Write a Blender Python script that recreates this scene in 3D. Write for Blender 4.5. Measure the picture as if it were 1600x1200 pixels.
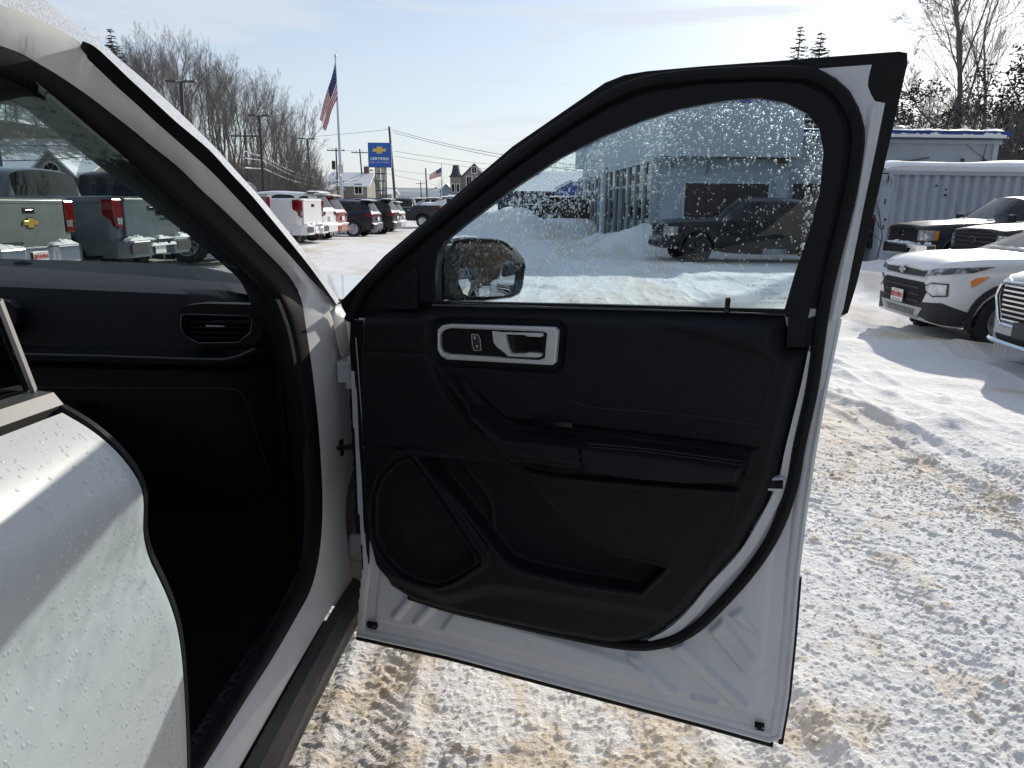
import bpy, bmesh, math, random
import numpy as np
from mathutils import Vector, Matrix
from mathutils.bvhtree import BVHTree
from mathutils.geometry import tessellate_polygon

for _o in list(bpy.data.objects):
    bpy.data.objects.remove(_o)
SC = bpy.context.scene
COL = SC.collection
PI = math.pi

# ------------------------------------------------------------------ camera, sky, sun, exposure
F, CAM_H = 1150.0, 1.5
YAW, PITCH, ROLL = math.radians(1.75), math.radians(13.73), math.radians(0.8)
_f = np.array([-math.sin(YAW) * math.cos(PITCH), math.cos(YAW) * math.cos(PITCH), -math.sin(PITCH)])
_r = np.array([math.cos(YAW), math.sin(YAW), 0.0])
_u = np.cross(_r, _f)
RV = _r * math.cos(ROLL) + _u * math.sin(ROLL)
UV = _u * math.cos(ROLL) - _r * math.sin(ROLL)
CAM = np.array([0.0, 0.0, CAM_H])
cd = bpy.data.cameras.new('camera')
cam = bpy.data.objects.new('camera', cd)
COL.objects.link(cam)
cam.matrix_world = Matrix(((RV[0], UV[0], -_f[0], 0), (RV[1], UV[1], -_f[1], 0), (RV[2], UV[2], -_f[2], CAM_H), (0, 0, 0, 1)))
cd.sensor_width = 36.0
cd.lens = F / 1600 * 36.0
cd.clip_start = 0.05
cd.clip_end = 9000
SC.camera = cam

SUN_EL, SUN_AZ = math.radians(24), math.radians(31)      # azimuth measured from +Y towards +X
world = bpy.data.worlds.new('World')
SC.world = world
world.use_nodes = True
wn, wl = world.node_tree.nodes, world.node_tree.links
wn.clear()
w_out = wn.new('ShaderNodeOutputWorld')
w_bg = wn.new('ShaderNodeBackground')
w_sky = wn.new('ShaderNodeTexSky')
w_sky.sky_type = 'NISHITA'
w_sky.sun_disc = False
w_sky.sun_elevation = SUN_EL
w_sky.sun_rotation = SUN_AZ
w_sky.air_density = 1.0
w_sky.dust_density = 0.7
w_sky.ozone_density = 2.8
w_bg.inputs['Strength'].default_value = 0.13
# thin cirrus: a stretched noise veil over the sky colour
w_tc = wn.new('ShaderNodeTexCoord')
w_map = wn.new('ShaderNodeMapping')
w_map.inputs['Scale'].default_value = (1.6, 1.6, 13.0)
w_map.inputs['Rotation'].default_value = (0.10, 0.16, 0.3)
w_no = wn.new('ShaderNodeTexNoise')
w_no.inputs['Scale'].default_value = 1.35
w_no.inputs['Detail'].default_value = 7.0
w_no.inputs['Roughness'].default_value = 0.58
w_no.inputs['Distortion'].default_value = 0.5
w_ramp = wn.new('ShaderNodeMapRange')
w_ramp.inputs['From Min'].default_value = 0.40
w_ramp.inputs['From Max'].default_value = 0.62
w_ramp.inputs['To Min'].default_value = 0.10
w_ramp.inputs['To Max'].default_value = 0.80
w_mix = wn.new('ShaderNodeMixRGB')
w_mix.inputs['Color2'].default_value = (5.55, 5.85, 6.3, 1)
wl.new(w_tc.outputs['Generated'], w_map.inputs['Vector'])
wl.new(w_map.outputs['Vector'], w_no.inputs['Vector'])
wl.new(w_no.outputs['Fac'], w_ramp.inputs['Value'])
# more veil towards the horizon
w_sep = wn.new('ShaderNodeSeparateXYZ')
wl.new(w_tc.outputs['Generated'], w_sep.inputs['Vector'])
w_hz = wn.new('ShaderNodeMapRange')
w_hz.inputs['From Min'].default_value = 0.0
w_hz.inputs['From Max'].default_value = 0.50
w_hz.inputs['To Min'].default_value = 0.80
w_hz.inputs['To Max'].default_value = 0.0
wl.new(w_sep.outputs['Z'], w_hz.inputs['Value'])
w_max = wn.new('ShaderNodeMath')
w_max.operation = 'MAXIMUM'
wl.new(w_ramp.outputs['Result'], w_max.inputs[0])
wl.new(w_hz.outputs['Result'], w_max.inputs[1])
wl.new(w_max.outputs['Value'], w_mix.inputs['Fac'])
wl.new(w_sky.outputs['Color'], w_mix.inputs['Color1'])
wl.new(w_mix.outputs['Color'], w_bg.inputs['Color'])
wl.new(w_bg.outputs['Background'], w_out.inputs['Surface'])

sd_ = bpy.data.lights.new('sun', 'SUN')
sun = bpy.data.objects.new('sun', sd_)
COL.objects.link(sun)
sd_.energy = 4.2
sd_.angle = math.radians(0.53)
sd_.color = (1.0, 0.93, 0.825)
SUN_DIR = Vector((math.sin(SUN_AZ) * math.cos(SUN_EL), math.cos(SUN_AZ) * math.cos(SUN_EL), math.sin(SUN_EL)))
sun.rotation_euler = SUN_DIR.to_track_quat('Z', 'Y').to_euler()

SC.view_settings.view_transform = 'Standard'
SC.view_settings.look = 'None'
SC.view_settings.exposure = 0.05
SC.view_settings.gamma = 1.0
SC.view_settings.use_curve_mapping = False
SC.cycles.max_bounces = 8
SC.cycles.transparent_max_bounces = 16
SC.cycles.caustics_reflective = False
SC.cycles.caustics_refractive = False

# ------------------------------------------------------------------ measuring helpers (photo pixels of a 1600 x 1200 frame -> points)
def ray(px, py):
    return _f + RV * (px - 800) / F + UV * (600 - py) / F
def at_z(px, py, z):
    d = ray(px, py); return CAM + d * (z - CAM_H) / d[2]
def at_y(px, py, y):
    d = ray(px, py); return CAM + d * y / d[1]
def at_x(px, py, x):
    d = ray(px, py); return CAM + d * x / d[0]
def at_plane(px, py, p0, n):
    d = ray(px, py); return CAM + d * (np.dot(np.asarray(p0) - CAM, n) / np.dot(d, n))

# ------------------------------------------------------------------ mesh helpers
def tag(o, label=None, cat=None, group=None, kind=None):
    if label: o['label'] = label
    if cat: o['category'] = cat
    if group: o['group'] = group
    if kind: o['kind'] = kind
    return o

def empty(name, loc=(0, 0, 0), rz=0.0, label=None, cat=None, group=None, parent=None):
    o = bpy.data.objects.new(name, None)
    COL.objects.link(o)
    o.location = loc
    o.rotation_euler = (0, 0, rz)
    if parent is not None: o.parent = parent
    return tag(o, label, cat, group)

def copy_tree(o, parent=None):
    c = o.copy()
    COL.objects.link(c)
    if parent is not None: c.parent = parent
    for ch in o.children:
        copy_tree(ch, c)
    return c

class MB:
    """collects shapes and links them as one mesh object"""
    def __init__(s):
        s.v, s.f, s.m = [], [], []
        s.mi = 0
    def add(s, vs, fs):
        b = len(s.v)
        s.v.extend([tuple(map(float, p)) for p in vs])
        for f in fs:
            s.f.append([i + b for i in f]); s.m.append(s.mi)
        return s
    def box(s, c, size, rz=0.0, rx=0.0, ry=0.0, taper=1.0):
        hx, hy, hz = size[0] / 2, size[1] / 2, size[2] / 2
        vs = [Vector((x * hx * (taper if z > 0 else 1), y * hy * (taper if z > 0 else 1), z * hz)) for z in (-1, 1) for y in (-1, 1) for x in (-1, 1)]
        R = Matrix.Rotation(rz, 3, 'Z') @ Matrix.Rotation(rx, 3, 'X') @ Matrix.Rotation(ry, 3, 'Y')
        vs = [R @ v + Vector(c) for v in vs]
        return s.add(vs, [(0, 2, 3, 1), (4, 5, 7, 6), (0, 1, 5, 4), (2, 6, 7, 3), (0, 4, 6, 2), (1, 3, 7, 5)])
    def bar(s, a, b, w, h=None, up=(0, 0, 1)):
        a, b = Vector(a), Vector(b)
        h = w if h is None else h
        d = (b - a).normalized()
        u = Vector(up)
        if abs(d.dot(u)) > 0.98: u = Vector((1, 0, 0))
        x = d.cross(u).normalized(); y = x.cross(d).normalized()
        vs = [p + x * sx * w / 2 + y * sy * h / 2 for p in (a, b) for sx, sy in ((-1, -1), (1, -1), (1, 1), (-1, 1))]
        return s.add(vs, [(0, 3, 2, 1), (4, 5, 6, 7), (0, 1, 5, 4), (1, 2, 6, 5), (2, 3, 7, 6), (3, 0, 4, 7)])
    def tube(s, path, r, n=6, cap=True):
        path = [Vector(p) for p in path]
        rs = r if hasattr(r, '__len__') else [r] * len(path)
        rings = []
        x = None
        for i, p in enumerate(path):
            d = (path[min(i + 1, len(path) - 1)] - path[max(i - 1, 0)])
            if d.length < 1e-9: d = Vector((0, 0, 1))
            d.normalize()
            if x is None:
                u = Vector((0, 0, 1)) if abs(d.z) < 0.9 else Vector((1, 0, 0))
                x = d.cross(u).normalized()
            else:
                x = (x - d * x.dot(d))
                x = x.normalized() if x.length > 1e-6 else d.orthogonal().normalized()
            y = d.cross(x)
            rings.append([p + (x * math.cos(2 * PI * k / n) + y * math.sin(2 * PI * k / n)) * rs[i] for k in range(n)])
        vs = [q for rg in rings for q in rg]
        fs = []
        for i in range(len(rings) - 1):
            for k in range(n):
                a, b = i * n + k, i * n + (k + 1) % n
                fs.append((a, b, b + n, a + n))
        if cap:
            fs.append(tuple(range(n - 1, -1, -1)))
            fs.append(tuple((len(rings) - 1) * n + k for k in range(n)))
        return s.add(vs, fs)
    def prism(s, poly, vec):
        """closed polygon (3d points) extruded by vec"""
        n = len(poly)
        p = [Vector(q) for q in poly]; e = Vector(vec)
        vs = p + [q + e for q in p]
        tris = tessellate_polygon([p])
        nrm = Vector((0, 0, 0))
        for i in range(n): nrm += p[i].cross(p[(i + 1) % n])
        fs = []
        for t in tris:
            a, b, c = (p[i] for i in t)
            k = (b - a).cross(c - a).dot(nrm) > 0
            t = t if k else (t[0], t[2], t[1])
            fs.append(tuple(t) if nrm.dot(e) < 0 else (t[0], t[2], t[1]))
            t2 = tuple(i + n for i in t)
            fs.append((t2[0], t2[2], t2[1]) if nrm.dot(e) < 0 else t2)
        for i in range(n):
            j = (i + 1) % n
            q = (i, j, j + n, i + n)
            fs.append(q if nrm.dot(e) > 0 else q[::-1])
        return s.add(vs, fs)
    def ribbon(s, A, B, vec=None):
        """quad strip between two polylines of equal length, optionally thickened by vec (or per-point vecs)"""
        n = len(A)
        A = [Vector(q) for q in A]; B = [Vector(q) for q in B]
        if vec is None:
            return s.add(A + B, [(i, i + 1, n + i + 1, n + i) for i in range(n - 1)])
        vv = [Vector(vec)] * n if not hasattr(vec[0], '__len__') else [Vector(q) for q in vec]
        A2 = [a + k for a, k in zip(A, vv)]; B2 = [b + k for b, k in zip(B, vv)]
        fs = []
        for i in range(n - 1):
            fs += [(i, i + 1, n + i + 1, n + i), (2 * n + i, 3 * n + i, 3 * n + i + 1, 2 * n + i + 1),
                   (i, 2 * n + i, 2 * n + i + 1, i + 1), (n + i, n + i + 1, 3 * n + i + 1, 3 * n + i)]
        fs += [(0, n, 3 * n, 2 * n), (n - 1, 3 * n - 1, 4 * n - 1, 2 * n - 1)]
        return s.add(A + B + A2 + B2, fs)
    def grid(s, P):
        """P[i][j] points"""
        ni, nj = len(P), len(P[0])
        return s.add([q for row in P for q in row], [(i * nj + j, i * nj + j + 1, (i + 1) * nj + j + 1, (i + 1) * nj + j) for i in range(ni - 1) for j in range(nj - 1)])
    def ball(s, c, r, nu=10, nv=6, half=False, R=None):
        r = r if hasattr(r, '__len__') else (r, r, r)
        vs, fs = [], []
        v0 = 0 if not half else nv // 2
        rows = nv + 1 if not half else nv // 2 + 1
        for i in range(rows):
            th = PI * i / nv if not half else PI / 2 * i / (rows - 1)
            for k in range(nu):
                ph = 2 * PI * k / nu
                q = Vector((math.sin(th) * math.cos(ph) * r[0], math.sin(th) * math.sin(ph) * r[1], math.cos(th) * r[2]))
                if R is not None: q = R @ q
                vs.append(q + Vector(c))
        for i in range(rows - 1):
            for k in range(nu):
                a, b = i * nu + k, i * nu + (k + 1) % nu
                fs.append((a, a + nu, b + nu, b))
        return s.add(vs, fs)
    def lathe(s, prof, c=(0, 0, 0), axis='Y', n=24):
        """prof: (radius, offset along axis)"""
        vs, fs = [], []
        for r, o in prof:
            for k in range(n):
                a = 2 * PI * k / n
                x, y = r * math.cos(a), r * math.sin(a)
                q = {'Y': (x, o, y), 'Z': (x, y, o), 'X': (o, x, y)}[axis]
                vs.append((q[0] + c[0], q[1] + c[1], q[2] + c[2]))
        for i in range(len(prof) - 1):
            for k in range(n):
                a, b = i * n + k, i * n + (k + 1) % n
                fs.append((a, b, b + n, a + n))
        return s.add(vs, fs)
    def mesh(s, name, mats, smooth=False, angle=35):
        me = bpy.data.meshes.new(name)
        me.from_pydata(s.v, [], s.f)
        mats = mats if isinstance(mats, (list, tuple)) else [mats]
        for m in mats: me.materials.append(m)
        if len(mats) > 1: me.polygons.foreach_set('material_index', s.m)
        bm = bmesh.new(); bm.from_mesh(me)
        bmesh.ops.recalc_face_normals(bm, faces=bm.faces) if smooth != 'keep' else None
        if smooth:
            for f in bm.faces: f.smooth = True
            ca = math.radians(angle)
            for e in bm.edges:
                if len(e.link_faces) == 2 and e.calc_face_angle(0) > ca: e.smooth = False
        bm.to_mesh(me); bm.free()
        return me
    def build(s, name, mats, parent=None, smooth=False, angle=35, bevel=0.0, label=None, kind=None):
        o = bpy.data.objects.new(name, s.mesh(name, mats, smooth, angle))
        COL.objects.link(o)
        if parent is not None: o.parent = parent
        if bevel:
            m = o.modifiers.new('bevel', 'BEVEL'); m.width = bevel; m.segments = 2; m.limit_method = 'ANGLE'; m.angle_limit = math.radians(40)
        return tag(o, label, None, None, kind)

def np_mesh(name, V, Q, mats, parent=None, smooth=True, mi=None):
    """fast mesh from numpy arrays (V: n x 3, Q: m x 4 quads)"""
    me = bpy.data.meshes.new(name)
    V = np.ascontiguousarray(V, dtype=np.float32); Q = np.ascontiguousarray(Q, dtype=np.int32)
    k = Q.shape[1]
    me.vertices.add(len(V)); me.vertices.foreach_set('co', V.ravel())
    me.loops.add(Q.size); me.loops.foreach_set('vertex_index', Q.ravel())
    me.polygons.add(len(Q)); me.polygons.foreach_set('loop_start', np.arange(0, Q.size, k, dtype=np.int32))
    me.polygons.foreach_set('loop_total', np.full(len(Q), k, dtype=np.int32))
    for m in (mats if isinstance(mats, (list, tuple)) else [mats]): me.materials.append(m)
    if mi is not None: me.polygons.foreach_set('material_index', np.asarray(mi, dtype=np.int32))
    me.polygons.foreach_set('use_smooth', np.full(len(Q), bool(smooth)))
    me.update(calc_edges=True)
    o = bpy.data.objects.new(name, me)
    COL.objects.link(o)
    if parent is not None: o.parent = parent
    return o

def resample(pts, n):
    """polyline resampled to n points by arc length"""
    P = np.asarray(pts, float)
    d = np.r_[0, np.cumsum(np.linalg.norm(np.diff(P, axis=0), axis=1))]
    t = np.linspace(0, d[-1], n)
    return np.stack([np.interp(t, d, P[:, k]) for k in range(P.shape[1])], 1)

def smooth_line(pts, n, closed=False):
    """Catmull-Rom through pts, n samples, resampled by length"""
    P = np.asarray(pts, float)
    if closed: P = np.vstack([P[-1], P, P[0], P[1]])
    else: P = np.vstack([2 * P[0] - P[1], P, 2 * P[-1] - P[-2]])
    out = []
    for i in range(1, len(P) - 2):
        p0, p1, p2, p3 = P[i - 1:i + 3]
        for t in np.linspace(0, 1, 10, endpoint=False):
            out.append(0.5 * (2 * p1 + (p2 - p0) * t + (2 * p0 - 5 * p1 + 4 * p2 - p3) * t * t + (3 * p1 - p0 - 3 * p2 + p3) * t ** 3))
    out.append(P[-2])
    if closed:
        return resample(out, n + 1)[:-1]
    return resample(out, n)

def ss(a, b, x):
    t = np.clip((x - a) / (b - a), 0, 1)
    return t * t * (3 - 2 * t)

def sdf(poly, X, Y):
    """signed distance to a closed polygon, negative inside"""
    P = np.asarray(poly, float)
    d = np.full(X.shape, 1e18); ins = np.zeros(X.shape, bool)
    for i in range(len(P)):
        a, b = P[i], P[(i + 1) % len(P)]
        e = b - a
        t = np.clip(((X - a[0]) * e[0] + (Y - a[1]) * e[1]) / (e @ e + 1e-18), 0, 1)
        d = np.minimum(d, (X - a[0] - t * e[0]) ** 2 + (Y - a[1] - t * e[1]) ** 2)
        c = (a[1] > Y) != (b[1] > Y)
        with np.errstate(divide='ignore', invalid='ignore'):
            xi = a[0] + (Y - a[1]) * e[0] / (e[1] if e[1] != 0 else 1e-18)
        ins ^= c & (X < xi)
    d = np.sqrt(d)
    return np.where(ins, -d, d)

def dline(pl, X, Y):
    P = np.asarray(pl, float)
    d = np.full(X.shape, 1e18)
    for i in range(len(P) - 1):
        a, b = P[i], P[i + 1]; e = b - a
        t = np.clip(((X - a[0]) * e[0] + (Y - a[1]) * e[1]) / (e @ e + 1e-18), 0, 1)
        d = np.minimum(d, (X - a[0] - t * e[0]) ** 2 + (Y - a[1] - t * e[1]) ** 2)
    return np.sqrt(d)

def _hash(i, j, s):
    n = (i * 374761393 + j * 668265263 + s * 1274126177) & 0xFFFFFFFF
    n = ((n ^ (n >> 13)) * 1274126177) & 0xFFFFFFFF
    return ((n ^ (n >> 16)) & 0xFFFF) / 65535.0

def vnoise(x, y, s=0):
    xi = np.floor(x).astype(np.int64); yi = np.floor(y).astype(np.int64)
    fx, fy = x - xi, y - yi
    fx = fx * fx * fx * (fx * (fx * 6 - 15) + 10); fy = fy * fy * fy * (fy * (fy * 6 - 15) + 10)
    a, b, c, d = _hash(xi, yi, s), _hash(xi + 1, yi, s), _hash(xi, yi + 1, s), _hash(xi + 1, yi + 1, s)
    return (a + (b - a) * fx) * (1 - fy) + (c + (d - c) * fx) * fy

def fbm(x, y, o=4, s=0, g=0.5):
    r, a, t = 0, 1.0, 0
    for k in range(o):
        r = r + a * vnoise(x, y, s + k * 17); t += a
        x, y, a = x * 2.03 + 11.3, y * 2.03 - 7.7, a * g
    return r / t

# ------------------------------------------------------------------ materials
MATS = {}
def _nodes(name):
    m = bpy.data.materials.new(name); m.use_nodes = True
    nt = m.node_tree; b = nt.nodes['Principled BSDF']
    return m, nt, b
def N(nt, t, **kw):
    n = nt.nodes.new(t)
    for k, v in kw.items():
        if k in n.inputs: n.inputs[k].default_value = v
        else: setattr(n, k, v)
    return n
def mat(name, col, rough=0.5, metal=0.0, var=0.0, scale=8.0, bump=0.0, bscale=60.0, coat=0.0, spec=0.5, col2=None, lo=0.4, hi=0.65, stretch=(1, 1, 1), rvar=0.0):
    if name in MATS: return MATS[name]
    m, nt, b = _nodes(name)
    b.inputs['Base Color'].default_value = (*col, 1)
    b.inputs['Roughness'].default_value = rough
    b.inputs['Metallic'].default_value = metal
    b.inputs['Specular IOR Level'].default_value = spec
    if coat:
        b.inputs['Coat Weight'].default_value = coat; b.inputs['Coat Roughness'].default_value = 0.04
    tc = N(nt, 'ShaderNodeTexCoord')
    mp = N(nt, 'ShaderNodeMapping'); mp.inputs['Scale'].default_value = stretch
    nt.links.new(tc.outputs['Object'], mp.inputs['Vector'])
    if var or col2 or rvar:
        no = N(nt, 'ShaderNodeTexNoise', Scale=scale, Detail=6.0, Roughness=0.6)
        nt.links.new(mp.outputs['Vector'], no.inputs['Vector'])
        mr = N(nt, 'ShaderNodeMapRange'); mr.inputs['From Min'].default_value = lo; mr.inputs['From Max'].default_value = hi
        nt.links.new(no.outputs['Fac'], mr.inputs['Value'])
        if var or col2:
            mx = N(nt, 'ShaderNodeMixRGB')
            c2 = col2 or tuple(c * (1 - var) for c in col)
            mx.inputs['Color1'].default_value = (*col, 1); mx.inputs['Color2'].default_value = (*c2, 1)
            nt.links.new(mr.outputs['Result'], mx.inputs['Fac'])
            nt.links.new(mx.outputs['Color'], b.inputs['Base Color'])
        if rvar:
            m2 = N(nt, 'ShaderNodeMapRange'); m2.inputs['To Min'].default_value = rough; m2.inputs['To Max'].default_value = min(1, rough + rvar)
            nt.links.new(no.outputs['Fac'], m2.inputs['Value']); nt.links.new(m2.outputs['Result'], b.inputs['Roughness'])
    if bump:
        n2 = N(nt, 'ShaderNodeTexNoise', Scale=bscale, Detail=4.0)
        nt.links.new(mp.outputs['Vector'], n2.inputs['Vector'])
        bp = N(nt, 'ShaderNodeBump', Strength=bump, Distance=0.01)
        nt.links.new(n2.outputs['Fac'], bp.inputs['Height']); nt.links.new(bp.outputs['Normal'], b.inputs['Normal'])
    MATS[name] = m
    return m
def glass(name, tint, ior=1.45, rough=0.0, haze=0.0):
    """thin pane: tinted see-through plus fresnel reflection"""
    if name in MATS: return MATS[name]
    m = bpy.data.materials.new(name); m.use_nodes = True
    nt = m.node_tree; nt.nodes.clear()
    o = N(nt, 'ShaderNodeOutputMaterial'); t = N(nt, 'ShaderNodeBsdfTransparent'); g = N(nt, 'ShaderNodeBsdfGlossy')
    t.inputs['Color'].default_value = (*tint, 1); g.inputs['Roughness'].default_value = rough
    fr = N(nt, 'ShaderNodeFresnel', IOR=ior); mx = N(nt, 'ShaderNodeMixShader')
    # same fresnel on both sides of the pane
    gm = N(nt, 'ShaderNodeNewGeometry'); ml = N(nt, 'ShaderNodeMapRange'); ml.inputs['To Min'].default_value = ior; ml.inputs['To Max'].default_value = 1 / ior
    nt.links.new(gm.outputs['Backfacing'], ml.inputs['Value']); nt.links.new(ml.outputs['Result'], fr.inputs['IOR'])
    nt.links.new(fr.outputs['Fac'], mx.inputs['Fac']); nt.links.new(t.outputs['BSDF'], mx.inputs[1]); nt.links.new(g.outputs['BSDF'], mx.inputs[2])
    if haze:
        df = N(nt, 'ShaderNodeBsdfDiffuse'); df.inputs['Color'].default_value = (.6, .65, .7, 1)
        m2 = N(nt, 'ShaderNodeMixShader'); m2.inputs['Fac'].default_value = haze
        nt.links.new(mx.outputs['Shader'], m2.inputs[1]); nt.links.new(df.outputs['BSDF'], m2.inputs[2]); nt.links.new(m2.outputs['Shader'], o.inputs['Surface'])
    else:
        nt.links.new(mx.outputs['Shader'], o.inputs['Surface'])
    MATS[name] = m
    return m
def snow_mat():
    m, nt, b = _nodes('lot_snow')
    tc = N(nt, 'ShaderNodeTexCoord')
    def noise(sc, det=6.0, ro=0.6, st=None, di=0.0):
        n = N(nt, 'ShaderNodeTexNoise', Scale=sc, Detail=det, Roughness=ro, Distortion=di)
        if st:
            mp = N(nt, 'ShaderNodeMapping'); mp.inputs['Scale'].default_value = st; mp.inputs['Rotation'].default_value = (0, 0, -0.25)
            nt.links.new(tc.outputs['Object'], mp.inputs['Vector']); nt.links.new(mp.outputs['Vector'], n.inputs['Vector'])
        else: nt.links.new(tc.outputs['Object'], n.inputs['Vector'])
        return n
    def rng(src, a, b_, lo=0.0, hi=1.0):
        r = N(nt, 'ShaderNodeMapRange'); r.inputs['From Min'].default_value = a; r.inputs['From Max'].default_value = b_
        r.inputs['To Min'].default_value = lo; r.inputs['To Max'].default_value = hi
        nt.links.new(src, r.inputs['Value']); return r.outputs['Result']
    def mixc(f, c1, c2):
        x = N(nt, 'ShaderNodeMixRGB')
        for k, c in (('Color1', c1), ('Color2', c2)):
            if isinstance(c, tuple): x.inputs[k].default_value = (*c, 1)
            else: nt.links.new(c, x.inputs[k])
        nt.links.new(f, x.inputs['Fac']); return x.outputs['Color']
    def mul(a, b_):
        x = N(nt, 'ShaderNodeMath', operation='MULTIPLY'); nt.links.new(a, x.inputs[0]); nt.links.new(b_, x.inputs[1]); return x.outputs[0]
    at = N(nt, 'ShaderNodeAttribute', attribute_name='dirt')
    clump = noise(30, 6, .7)
    fine = noise(110, 3, .6)
    c = mixc(rng(clump.outputs['Fac'], .42, .70), (.82, .825, .835), (.76, .75, .735))
    c = mixc(mul(at.outputs['Fac'], rng(clump.outputs['Fac'], .34, .56, .45, 1.0)), c, (.66, .555, .42))
    c = mixc(mul(rng(fine.outputs['Fac'], .64, .78), rng(at.outputs['Fac'], 0, 1, .0, .35)), c, (.24, .17, .10))
    nt.links.new(c, b.inputs['Base Color'])
    b.inputs['Roughness'].default_value = 0.75
    b.inputs['Specular IOR Level'].default_value = 0.3
    grain = noise(48, 8, .72)
    bp0 = N(nt, 'ShaderNodeBump', Strength=0.75, Distance=0.014)
    nt.links.new(grain.outputs['Fac'], bp0.inputs['Height'])
    mid = noise(11, 7, .65)
    bp1 = N(nt, 'ShaderNodeBump', Strength=0.55, Distance=0.05)
    nt.links.new(mid.outputs['Fac'], bp1.inputs['Height']); nt.links.new(bp1.outputs['Normal'], bp0.inputs['Normal'])
    bp = N(nt, 'ShaderNodeBump', Strength=0.6, Distance=0.006)
    nt.links.new(bp0.outputs['Normal'], bp.inputs['Normal'])
    nt.links.new(fine.outputs['Fac'], bp.inputs['Height']); nt.links.new(bp.outputs['Normal'], b.inputs['Normal'])
    return m

M_SNOW = mat('snow', (.86, .87, .88), .7, bump=.35, bscale=30)
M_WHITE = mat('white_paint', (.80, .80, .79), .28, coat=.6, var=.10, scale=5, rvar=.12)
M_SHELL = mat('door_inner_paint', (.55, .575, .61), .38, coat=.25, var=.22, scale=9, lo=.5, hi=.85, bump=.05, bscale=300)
M_RUBBER = mat('black_rubber', (.008, .008, .010), .6, var=.4, scale=14, bump=.06, bscale=180, col2=(.012, .012, .014), spec=.14)
M_TRIM = mat('black_plastic', (.0048, .0056, .0082), .46, bump=.22, bscale=700, spec=.20, rvar=.1, scale=6)
M_TRIM2 = mat('satin_black_trim', (.006, .006, .0075), .45, bump=.08, bscale=500, spec=.22)
M_LEATHER = mat('black_leatherette', (.0054, .0064, .0098), .45, bump=.35, bscale=420, spec=.20, rvar=.12, scale=12)
M_GLOSSBLACK = mat('gloss_black', (.006, .006, .007), .12, coat=.4)
M_SILVER = mat('brushed_silver', (.56, .57, .59), .36, .45, rvar=.15, scale=40)
M_CHROME = mat('chrome', (.75, .76, .77), .08, 1.0)
M_THREAD = mat('grey_thread', (.04, .041, .045), .8)
M_INT = mat('dark_interior', (.007, .007, .008), .85, spec=.1, var=.4, scale=9)
M_TYRE = mat('tyre_rubber', (.016, .016, .017), .8, bump=.4, bscale=50, col2=(.06, .055, .05), lo=.5, hi=.8)
M_RIM = mat('alloy_rim', (.55, .56, .58), .3, 1.0)
M_TGLASS = glass('door_glass', (.74, .86, .90))
M_WSHIELD = glass('windshield_glass', (.80, .90, .88))
M_CARGLASS = glass('tinted_car_glass', (.10, .115, .12), 1.52)
M_CARGLASS2 = glass('clear_car_glass', (.42, .48, .48), 1.52)
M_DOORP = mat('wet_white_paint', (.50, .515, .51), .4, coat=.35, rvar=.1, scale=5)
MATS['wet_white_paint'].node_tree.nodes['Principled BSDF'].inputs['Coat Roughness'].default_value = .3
M_LAMPD = mat('dark_lens', (.10, .105, .11), .12, .3, coat=.8, col2=(.55, .57, .6), scale=11, lo=.5, hi=.62)
M_RED = mat('red_lens', (.17, .007, .010), .12, coat=.6, var=.5, scale=14)
M_LAMP = mat('clear_lens', (.62, .65, .68), .1, .55, var=.5, scale=9, coat=.6)
M_AMBER = mat('amber_lens', (.75, .22, .03), .2, coat=.4)
M_PLATE = mat('white_plate', (.8, .8, .8), .4)
M_PLATERED = mat('plate_red', (.55, .03, .04), .4)
M_GOLD = mat('gold_badge', (.75, .50, .12), .3, .8)
# ------------------------------------------------------------------ ground
GROUND_ANCHORS = []      # (x, y, z) filled below from the vehicles' resting heights
def ground_base(x, y):
    x = np.asarray(x, float); y = np.asarray(y, float)
    sw = np.full(np.broadcast(x, y).shape, 0.05); sz = np.zeros(sw.shape)
    for ax, ay, az, rr in GROUND_ANCHORS:
        w = np.exp(-((x - ax) ** 2 + (y - ay) ** 2) / (2 * rr * rr))
        sw = sw + w; sz = sz + w * az
    return sz / sw

# ------------------------------------------------------------------ the open-doored white suv we stand beside
SUV_AT = Vector((-1.35, 0.4, 0.0))
suv = empty('white_suv', SUV_AT, 0, 'white suv in the foreground with its front passenger door swung wide open', 'suv')
def on_suv(o):
    o.parent = suv; o.matrix_parent_inverse = Matrix.Translation(-SUV_AT); return o

DA = np.array([-0.44, 1.67, 0.0]); DD = np.array([0.943, -0.334, 0.0]); DD /= np.linalg.norm(DD)
DN = np.array([DD[1], -DD[0], 0.0])                    # towards the cabin side of the open door
def duvw(px, py, w=0.0):
    p = at_plane(px, py, DA + DN * w, DN); q = p - DA
    return float(q @ DD), float(q[2]), w
def L(px, py, w=0.0):
    u, v, _ = duvw(px, py, w); return (u, -w, v)
def LP(pts, w=0.0): return [L(a, b, w) for a, b in pts]
DOOR_M = Matrix(((DD[0], -DN[0], 0, DA[0]), (DD[1], -DN[1], 0, DA[1]), (0, 0, 1, 0), (0, 0, 0, 1)))

def prism_holes(mb, loops, vec):
    """first loop outer, the others holes; coplanar 3d loops"""
    P = [[Vector(q) for q in lp] for lp in loops]
    flat = [q for lp in P for q in lp]; n = len(flat); e = Vector(vec)
    tris = tessellate_polygon(P)
    fs = [tuple(t) for t in tris] + [tuple(i + n for i in t)[::-1] for t in tris]
    b = 0
    for lp in P:
        m = len(lp)
        for i in range(m):
            j = (i + 1) % m
            fs.append((b + i, b + j, b + j + n, b + i + n))
        b += m
    return mb.add(flat + [q + e for q in flat], fs)

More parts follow.
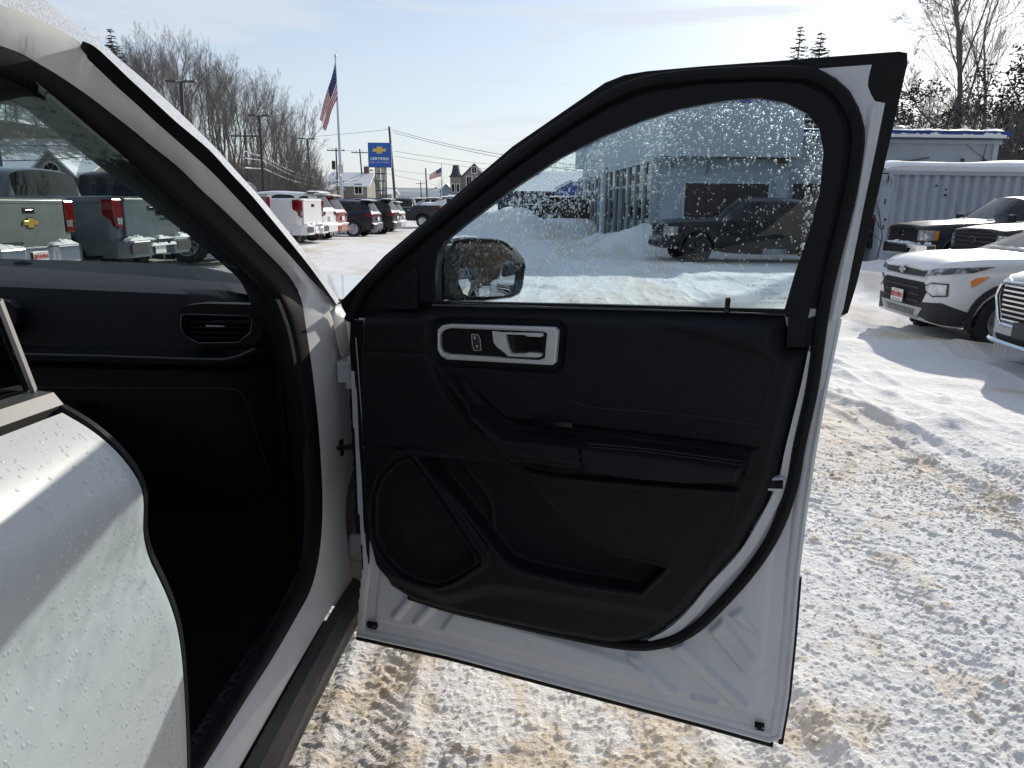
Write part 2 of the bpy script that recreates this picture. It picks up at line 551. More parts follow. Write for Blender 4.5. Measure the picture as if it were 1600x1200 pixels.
TOP_EDGE = [(533, 470), (600, 400), (700, 315), (800, 229), (900, 160), (945, 129), (975, 117), (1010, 111), (1100, 103), (1200, 96), (1300, 88), (1405, 80), (1418, 82)]
TRAIL_BLACK = [(1418, 100), (1400, 180), (1375, 290), (1340, 440), (1325, 489)]
TRAIL_WHITE = [(1311, 498), (1290, 600), (1272, 700), (1257, 800), (1245, 900), (1237, 1000), (1228, 1090), (1216, 1160)]
BOTTOM = [(1208, 1158), (1100, 1128), (900, 1075), (700, 1022), (558, 991)]
HINGE = [(562, 930), (568, 880), (561, 800), (552, 640), (546, 540), (533, 478)]
WINDOW = [(676, 473), (676, 420), (679, 394), (690, 375), (720, 350), (800, 290), (870, 244), (940, 209), (1000, 185), (1060, 166), (1130, 153), (1185, 149), (1230, 156), (1264, 174), (1285, 199), (1292, 235), (1286, 300), (1270, 362), (1250, 430), (1232, 491), (1100, 485), (900, 480)]
SILH = TOP_EDGE + TRAIL_BLACK + TRAIL_WHITE + BOTTOM + HINGE
LOWER = [(546, 500), (700, 478), (900, 484), (1232, 494), (1270, 480), (1300, 485), (1318, 488)] + TRAIL_WHITE + BOTTOM + HINGE[:-1]

door_mb = MB()
door_mb.prism(LP(LOWER, -0.004), (0, 0.095, 0))
# rolled hem along the bottom and trailing edge
hem = [L(a, b, 0.0) for a, b in TRAIL_WHITE + BOTTOM[1:]]
door_mb.tube(resample(hem, 60), 0.0055, 6)
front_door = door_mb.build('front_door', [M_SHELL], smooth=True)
front_door.matrix_world = DOOR_M
on_suv(front_door)
# pressed inner panel: a fine height field with the stamped ribs of the door
def field(poly_px, res, h_fun, w0, name, mats, parent, pad=0.0, region=None):
    P = np.array([duvw(a, b, w0)[:2] for a, b in poly_px])
    lo, hi = P.min(0) - res, P.max(0) + res
    us = np.arange(lo[0], hi[0], res); vs = np.arange(lo[1], hi[1], res)
    U_, V_ = np.meshgrid(us, vs)
    sd = sdf(P, U_, V_)
    H = h_fun(U_, V_, sd)
    idx = np.arange(U_.size).reshape(U_.shape)
    q = np.stack([idx[:-1, :-1], idx[:-1, 1:], idx[1:, 1:], idx[1:, :-1]], -1)
    c = 0.25 * (sd[:-1, :-1] + sd[:-1, 1:] + sd[1:, 1:] + sd[1:, :-1])
    keep = c < pad
    reg = region(U_, V_, sd) if region is not None else np.zeros(U_.shape, int)
    rc = reg[:-1, :-1]
    XYZ = np.stack([U_, -H, V_], -1).reshape(-1, 3)
    out = []
    for k, nm in enumerate(name if isinstance(name, (list, tuple)) else [name]):
        if nm is None: continue
        Q = q[keep & (rc == k)]
        if not len(Q): out.append(None); continue
        used, inv = np.unique(Q, return_inverse=True)
        o = np_mesh(nm, XYZ[used], inv.reshape(Q.shape), mats[k] if isinstance(mats, (list, tuple)) else mats, parent)
        out.append(o)
    return out
def uvs(pts, w=0.0): return np.array([duvw(a, b, w)[:2] for a, b in pts])

RIBS = [[(612, 962), (640, 929), (652, 932), (622, 968)], [(645, 972), (675, 938), (690, 941), (657, 977)],
        [(690, 983), (712, 953), (800, 975), (1010, 1040), (1030, 1075), (960, 1057), (860, 1030)],
        [(975, 1020), (1000, 1025), (1060, 1080), (1038, 1086)], [(1082, 1085), (1125, 1097), (1118, 1102), (1080, 1092)],
        [(1045, 1010), (1068, 1003), (1170, 1100), (1172, 1108), (1150, 1104)],
        [(1108, 985), (1130, 965), (1182, 1030), (1180, 1050), (1165, 1052)], [(1140, 960), (1160, 950), (1190, 1000), (1186, 995)]]
RIB_UV = [uvs(r) for r in RIBS]
def shell_h(U_, V_, sd):
    h = 0.0 * U_ + 0.0015 * fbm(U_ * 6, V_ * 6, 2, 5)
    for r in RIB_UV:
        h = h + 0.0100 * ss(0.003, -0.004, sdf(r, U_, V_))
    h = h - 0.010 * ss(-0.055, -0.035, sd) + 0.010 * ss(-0.030, -0.012, sd)        # channel before the hem
    return h
PANEL_CUT = [(590, 500), (1215, 505), (1240, 560), (1205, 745), (1165, 850), (1070, 945), (1000, 985), (800, 950), (640, 915), (600, 860), (585, 700)]
CUT_UV = uvs(PANEL_CUT)
field(LOWER, 0.0045, shell_h, 0.0, [None, 'inner_door_shell'], [None, M_SHELL], front_door, 0.0, lambda a, b, s: np.where(sdf(CUT_UV, a, b) < 0, 5, 1))
out_mb = MB()
out_mb.prism(LP([(540, 500), (700, 470), (1000, 478), (1325, 489)] + TRAIL_WHITE + BOTTOM + HINGE[:-1], -0.10), (0, 0.012, 0))
out_mb.build('outer_door_skin', M_WHITE, front_door)
rub = MB(); rub.tube(resample([L(a, b + 5, -0.03) for a, b in BOTTOM], 30), 0.007, 6); rub.tube(resample([L(a + 3, b, -0.05) for a, b in TRAIL_WHITE[4:]], 20), 0.007, 6)
rub.build('door_bottom_seal', M_RUBBER, front_door, True)

# window frame (black), white corner, weather seal, garnish ring
FRAME = TOP_EDGE + TRAIL_BLACK + [(1300, 500), (1262, 545), (1232, 500), (900, 489), (640, 484), (548, 505), (533, 478)]
fm = MB(); prism_holes(fm, [LP(FRAME, 0.0), LP(WINDOW, 0.0)], (0, 0.045, 0))
fm.build('window_frame', M_TRIM2, front_door, bevel=0.003)
WHITE_CORNER = [(1268, 108), (1362, 101), (1357, 122), (1356, 134), (1360, 146), (1367, 158), (1383, 161), (1366, 245), (1350, 320), (1332, 410), (1318, 482), (1304, 520), (1290, 600), (1262, 640), (1272, 560), (1300, 450), (1322, 380), (1338, 290), (1346, 235), (1349, 205), (1343, 170), (1328, 142), (1305, 121)]
wc = MB(); wc.prism(LP(WHITE_CORNER, 0.004), (0, 0.008, 0))
wc.tube(smooth_line(LP([(1364, 165), (1352, 240), (1338, 320), (1318, 410), (1300, 500)], 0.002), 30), 0.007, 6)
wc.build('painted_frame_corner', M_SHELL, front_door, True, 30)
SEAL = [(545, 500), (558, 470), (585, 432), (650, 372), (720, 314), (800, 250), (880, 194), (950, 152), (1010, 128), (1100, 117), (1200, 113), (1260, 116), (1292, 128), (1316, 150), (1334, 182), (1340, 212), (1336, 255), (1326, 312), (1308, 385), (1290, 460), (1278, 540), (1268, 610), (1249, 695), (1236, 765), (1208, 838), (1166, 900), (1114, 957), (1086, 982), (1058, 998), (1030, 1006), (1000, 1009), (950, 1004), (880, 990), (780, 968), (700, 949), (640, 930)]
sp = smooth_line(LP(SEAL, 0.010), 140)
sm_ = MB(); sm_.tube(sp, 0.0115, 8)
sp2 = smooth_line(LP([(a + (0 if b > 470 or a < 1200 else 4), b - (6 if a < 1290 and b < 470 else 0)) for a, b in SEAL[2:24]], 0.004), 100)
sm_.tube(sp2, 0.008, 6)
sm_.build('door_weather_seal', M_RUBBER, front_door, True)
GARN_OUT = [(640, 470), (640, 402), (660, 385), (720, 332), (800, 268), (880, 212), (950, 170), (1010, 146), (1100, 131), (1200, 127), (1250, 130), (1284, 144), (1306, 168), (1318, 200), (1320, 230), (1312, 290), (1296, 365), (1276, 440), (1262, 500), (1258, 543), (1228, 543), (1232, 491)]
garn = MB()
prism_holes(garn, [LP(GARN_OUT + [(1100, 485), (900, 480)], 0.014), LP([(a + (4 if a > 1245 else 0), b + 0.0) for a, b in [(680, 471), (680, 424), (683, 397), (694, 378), (722, 354), (802, 294), (872, 248), (942, 213), (1002, 189), (1062, 170), (1131, 157), (1184, 153), (1227, 160), (1257, 177), (1276, 201), (1283, 236), (1277, 300), (1261, 362), (1241, 430), (1226, 483), (1100, 480), (900, 475)]], 0.014)], (0, 0.016, 0))
garn.build('window_garnish', M_TRIM, front_door, bevel=0.005)
gl = MB(); gl.add(LP([(a, b) for a, b in [(560, 500), (640, 395), (800, 262), (940, 185), (1060, 145), (1190, 132), (1270, 160), (1305, 235), (1262, 500)]], -0.022), [tuple(range(9))])
door_glass = gl.build('door_glass', M_TGLASS, front_door)
chan = MB(); chan.tube(resample(LP([(676, 477), (800, 480), (1000, 485), (1228, 493)], 0.002), 20), 0.0035, 6)
chan.build('glass_channel_lip', mat('grey_lip', (.16, .17, .17), .5), front_door, True)
pin = MB(); pin.lathe([(0.0001, .026), (.004, .026), (.0055, .022), (.005, .008), (.0065, .004), (.0065, 0), (.0001, -.004)], (0, 0, 0), 'Z', 10)
pn = pin.build('lock_pin', M_GLOSSBLACK, front_door, True); pn.location = L(1136, 487, 0.012)

# sculpted trim panel
PANEL = [(572, 486), (600, 484), (655, 484), (676, 478), (900, 483), (1100, 488), (1226, 493), (1230, 541), (1262, 545), (1250, 600), (1226, 700), (1217, 742), (1198, 788), (1157, 857), (1108, 911), (1082, 943), (1058, 968), (1036, 985), (1020, 995), (1000, 1001), (955, 1005), (880, 994), (800, 977), (700, 955), (650, 940), (612, 916), (588, 876), (577, 830), (570, 740), (566, 640), (566, 560)]
W0 = 0.045
def U(p): return uvs(p, W0)
SPK = U([(641, 716), (624, 722), (604, 742), (593, 768), (591, 800), (593, 835), (606, 862), (632, 889), (655, 901), (683, 908), (704, 903), (748, 876), (745, 866), (690, 784), (650, 722)])
SPKO = U([(641, 706), (618, 716), (594, 740), (583, 768), (581, 800), (583, 840), (598, 870), (625, 898), (655, 911), (684, 917), (708, 911), (755, 882), (757, 868), (700, 780), (655, 714)])
POCKET = U([(655, 713), (700, 718), (762, 722), (800, 736), (830, 758), (860, 795), (885, 822), (920, 848), (960, 868), (1040, 889), (1000, 928), (900, 913), (815, 893), (788, 878), (770, 856), (715, 785)])
POCK_IN = [(698, 720), (722, 748), (748, 780), (757, 800), (760, 840)]
ARM = U([(915, 681), (1000, 690), (1100, 703), (1168, 714), (1158, 748), (1080, 750), (1000, 743), (920, 729)])
ARMF = U([(760, 640), (800, 671), (915, 682), (919, 716), (905, 735), (860, 730), (812, 722), (790, 700), (745, 650), (705, 590), (715, 585)])
ARMLOW = U([(800, 697), (918, 713), (920, 732), (905, 737), (850, 729), (815, 722)])
RECESS = U([(740, 612), (790, 655), (915, 667), (1185, 700), (1168, 712), (1000, 688), (915, 680), (800, 668), (755, 635)])
UPPER = [(690, 500), (840, 492), (960, 500), (1000, 508), (1060, 528), (1130, 548), (1200, 568), (1214, 573)]
PILLAR = [(1226, 494), (1214, 572), (1190, 650), (1166, 745), (1140, 820), (1108, 893), (1082, 950), (1050, 985)]
FIN = [(686, 572), (700, 610), (740, 662), (795, 712), (822, 735), (862, 745), (1000, 757), (1150, 768)]
LEFTC = [(668, 500), (670, 560), (690, 604), (730, 655), (800, 730)]
LOWCREASE = [(605, 900), (690, 935), (770, 917), (900, 938), (1085, 968)]
SEAM1 = [(572, 549), (640, 551), (668, 552)]
PIL = U(PILLAR); UPL = U(UPPER); FINL = U(FIN); LFT = U(LEFTC); LOWC = U(LOWCREASE); SE1 = U(SEAM1); PIN = U(POCK_IN)
UPREG = U([(690, 500), (840, 492), (960, 500), (1000, 508), (1060, 528), (1130, 548), (1214, 573), (1226, 494), (900, 483), (690, 480)])
PILREG = U(PILLAR + [(1000, 1010), (1100, 1010), (1300, 800), (1300, 540), (1240, 490)])
LEFTREG = U(LEFTC + [(822, 735), (700, 706), (560, 700), (560, 480), (668, 484)])
BOTREG = U(LOWCREASE + [(1100, 1020), (560, 1020), (560, 880)])
DIALREG = U([(686, 572), (760, 578), (850, 606), (930, 640), (1185, 667), (1170, 714), (915, 682), (795, 712), (740, 662), (700, 610)])
BEZ_OUT = [(690, 509), (702, 507), (865.5, 512), (872, 517), (868, 567), (862.5, 571), (697.5, 562), (688.5, 557), (683, 547.5), (683, 516)]
BEZ_IN = [(690, 517), (703.5, 513), (847.5, 518.7), (854, 520.5), (850.5, 559.5), (841.5, 562.5), (702, 554), (690, 550), (686.7, 540), (686.7, 523.5)]
BZ = U([(672, 505), (690, 496), (870, 500), (884, 512), (878, 575), (866, 584), (696, 574), (674, 560)])
ARMALL = U([(740, 628), (760, 640), (800, 671), (915, 682), (1000, 690), (1100, 703), (1168, 714), (1158, 748), (1080, 750), (1000, 743), (920, 731), (905, 735), (860, 730), (812, 722), (790, 700), (745, 650), (705, 590), (715, 585)])
ARMSEAM = U([(916, 680), (921, 733)])
def panel_h(U_, V_, sd):
    h = 0.040 + 0.0 * U_
    h = h + 0.013 * ss(0.0, -0.03, sdf(UPREG, U_, V_))                     # bolster above the crease
    h = h + 0.008 * ss(0.004, -0.012, sdf(LEFTREG, U_, V_))
    h = h - 0.016 * ss(0.004, -0.014, sdf(DIALREG, U_, V_))                # hollow under the handle
    fin = dline(FINL, U_, V_); h = h + 0.015 * np.exp(-(fin / 0.0075) ** 2)
    h = h - 0.020 * ss(0.006, -0.022, sdf(PILREG, U_, V_)) + 0.005 * np.exp(-(dline(PIL, U_, V_) / 0.006) ** 2)
    a = sdf(ARM, U_, V_); b = sdf(ARMF, U_, V_)
    h = np.maximum(h, 0.042 + 0.058 * ss(0.004, -0.014, sdf(ARMALL, U_, V_))) - 0.006 * np.exp(-(dline(ARMSEAM, U_, V_) / 0.0022) ** 2)
    h = h - 0.006 * np.exp(-(a / 0.0025) ** 2)
    h = h - 0.030 * ss(0.002, -0.010, sdf(ARMLOW, U_, V_))
    h = h - 0.022 * ss(0.003, -0.014, sdf(RECESS, U_, V_))
    s = sdf(SPKO, U_, V_); s2 = sdf(SPK, U_, V_)
    h = h + 0.018 * np.exp(-(np.minimum(np.abs(s), np.abs(s2)) / 0.0055) ** 2) * (s < 0.03)
    h = h - 0.008 * ss(0.0, -0.006, s2)
    pk = sdf(POCKET, U_, V_)
    h = h - 0.040 * ss(0.002, -0.010, pk) + 0.004 * np.exp(-((pk - 0.004) / 0.004) ** 2)
    h = h + 0.006 * np.exp(-(dline(PIN, U_, V_) / 0.004) ** 2)
    h = h - 0.012 * ss(0.01, -0.03, sdf(BOTREG, U_, V_))
    h = h - 0.010 * ss(0.004, -0.006, sdf(BZ, U_, V_))
    h = h - 0.004 * np.exp(-(dline(SE1, U_, V_) / 0.002) ** 2)
    e = ss(0.0, -0.028, sd)
    h = np.maximum(h, 0.003)
    return 0.004 + (h - 0.004) * np.sqrt(np.clip(e, 0, 1)) - 0.013 * ss(0.0, 0.0045, sd)
def panel_r(U_, V_, sd):
    r = np.zeros(U_.shape, int)
    r[sdf(UPREG, U_, V_) < 0] = 1
    r[sdf(DIALREG, U_, V_) < 0.0] = 1
    r[sdf(ARM, U_, V_) < 0] = 2
    r[sdf(ARMF, U_, V_) < 0] = 3
    r[sdf(POCKET, U_, V_) < -0.001] = 4
    r[sdf(SPK, U_, V_) < -0.002] = 5
    return r
M_GRILLE = mat('speaker_cloth', (.009, .009, .010), .75, bump=.9, bscale=900, spec=.3, col2=(.03, .03, .034), lo=.6, hi=.9, scale=18)
field(PANEL, 0.0031, panel_h, 0.008, ['trim_panel', 'upper_pad', 'armrest', 'armrest_pod', 'map_pocket', 'speaker_grille'],
      [M_TRIM, M_LEATHER, M_LEATHER, M_TRIM, M_TRIM, M_GRILLE], front_door, 0.0045, panel_r)

def stitches(paths, w, name):
    mb = MB()
    for pts, ww in paths:
        P = smooth_line([L(a, b, ww) for a, b in pts], max(8, int(len(pts) * 22)))
        for i in range(0, len(P) - 1):
            a = Vector(P[i]); b = a.lerp(Vector(P[i + 1]), 0.62)
            mb.bar(a, b, .0011, .0011)
    mb.build(name, M_THREAD, front_door, kind='stuff')
stitches([([(715, 576), (760, 578), (800, 585), (850, 604), (900, 629), (930, 637), (1000, 642), (1100, 652), (1184, 664)], 0.045),
          ([(920, 693), (1000, 700), (1100, 713), (1160, 721)], 0.104), ([(920, 698), (1000, 705), (1100, 718), (1159, 727)], 0.103)], 0, 'pad_stitching')

bz = MB(); prism_holes(bz, [LP(BEZ_OUT, 0.058), LP(BEZ_IN, 0.058)], (0, 0.016, 0))
bz.build('handle_bezel', M_SILVER, front_door, bevel=0.003)
bp_ = MB(); bp_.prism(LP(BEZ_IN, 0.047), (0, 0.006, 0)); bp_.build('bezel_backplate', M_TRIM, front_door)
hd = MB()
hd.prism(LP([(768.7, 517.5), (779, 519), (789.7, 521.7), (791, 531), (795, 546), (799.5, 552.8), (819, 553), (826.5, 551), (846, 552.7), (845.7, 557), (840, 559), (793.5, 556.8), (787.5, 551), (775.5, 541.5), (771, 535.5)], 0.062), (0, 0.012, 0))
hd.prism(LP([(778, 519.3), (847.5, 520.8), (849, 525), (844.5, 526.8), (823.5, 525.8), (819, 523.5), (789, 522.4)], 0.061), (0, 0.008, 0))
hd.build('inner_door_handle', M_SILVER, front_door, bevel=0.0022)
hp = MB(); hp.prism(LP([(793, 524), (848, 528), (846, 551), (820, 551), (801, 551)], 0.0475), (0, 0.0005, 0)); hp.build('handle_recess', M_GLOSSBLACK, front_door)
sw = MB(); LS = [(736.8, 522.5), (747, 522.7), (750, 529.5), (752, 547.5), (741, 547.5), (738, 540)]
sw.prism(LP(LS, 0.0505), (0, 0.004, 0)); swo = sw.build('lock_switch', M_GLOSSBLACK, front_door, bevel=0.001)
sr = MB(); sr.tube([L(a, b, 0.0505) for a, b in LS + LS[:1]], 0.0008, 5)
sr.box(L(742, 528, 0.0515), (.0045, .0012, .004)); sr.box(L(745.5, 541, 0.0515), (.0045, .0012, .004)); sr.tube([L(741, 526.5, .0515), L(741.5, 524.5, .0515), L(743.5, 524.5, .0515)], .0006, 4)
sr.build('switch_icon_rim', mat('pale_print', (.42, .43, .44), .4), front_door)
wsw = MB(); wsw.prism(LP([(832, 656), (893, 661), (896, 668), (830, 664)], 0.062), (0, 0.006, 0)); wsw.build('window_switch', M_GLOSSBLACK, front_door, bevel=.002)
# latch, clips, hinges
lt = MB(); lt.prism(LP([(1196, 748), (1222, 746), (1228, 752), (1222, 766), (1212, 769), (1197, 766)], 0.024), (0, 0.02, 0))
lt.build('latch_bracket', M_SHELL, front_door, bevel=0.004)
lt = MB(); lt.prism(LP([(1199, 752), (1224, 751), (1223, 764), (1200, 763)], 0.027), (0, 0.01, 0)); lt.box(L(1219, 758, 0.029), (.006, .006, .012)); lt.build('door_latch', M_RUBBER, front_door)
STRIP = [(1263, 548), (1251, 605), (1227, 702), (1218, 745), (1199, 789), (1158, 859), (1109, 913), (1083, 945), (1059, 970), (1037, 987), (1012, 1000)]
ws = MB(); A_ = smooth_line(LP(STRIP, 0.012), 60); B_ = smooth_line(LP([(a + 13, b + 8) for a, b in STRIP], 0.010), 60)
ws.ribbon(A_, B_, (0, 0.01, 0)); ws.build('painted_edge_strip', M_SHELL, front_door, True)
for a, b in ((579, 979), (1186, 1138)):
    ck = MB(); ck.prism(LP([(a - 7, b - 6), (a + 8, b - 3), (a + 8, b + 5), (a - 7, b + 2)], 0.008), (0, 0.01, 0))
    ck.mi = 1
    for s in (-5, 6): ck.box(L(a + s, b, 0.0085), (.002, .002, .003))
    ck.build('door_clip', [M_RUBBER, M_SILVER], front_door)
dh = MB(); dh.bar(Vector(DOOR_M.inverted() @ Vector((-.52, 1.83, .868))), Vector(L(566, 697, 0.0)), .012, .014); dh.box(Vector(DOOR_M.inverted() @ Vector((-.525, 1.835, .868))), (.045, .03, .045)); dh.build('check_strap', M_RUBBER, front_door, bevel=.003)
ec = MB(); ec.tube(smooth_line([L(556, 620, -.03), L(560, 690, -.02), L(563, 760, -.03), L(565, 830, -.03)], 24), [0.014 + 0.002 * (i % 2) for i in range(24)], 8); ec.build('wiring_boot', M_RUBBER, front_door, True)
lk = MB(); lk.prism(LP([(548, 500), (568, 500), (566, 560), (569, 640), (573, 760), (577, 880), (566, 890), (560, 800), (553, 640), (546, 540)], 0.001), (0, 0.05, 0)); lk.build('hinge_side_seal', M_RUBBER, front_door)
ll = MB(); ll.tube(resample(LP([(556, 528), (560, 580), (566, 660), (568, 700)], 0.004), 10), 0.0013, 5); ll.build('seal_lip', M_SHELL, front_door)
sail = MB(); sail.prism(LP([(598, 484), (604, 466), (622, 440), (646, 418), (652, 420), (652, 484)], 0.020), (0, 0.012, 0)); sail.build('mirror_sail_trim', M_TRIM, front_door, bevel=.005)

# door mirror
MC = at_plane(768, 421, DA - DN * 0.20, DN)
MN = np.array([0.64, -0.765, 0.075]); MN /= np.linalg.norm(MN)
DI = DOOR_M.inverted()
def mir(pts, off=0.0): return [DI @ Vector(at_plane(a, b, MC + MN * off, MN)) for a, b in pts]
MGL = [(712, 402), (714, 384), (722, 380), (772, 379), (785, 381), (797, 389), (810, 400), (817, 411), (819, 420), (815, 446), (807, 459), (785, 463), (737, 464), (726, 459), (719, 444), (712, 421)]
MHO = [(696, 420), (698, 392), (703, 379), (714, 373), (735, 370), (779, 372), (792, 376), (807, 387), (821, 405), (824, 417), (819, 450), (814, 460), (801, 466), (754, 472), (715, 472), (702, 456), (696, 440)]
mnl = DI.to_3x3() @ Vector(MN)
mg = MB(); gp = mir(MGL); gc = sum(gp, Vector()) / len(gp); ng = len(gp); RMIR = 1.05
mv = [gc.copy()]
for s in (.2, .4, .6, .8, 1.0): mv += [gc + (q - gc) * s for q in gp]
mv = [q - mnl * ((q - gc).length_squared / (2 * RMIR)) for q in mv]
mf = [(0, 1 + k, 1 + (k + 1) % ng) for k in range(ng)]
for i in range(4): mf += [(1 + i * ng + k, 1 + (i + 1) * ng + k, 1 + (i + 1) * ng + (k + 1) % ng, 1 + i * ng + (k + 1) % ng) for k in range(ng)]
mg.add(mv, mf)
m_mirror = mat('mirror_silver', (.82, .85, .86), 0.01, 1.0)
mh = MB(); R0 = mir(MHO, 0.012); R1 = mir(MGL, 0.002)
ctr = sum(R0, Vector()) / len(R0)
rings = [[ctr + (p - ctr) * s - mnl * d for p in R0] for s, d in ((0.95, 0.0), (1.0, 0.006), (1.02, 0.03), (0.97, 0.07), (0.8, 0.11), (0.4, 0.135))]
n_ = len(R0); vs_ = [q for r in rings for q in r]; fs_ = []
for i in range(len(rings) - 1):
    for k in range(n_): fs_.append((i * n_ + k, i * n_ + (k + 1) % n_, (i + 1) * n_ + (k + 1) % n_, (i + 1) * n_ + k))
fs_.append(tuple((len(rings) - 1) * n_ + k for k in range(n_)))
mh.add(vs_, fs_)
back = [ctr + (p - ctr) * 0.95 - mnl * 0.02 for p in R0]
mh.add([rings[0][k] for k in range(n_)] + back, [(k, (k + 1) % n_, n_ + (k + 1) % n_, n_ + k) for k in range(n_)] + [tuple(n_ + k for k in range(n_))])
mh.build('mirror_housing', M_GLOSSBLACK, front_door, True)
mg.build('mirror_glass', m_mirror, front_door, True, 80)
ma = MB(); ma.prism([L(a, b, -0.05) for a, b in [(672, 470), (674, 400), (684, 384), (694, 380), (694, 470)]], (0, 0.09, 0)); ma.build('mirror_arm', M_TRIM, front_door, bevel=.02)

# water beads and runs on the outside of the door glass
rd = random.Random(5)
wp = uvs(WINDOW, -0.026); wmin, wmax = wp.min(0), wp.max(0)
dv, df = [], []
cand = []
while len(cand) < 21000:
    u, v = rd.uniform(wmin[0], wmax[0]), rd.uniform(wmin[1], wmax[1])
    cand.append((u, v))
cand = np.array(cand); sdw = sdf(wp, cand[:, 0], cand[:, 1])
top = np.interp(cand[:, 0], *np.array(sorted([(p[0], p[1]) for p in wp if p[1] > 1.33])).T)
rel = (top - cand[:, 1]) / 0.42
col = vnoise(cand[:, 0] * 26, cand[:, 0] * 0 + 3.3, 8)
beads = MB()
M_BEAD = bpy.data.materials.new('water_bead'); M_BEAD.use_nodes = True
nt_ = M_BEAD.node_tree; nt_.nodes.clear()
_o = N(nt_, 'ShaderNodeOutputMaterial'); _g = N(nt_, 'ShaderNodeBsdfGlass', IOR=1.33, Roughness=0.30); _t = N(nt_, 'ShaderNodeBsdfTransparent'); _mx = N(nt_, 'ShaderNodeMixShader')
_mx.inputs['Fac'].default_value = .42
nt_.links.new(_t.outputs['BSDF'], _mx.inputs[1]); nt_.links.new(_g.outputs['BSDF'], _mx.inputs[2]); nt_.links.new(_mx.outputs['Shader'], _o.inputs['Surface'])
for (u, v), s_, r_, c_ in zip(cand, sdw, rel, col):
    if s_ > -0.002: continue
    left = 1 - ss(0.35, 0.85, (u - wmin[0]) / (wmax[0] - wmin[0]))
    keep = (0.95 * math.exp(-max(r_, 0) / 0.13) + (0.14 + 0.62 * left) * (c_ > 0.45) * math.exp(-r_ / 0.6) + 0.045)
    if v < 1.47 and u < 0.47: keep *= .35
    if rd.random() > keep: continue
    rr = rd.choice((0.0006, 0.0008, 0.0010, 0.0012, 0.0015, 0.0021)) * (1.12 if r_ < .3 else .85)
    st = rd.uniform(1.0, 1.6)
    R = Matrix.Rotation(-PI / 2, 3, 'X')
    b0 = len(beads.v)
    nu, rows = 7, 3
    for i in range(rows + 1):
        th = PI / 2 * i / rows
        for k in range(nu):
            ph = 2 * PI * k / nu + 0.3
            beads.v.append((u + rr * math.sin(th) * math.cos(ph), 0.024 + rr * 0.75 * math.cos(th), v + rr * st * math.sin(th) * math.sin(ph)))
    for i in range(rows):
        for k in range(nu):
            a, b = b0 + i * nu + k, b0 + i * nu + (k + 1) % nu
            beads.f.append([a, a + nu, b + nu, b]); beads.m.append(0)
beads.build('water_beads', M_BEAD, front_door, 'keep', 80, kind='stuff')
et = MB()
for x0, x1, y in ((1190, 1214, 437), (1168, 1186, 446), (1190, 1222, 446), (1194, 1216, 452), (1182, 1226, 459), (1190, 1232, 466), (1188, 1228, 473)):
    for k in range(int((x1 - x0) / 4)):
        if rd.random() < .8: et.box(L(x0 + 4 * k, y, -0.0215), (.0024 * rd.uniform(.6, 1), .0004, .0022 * rd.uniform(.5, 1)))
et.build('etched_glass_mark', mat('etched_mark', (.32, .36, .38), .6), front_door, kind='stuff')

# ---- body side round the opening
TZ, TX, TS = 1.26, -0.50, 0.25
def S(px, py, off=0.0):
    p = at_x(px, py, TX - off)
    if p[2] > TZ: p = at_plane(px, py, (TX - off, 0, TZ), np.array([1.0, 0, TS]))
    return p
def SL(pts, off=0.0, n=60):
    q = smooth_line(pts, n)
    o = np.interp(np.linspace(0, 1, n), np.linspace(0, 1, len(off)), off) if hasattr(off, '__len__') else [off] * n
    return [S(a, b, k) for (a, b), k in zip(q, o)]
E0 = [(-60, -70), (20, -32), (71, 0), (100, 24), (126, 42), (147, 59), (171, 79), (197, 101), (223, 123), (250, 147), (276, 171), (307, 201), (345, 241), (376, 276), (408, 310), (439, 348), (471, 387), (502, 428), (528, 470)]
E1 = [(-60, -16), (0, 7), (39, 21), (79, 39), (129, 64), (147, 72), (171, 93), (197, 118), (223, 142), (250, 167), (276, 191), (300, 211), (329, 236), (360, 270), (392, 304), (423, 341), (455, 380), (486, 419), (518, 464), (526, 476)]
E2 = [(125, 74), (137, 92), (158, 112), (184, 137), (210, 160), (236, 184), (263, 208), (297, 238), (329, 267), (360, 299), (392, 333), (423, 367), (455, 402), (486, 437), (512, 464), (524, 479)]
E2W = [(-60, -16), (0, 7), (39, 21), (79, 39), (125, 66), (137, 92), (158, 112), (184, 137), (210, 160), (236, 184), (263, 208), (297, 238), (329, 267), (360, 299), (392, 333), (423, 367), (455, 402), (486, 437), (512, 464), (525, 492), (533, 520), (545, 590), (549, 640), (553, 690), (556, 720), (547, 750), (540, 800), (545, 870), (546, 905), (520, 945), (470, 1030), (420, 1118), (365, 1215), (300, 1330), (230, 1450)]
E3 = [(-60, 52), (0, 71), (34, 84), (58, 98), (84, 113), (116, 134), (147, 156), (179, 181), (210, 205), (236, 227), (263, 248), (282, 264), (313, 295), (345, 324), (376, 354), (408, 386), (439, 417), (458, 440), (471, 468), (478, 510), (484, 550), (490, 595), (497, 660), (502, 730), (504, 800), (499, 865), (486, 920)]
E2S = [(548, 905), (520, 945), (470, 1030), (420, 1118), (365, 1215), (300, 1330), (230, 1450)]
E3S = [(484, 924), (462, 966), (425, 1030), (380, 1100), (334, 1175), (270, 1275), (170, 1420)]
E4 = [(-60, 115), (0, 130), (60, 152), (110, 182), (200, 255), (300, 348), (380, 424), (425, 470), (446, 520), (462, 600), (472, 700), (476, 800), (468, 880), (440, 940), (390, 1030), (310, 1160), (200, 1330)]
E3F = E3 + E3S[1:]
E5 = [(-60, 148), (0, 157), (35, 161), (62, 181), (100, 210), (150, 250), (200, 289), (235, 315), (267, 342), (300, 367), (332, 395), (358, 417), (388, 448), (414, 515)]
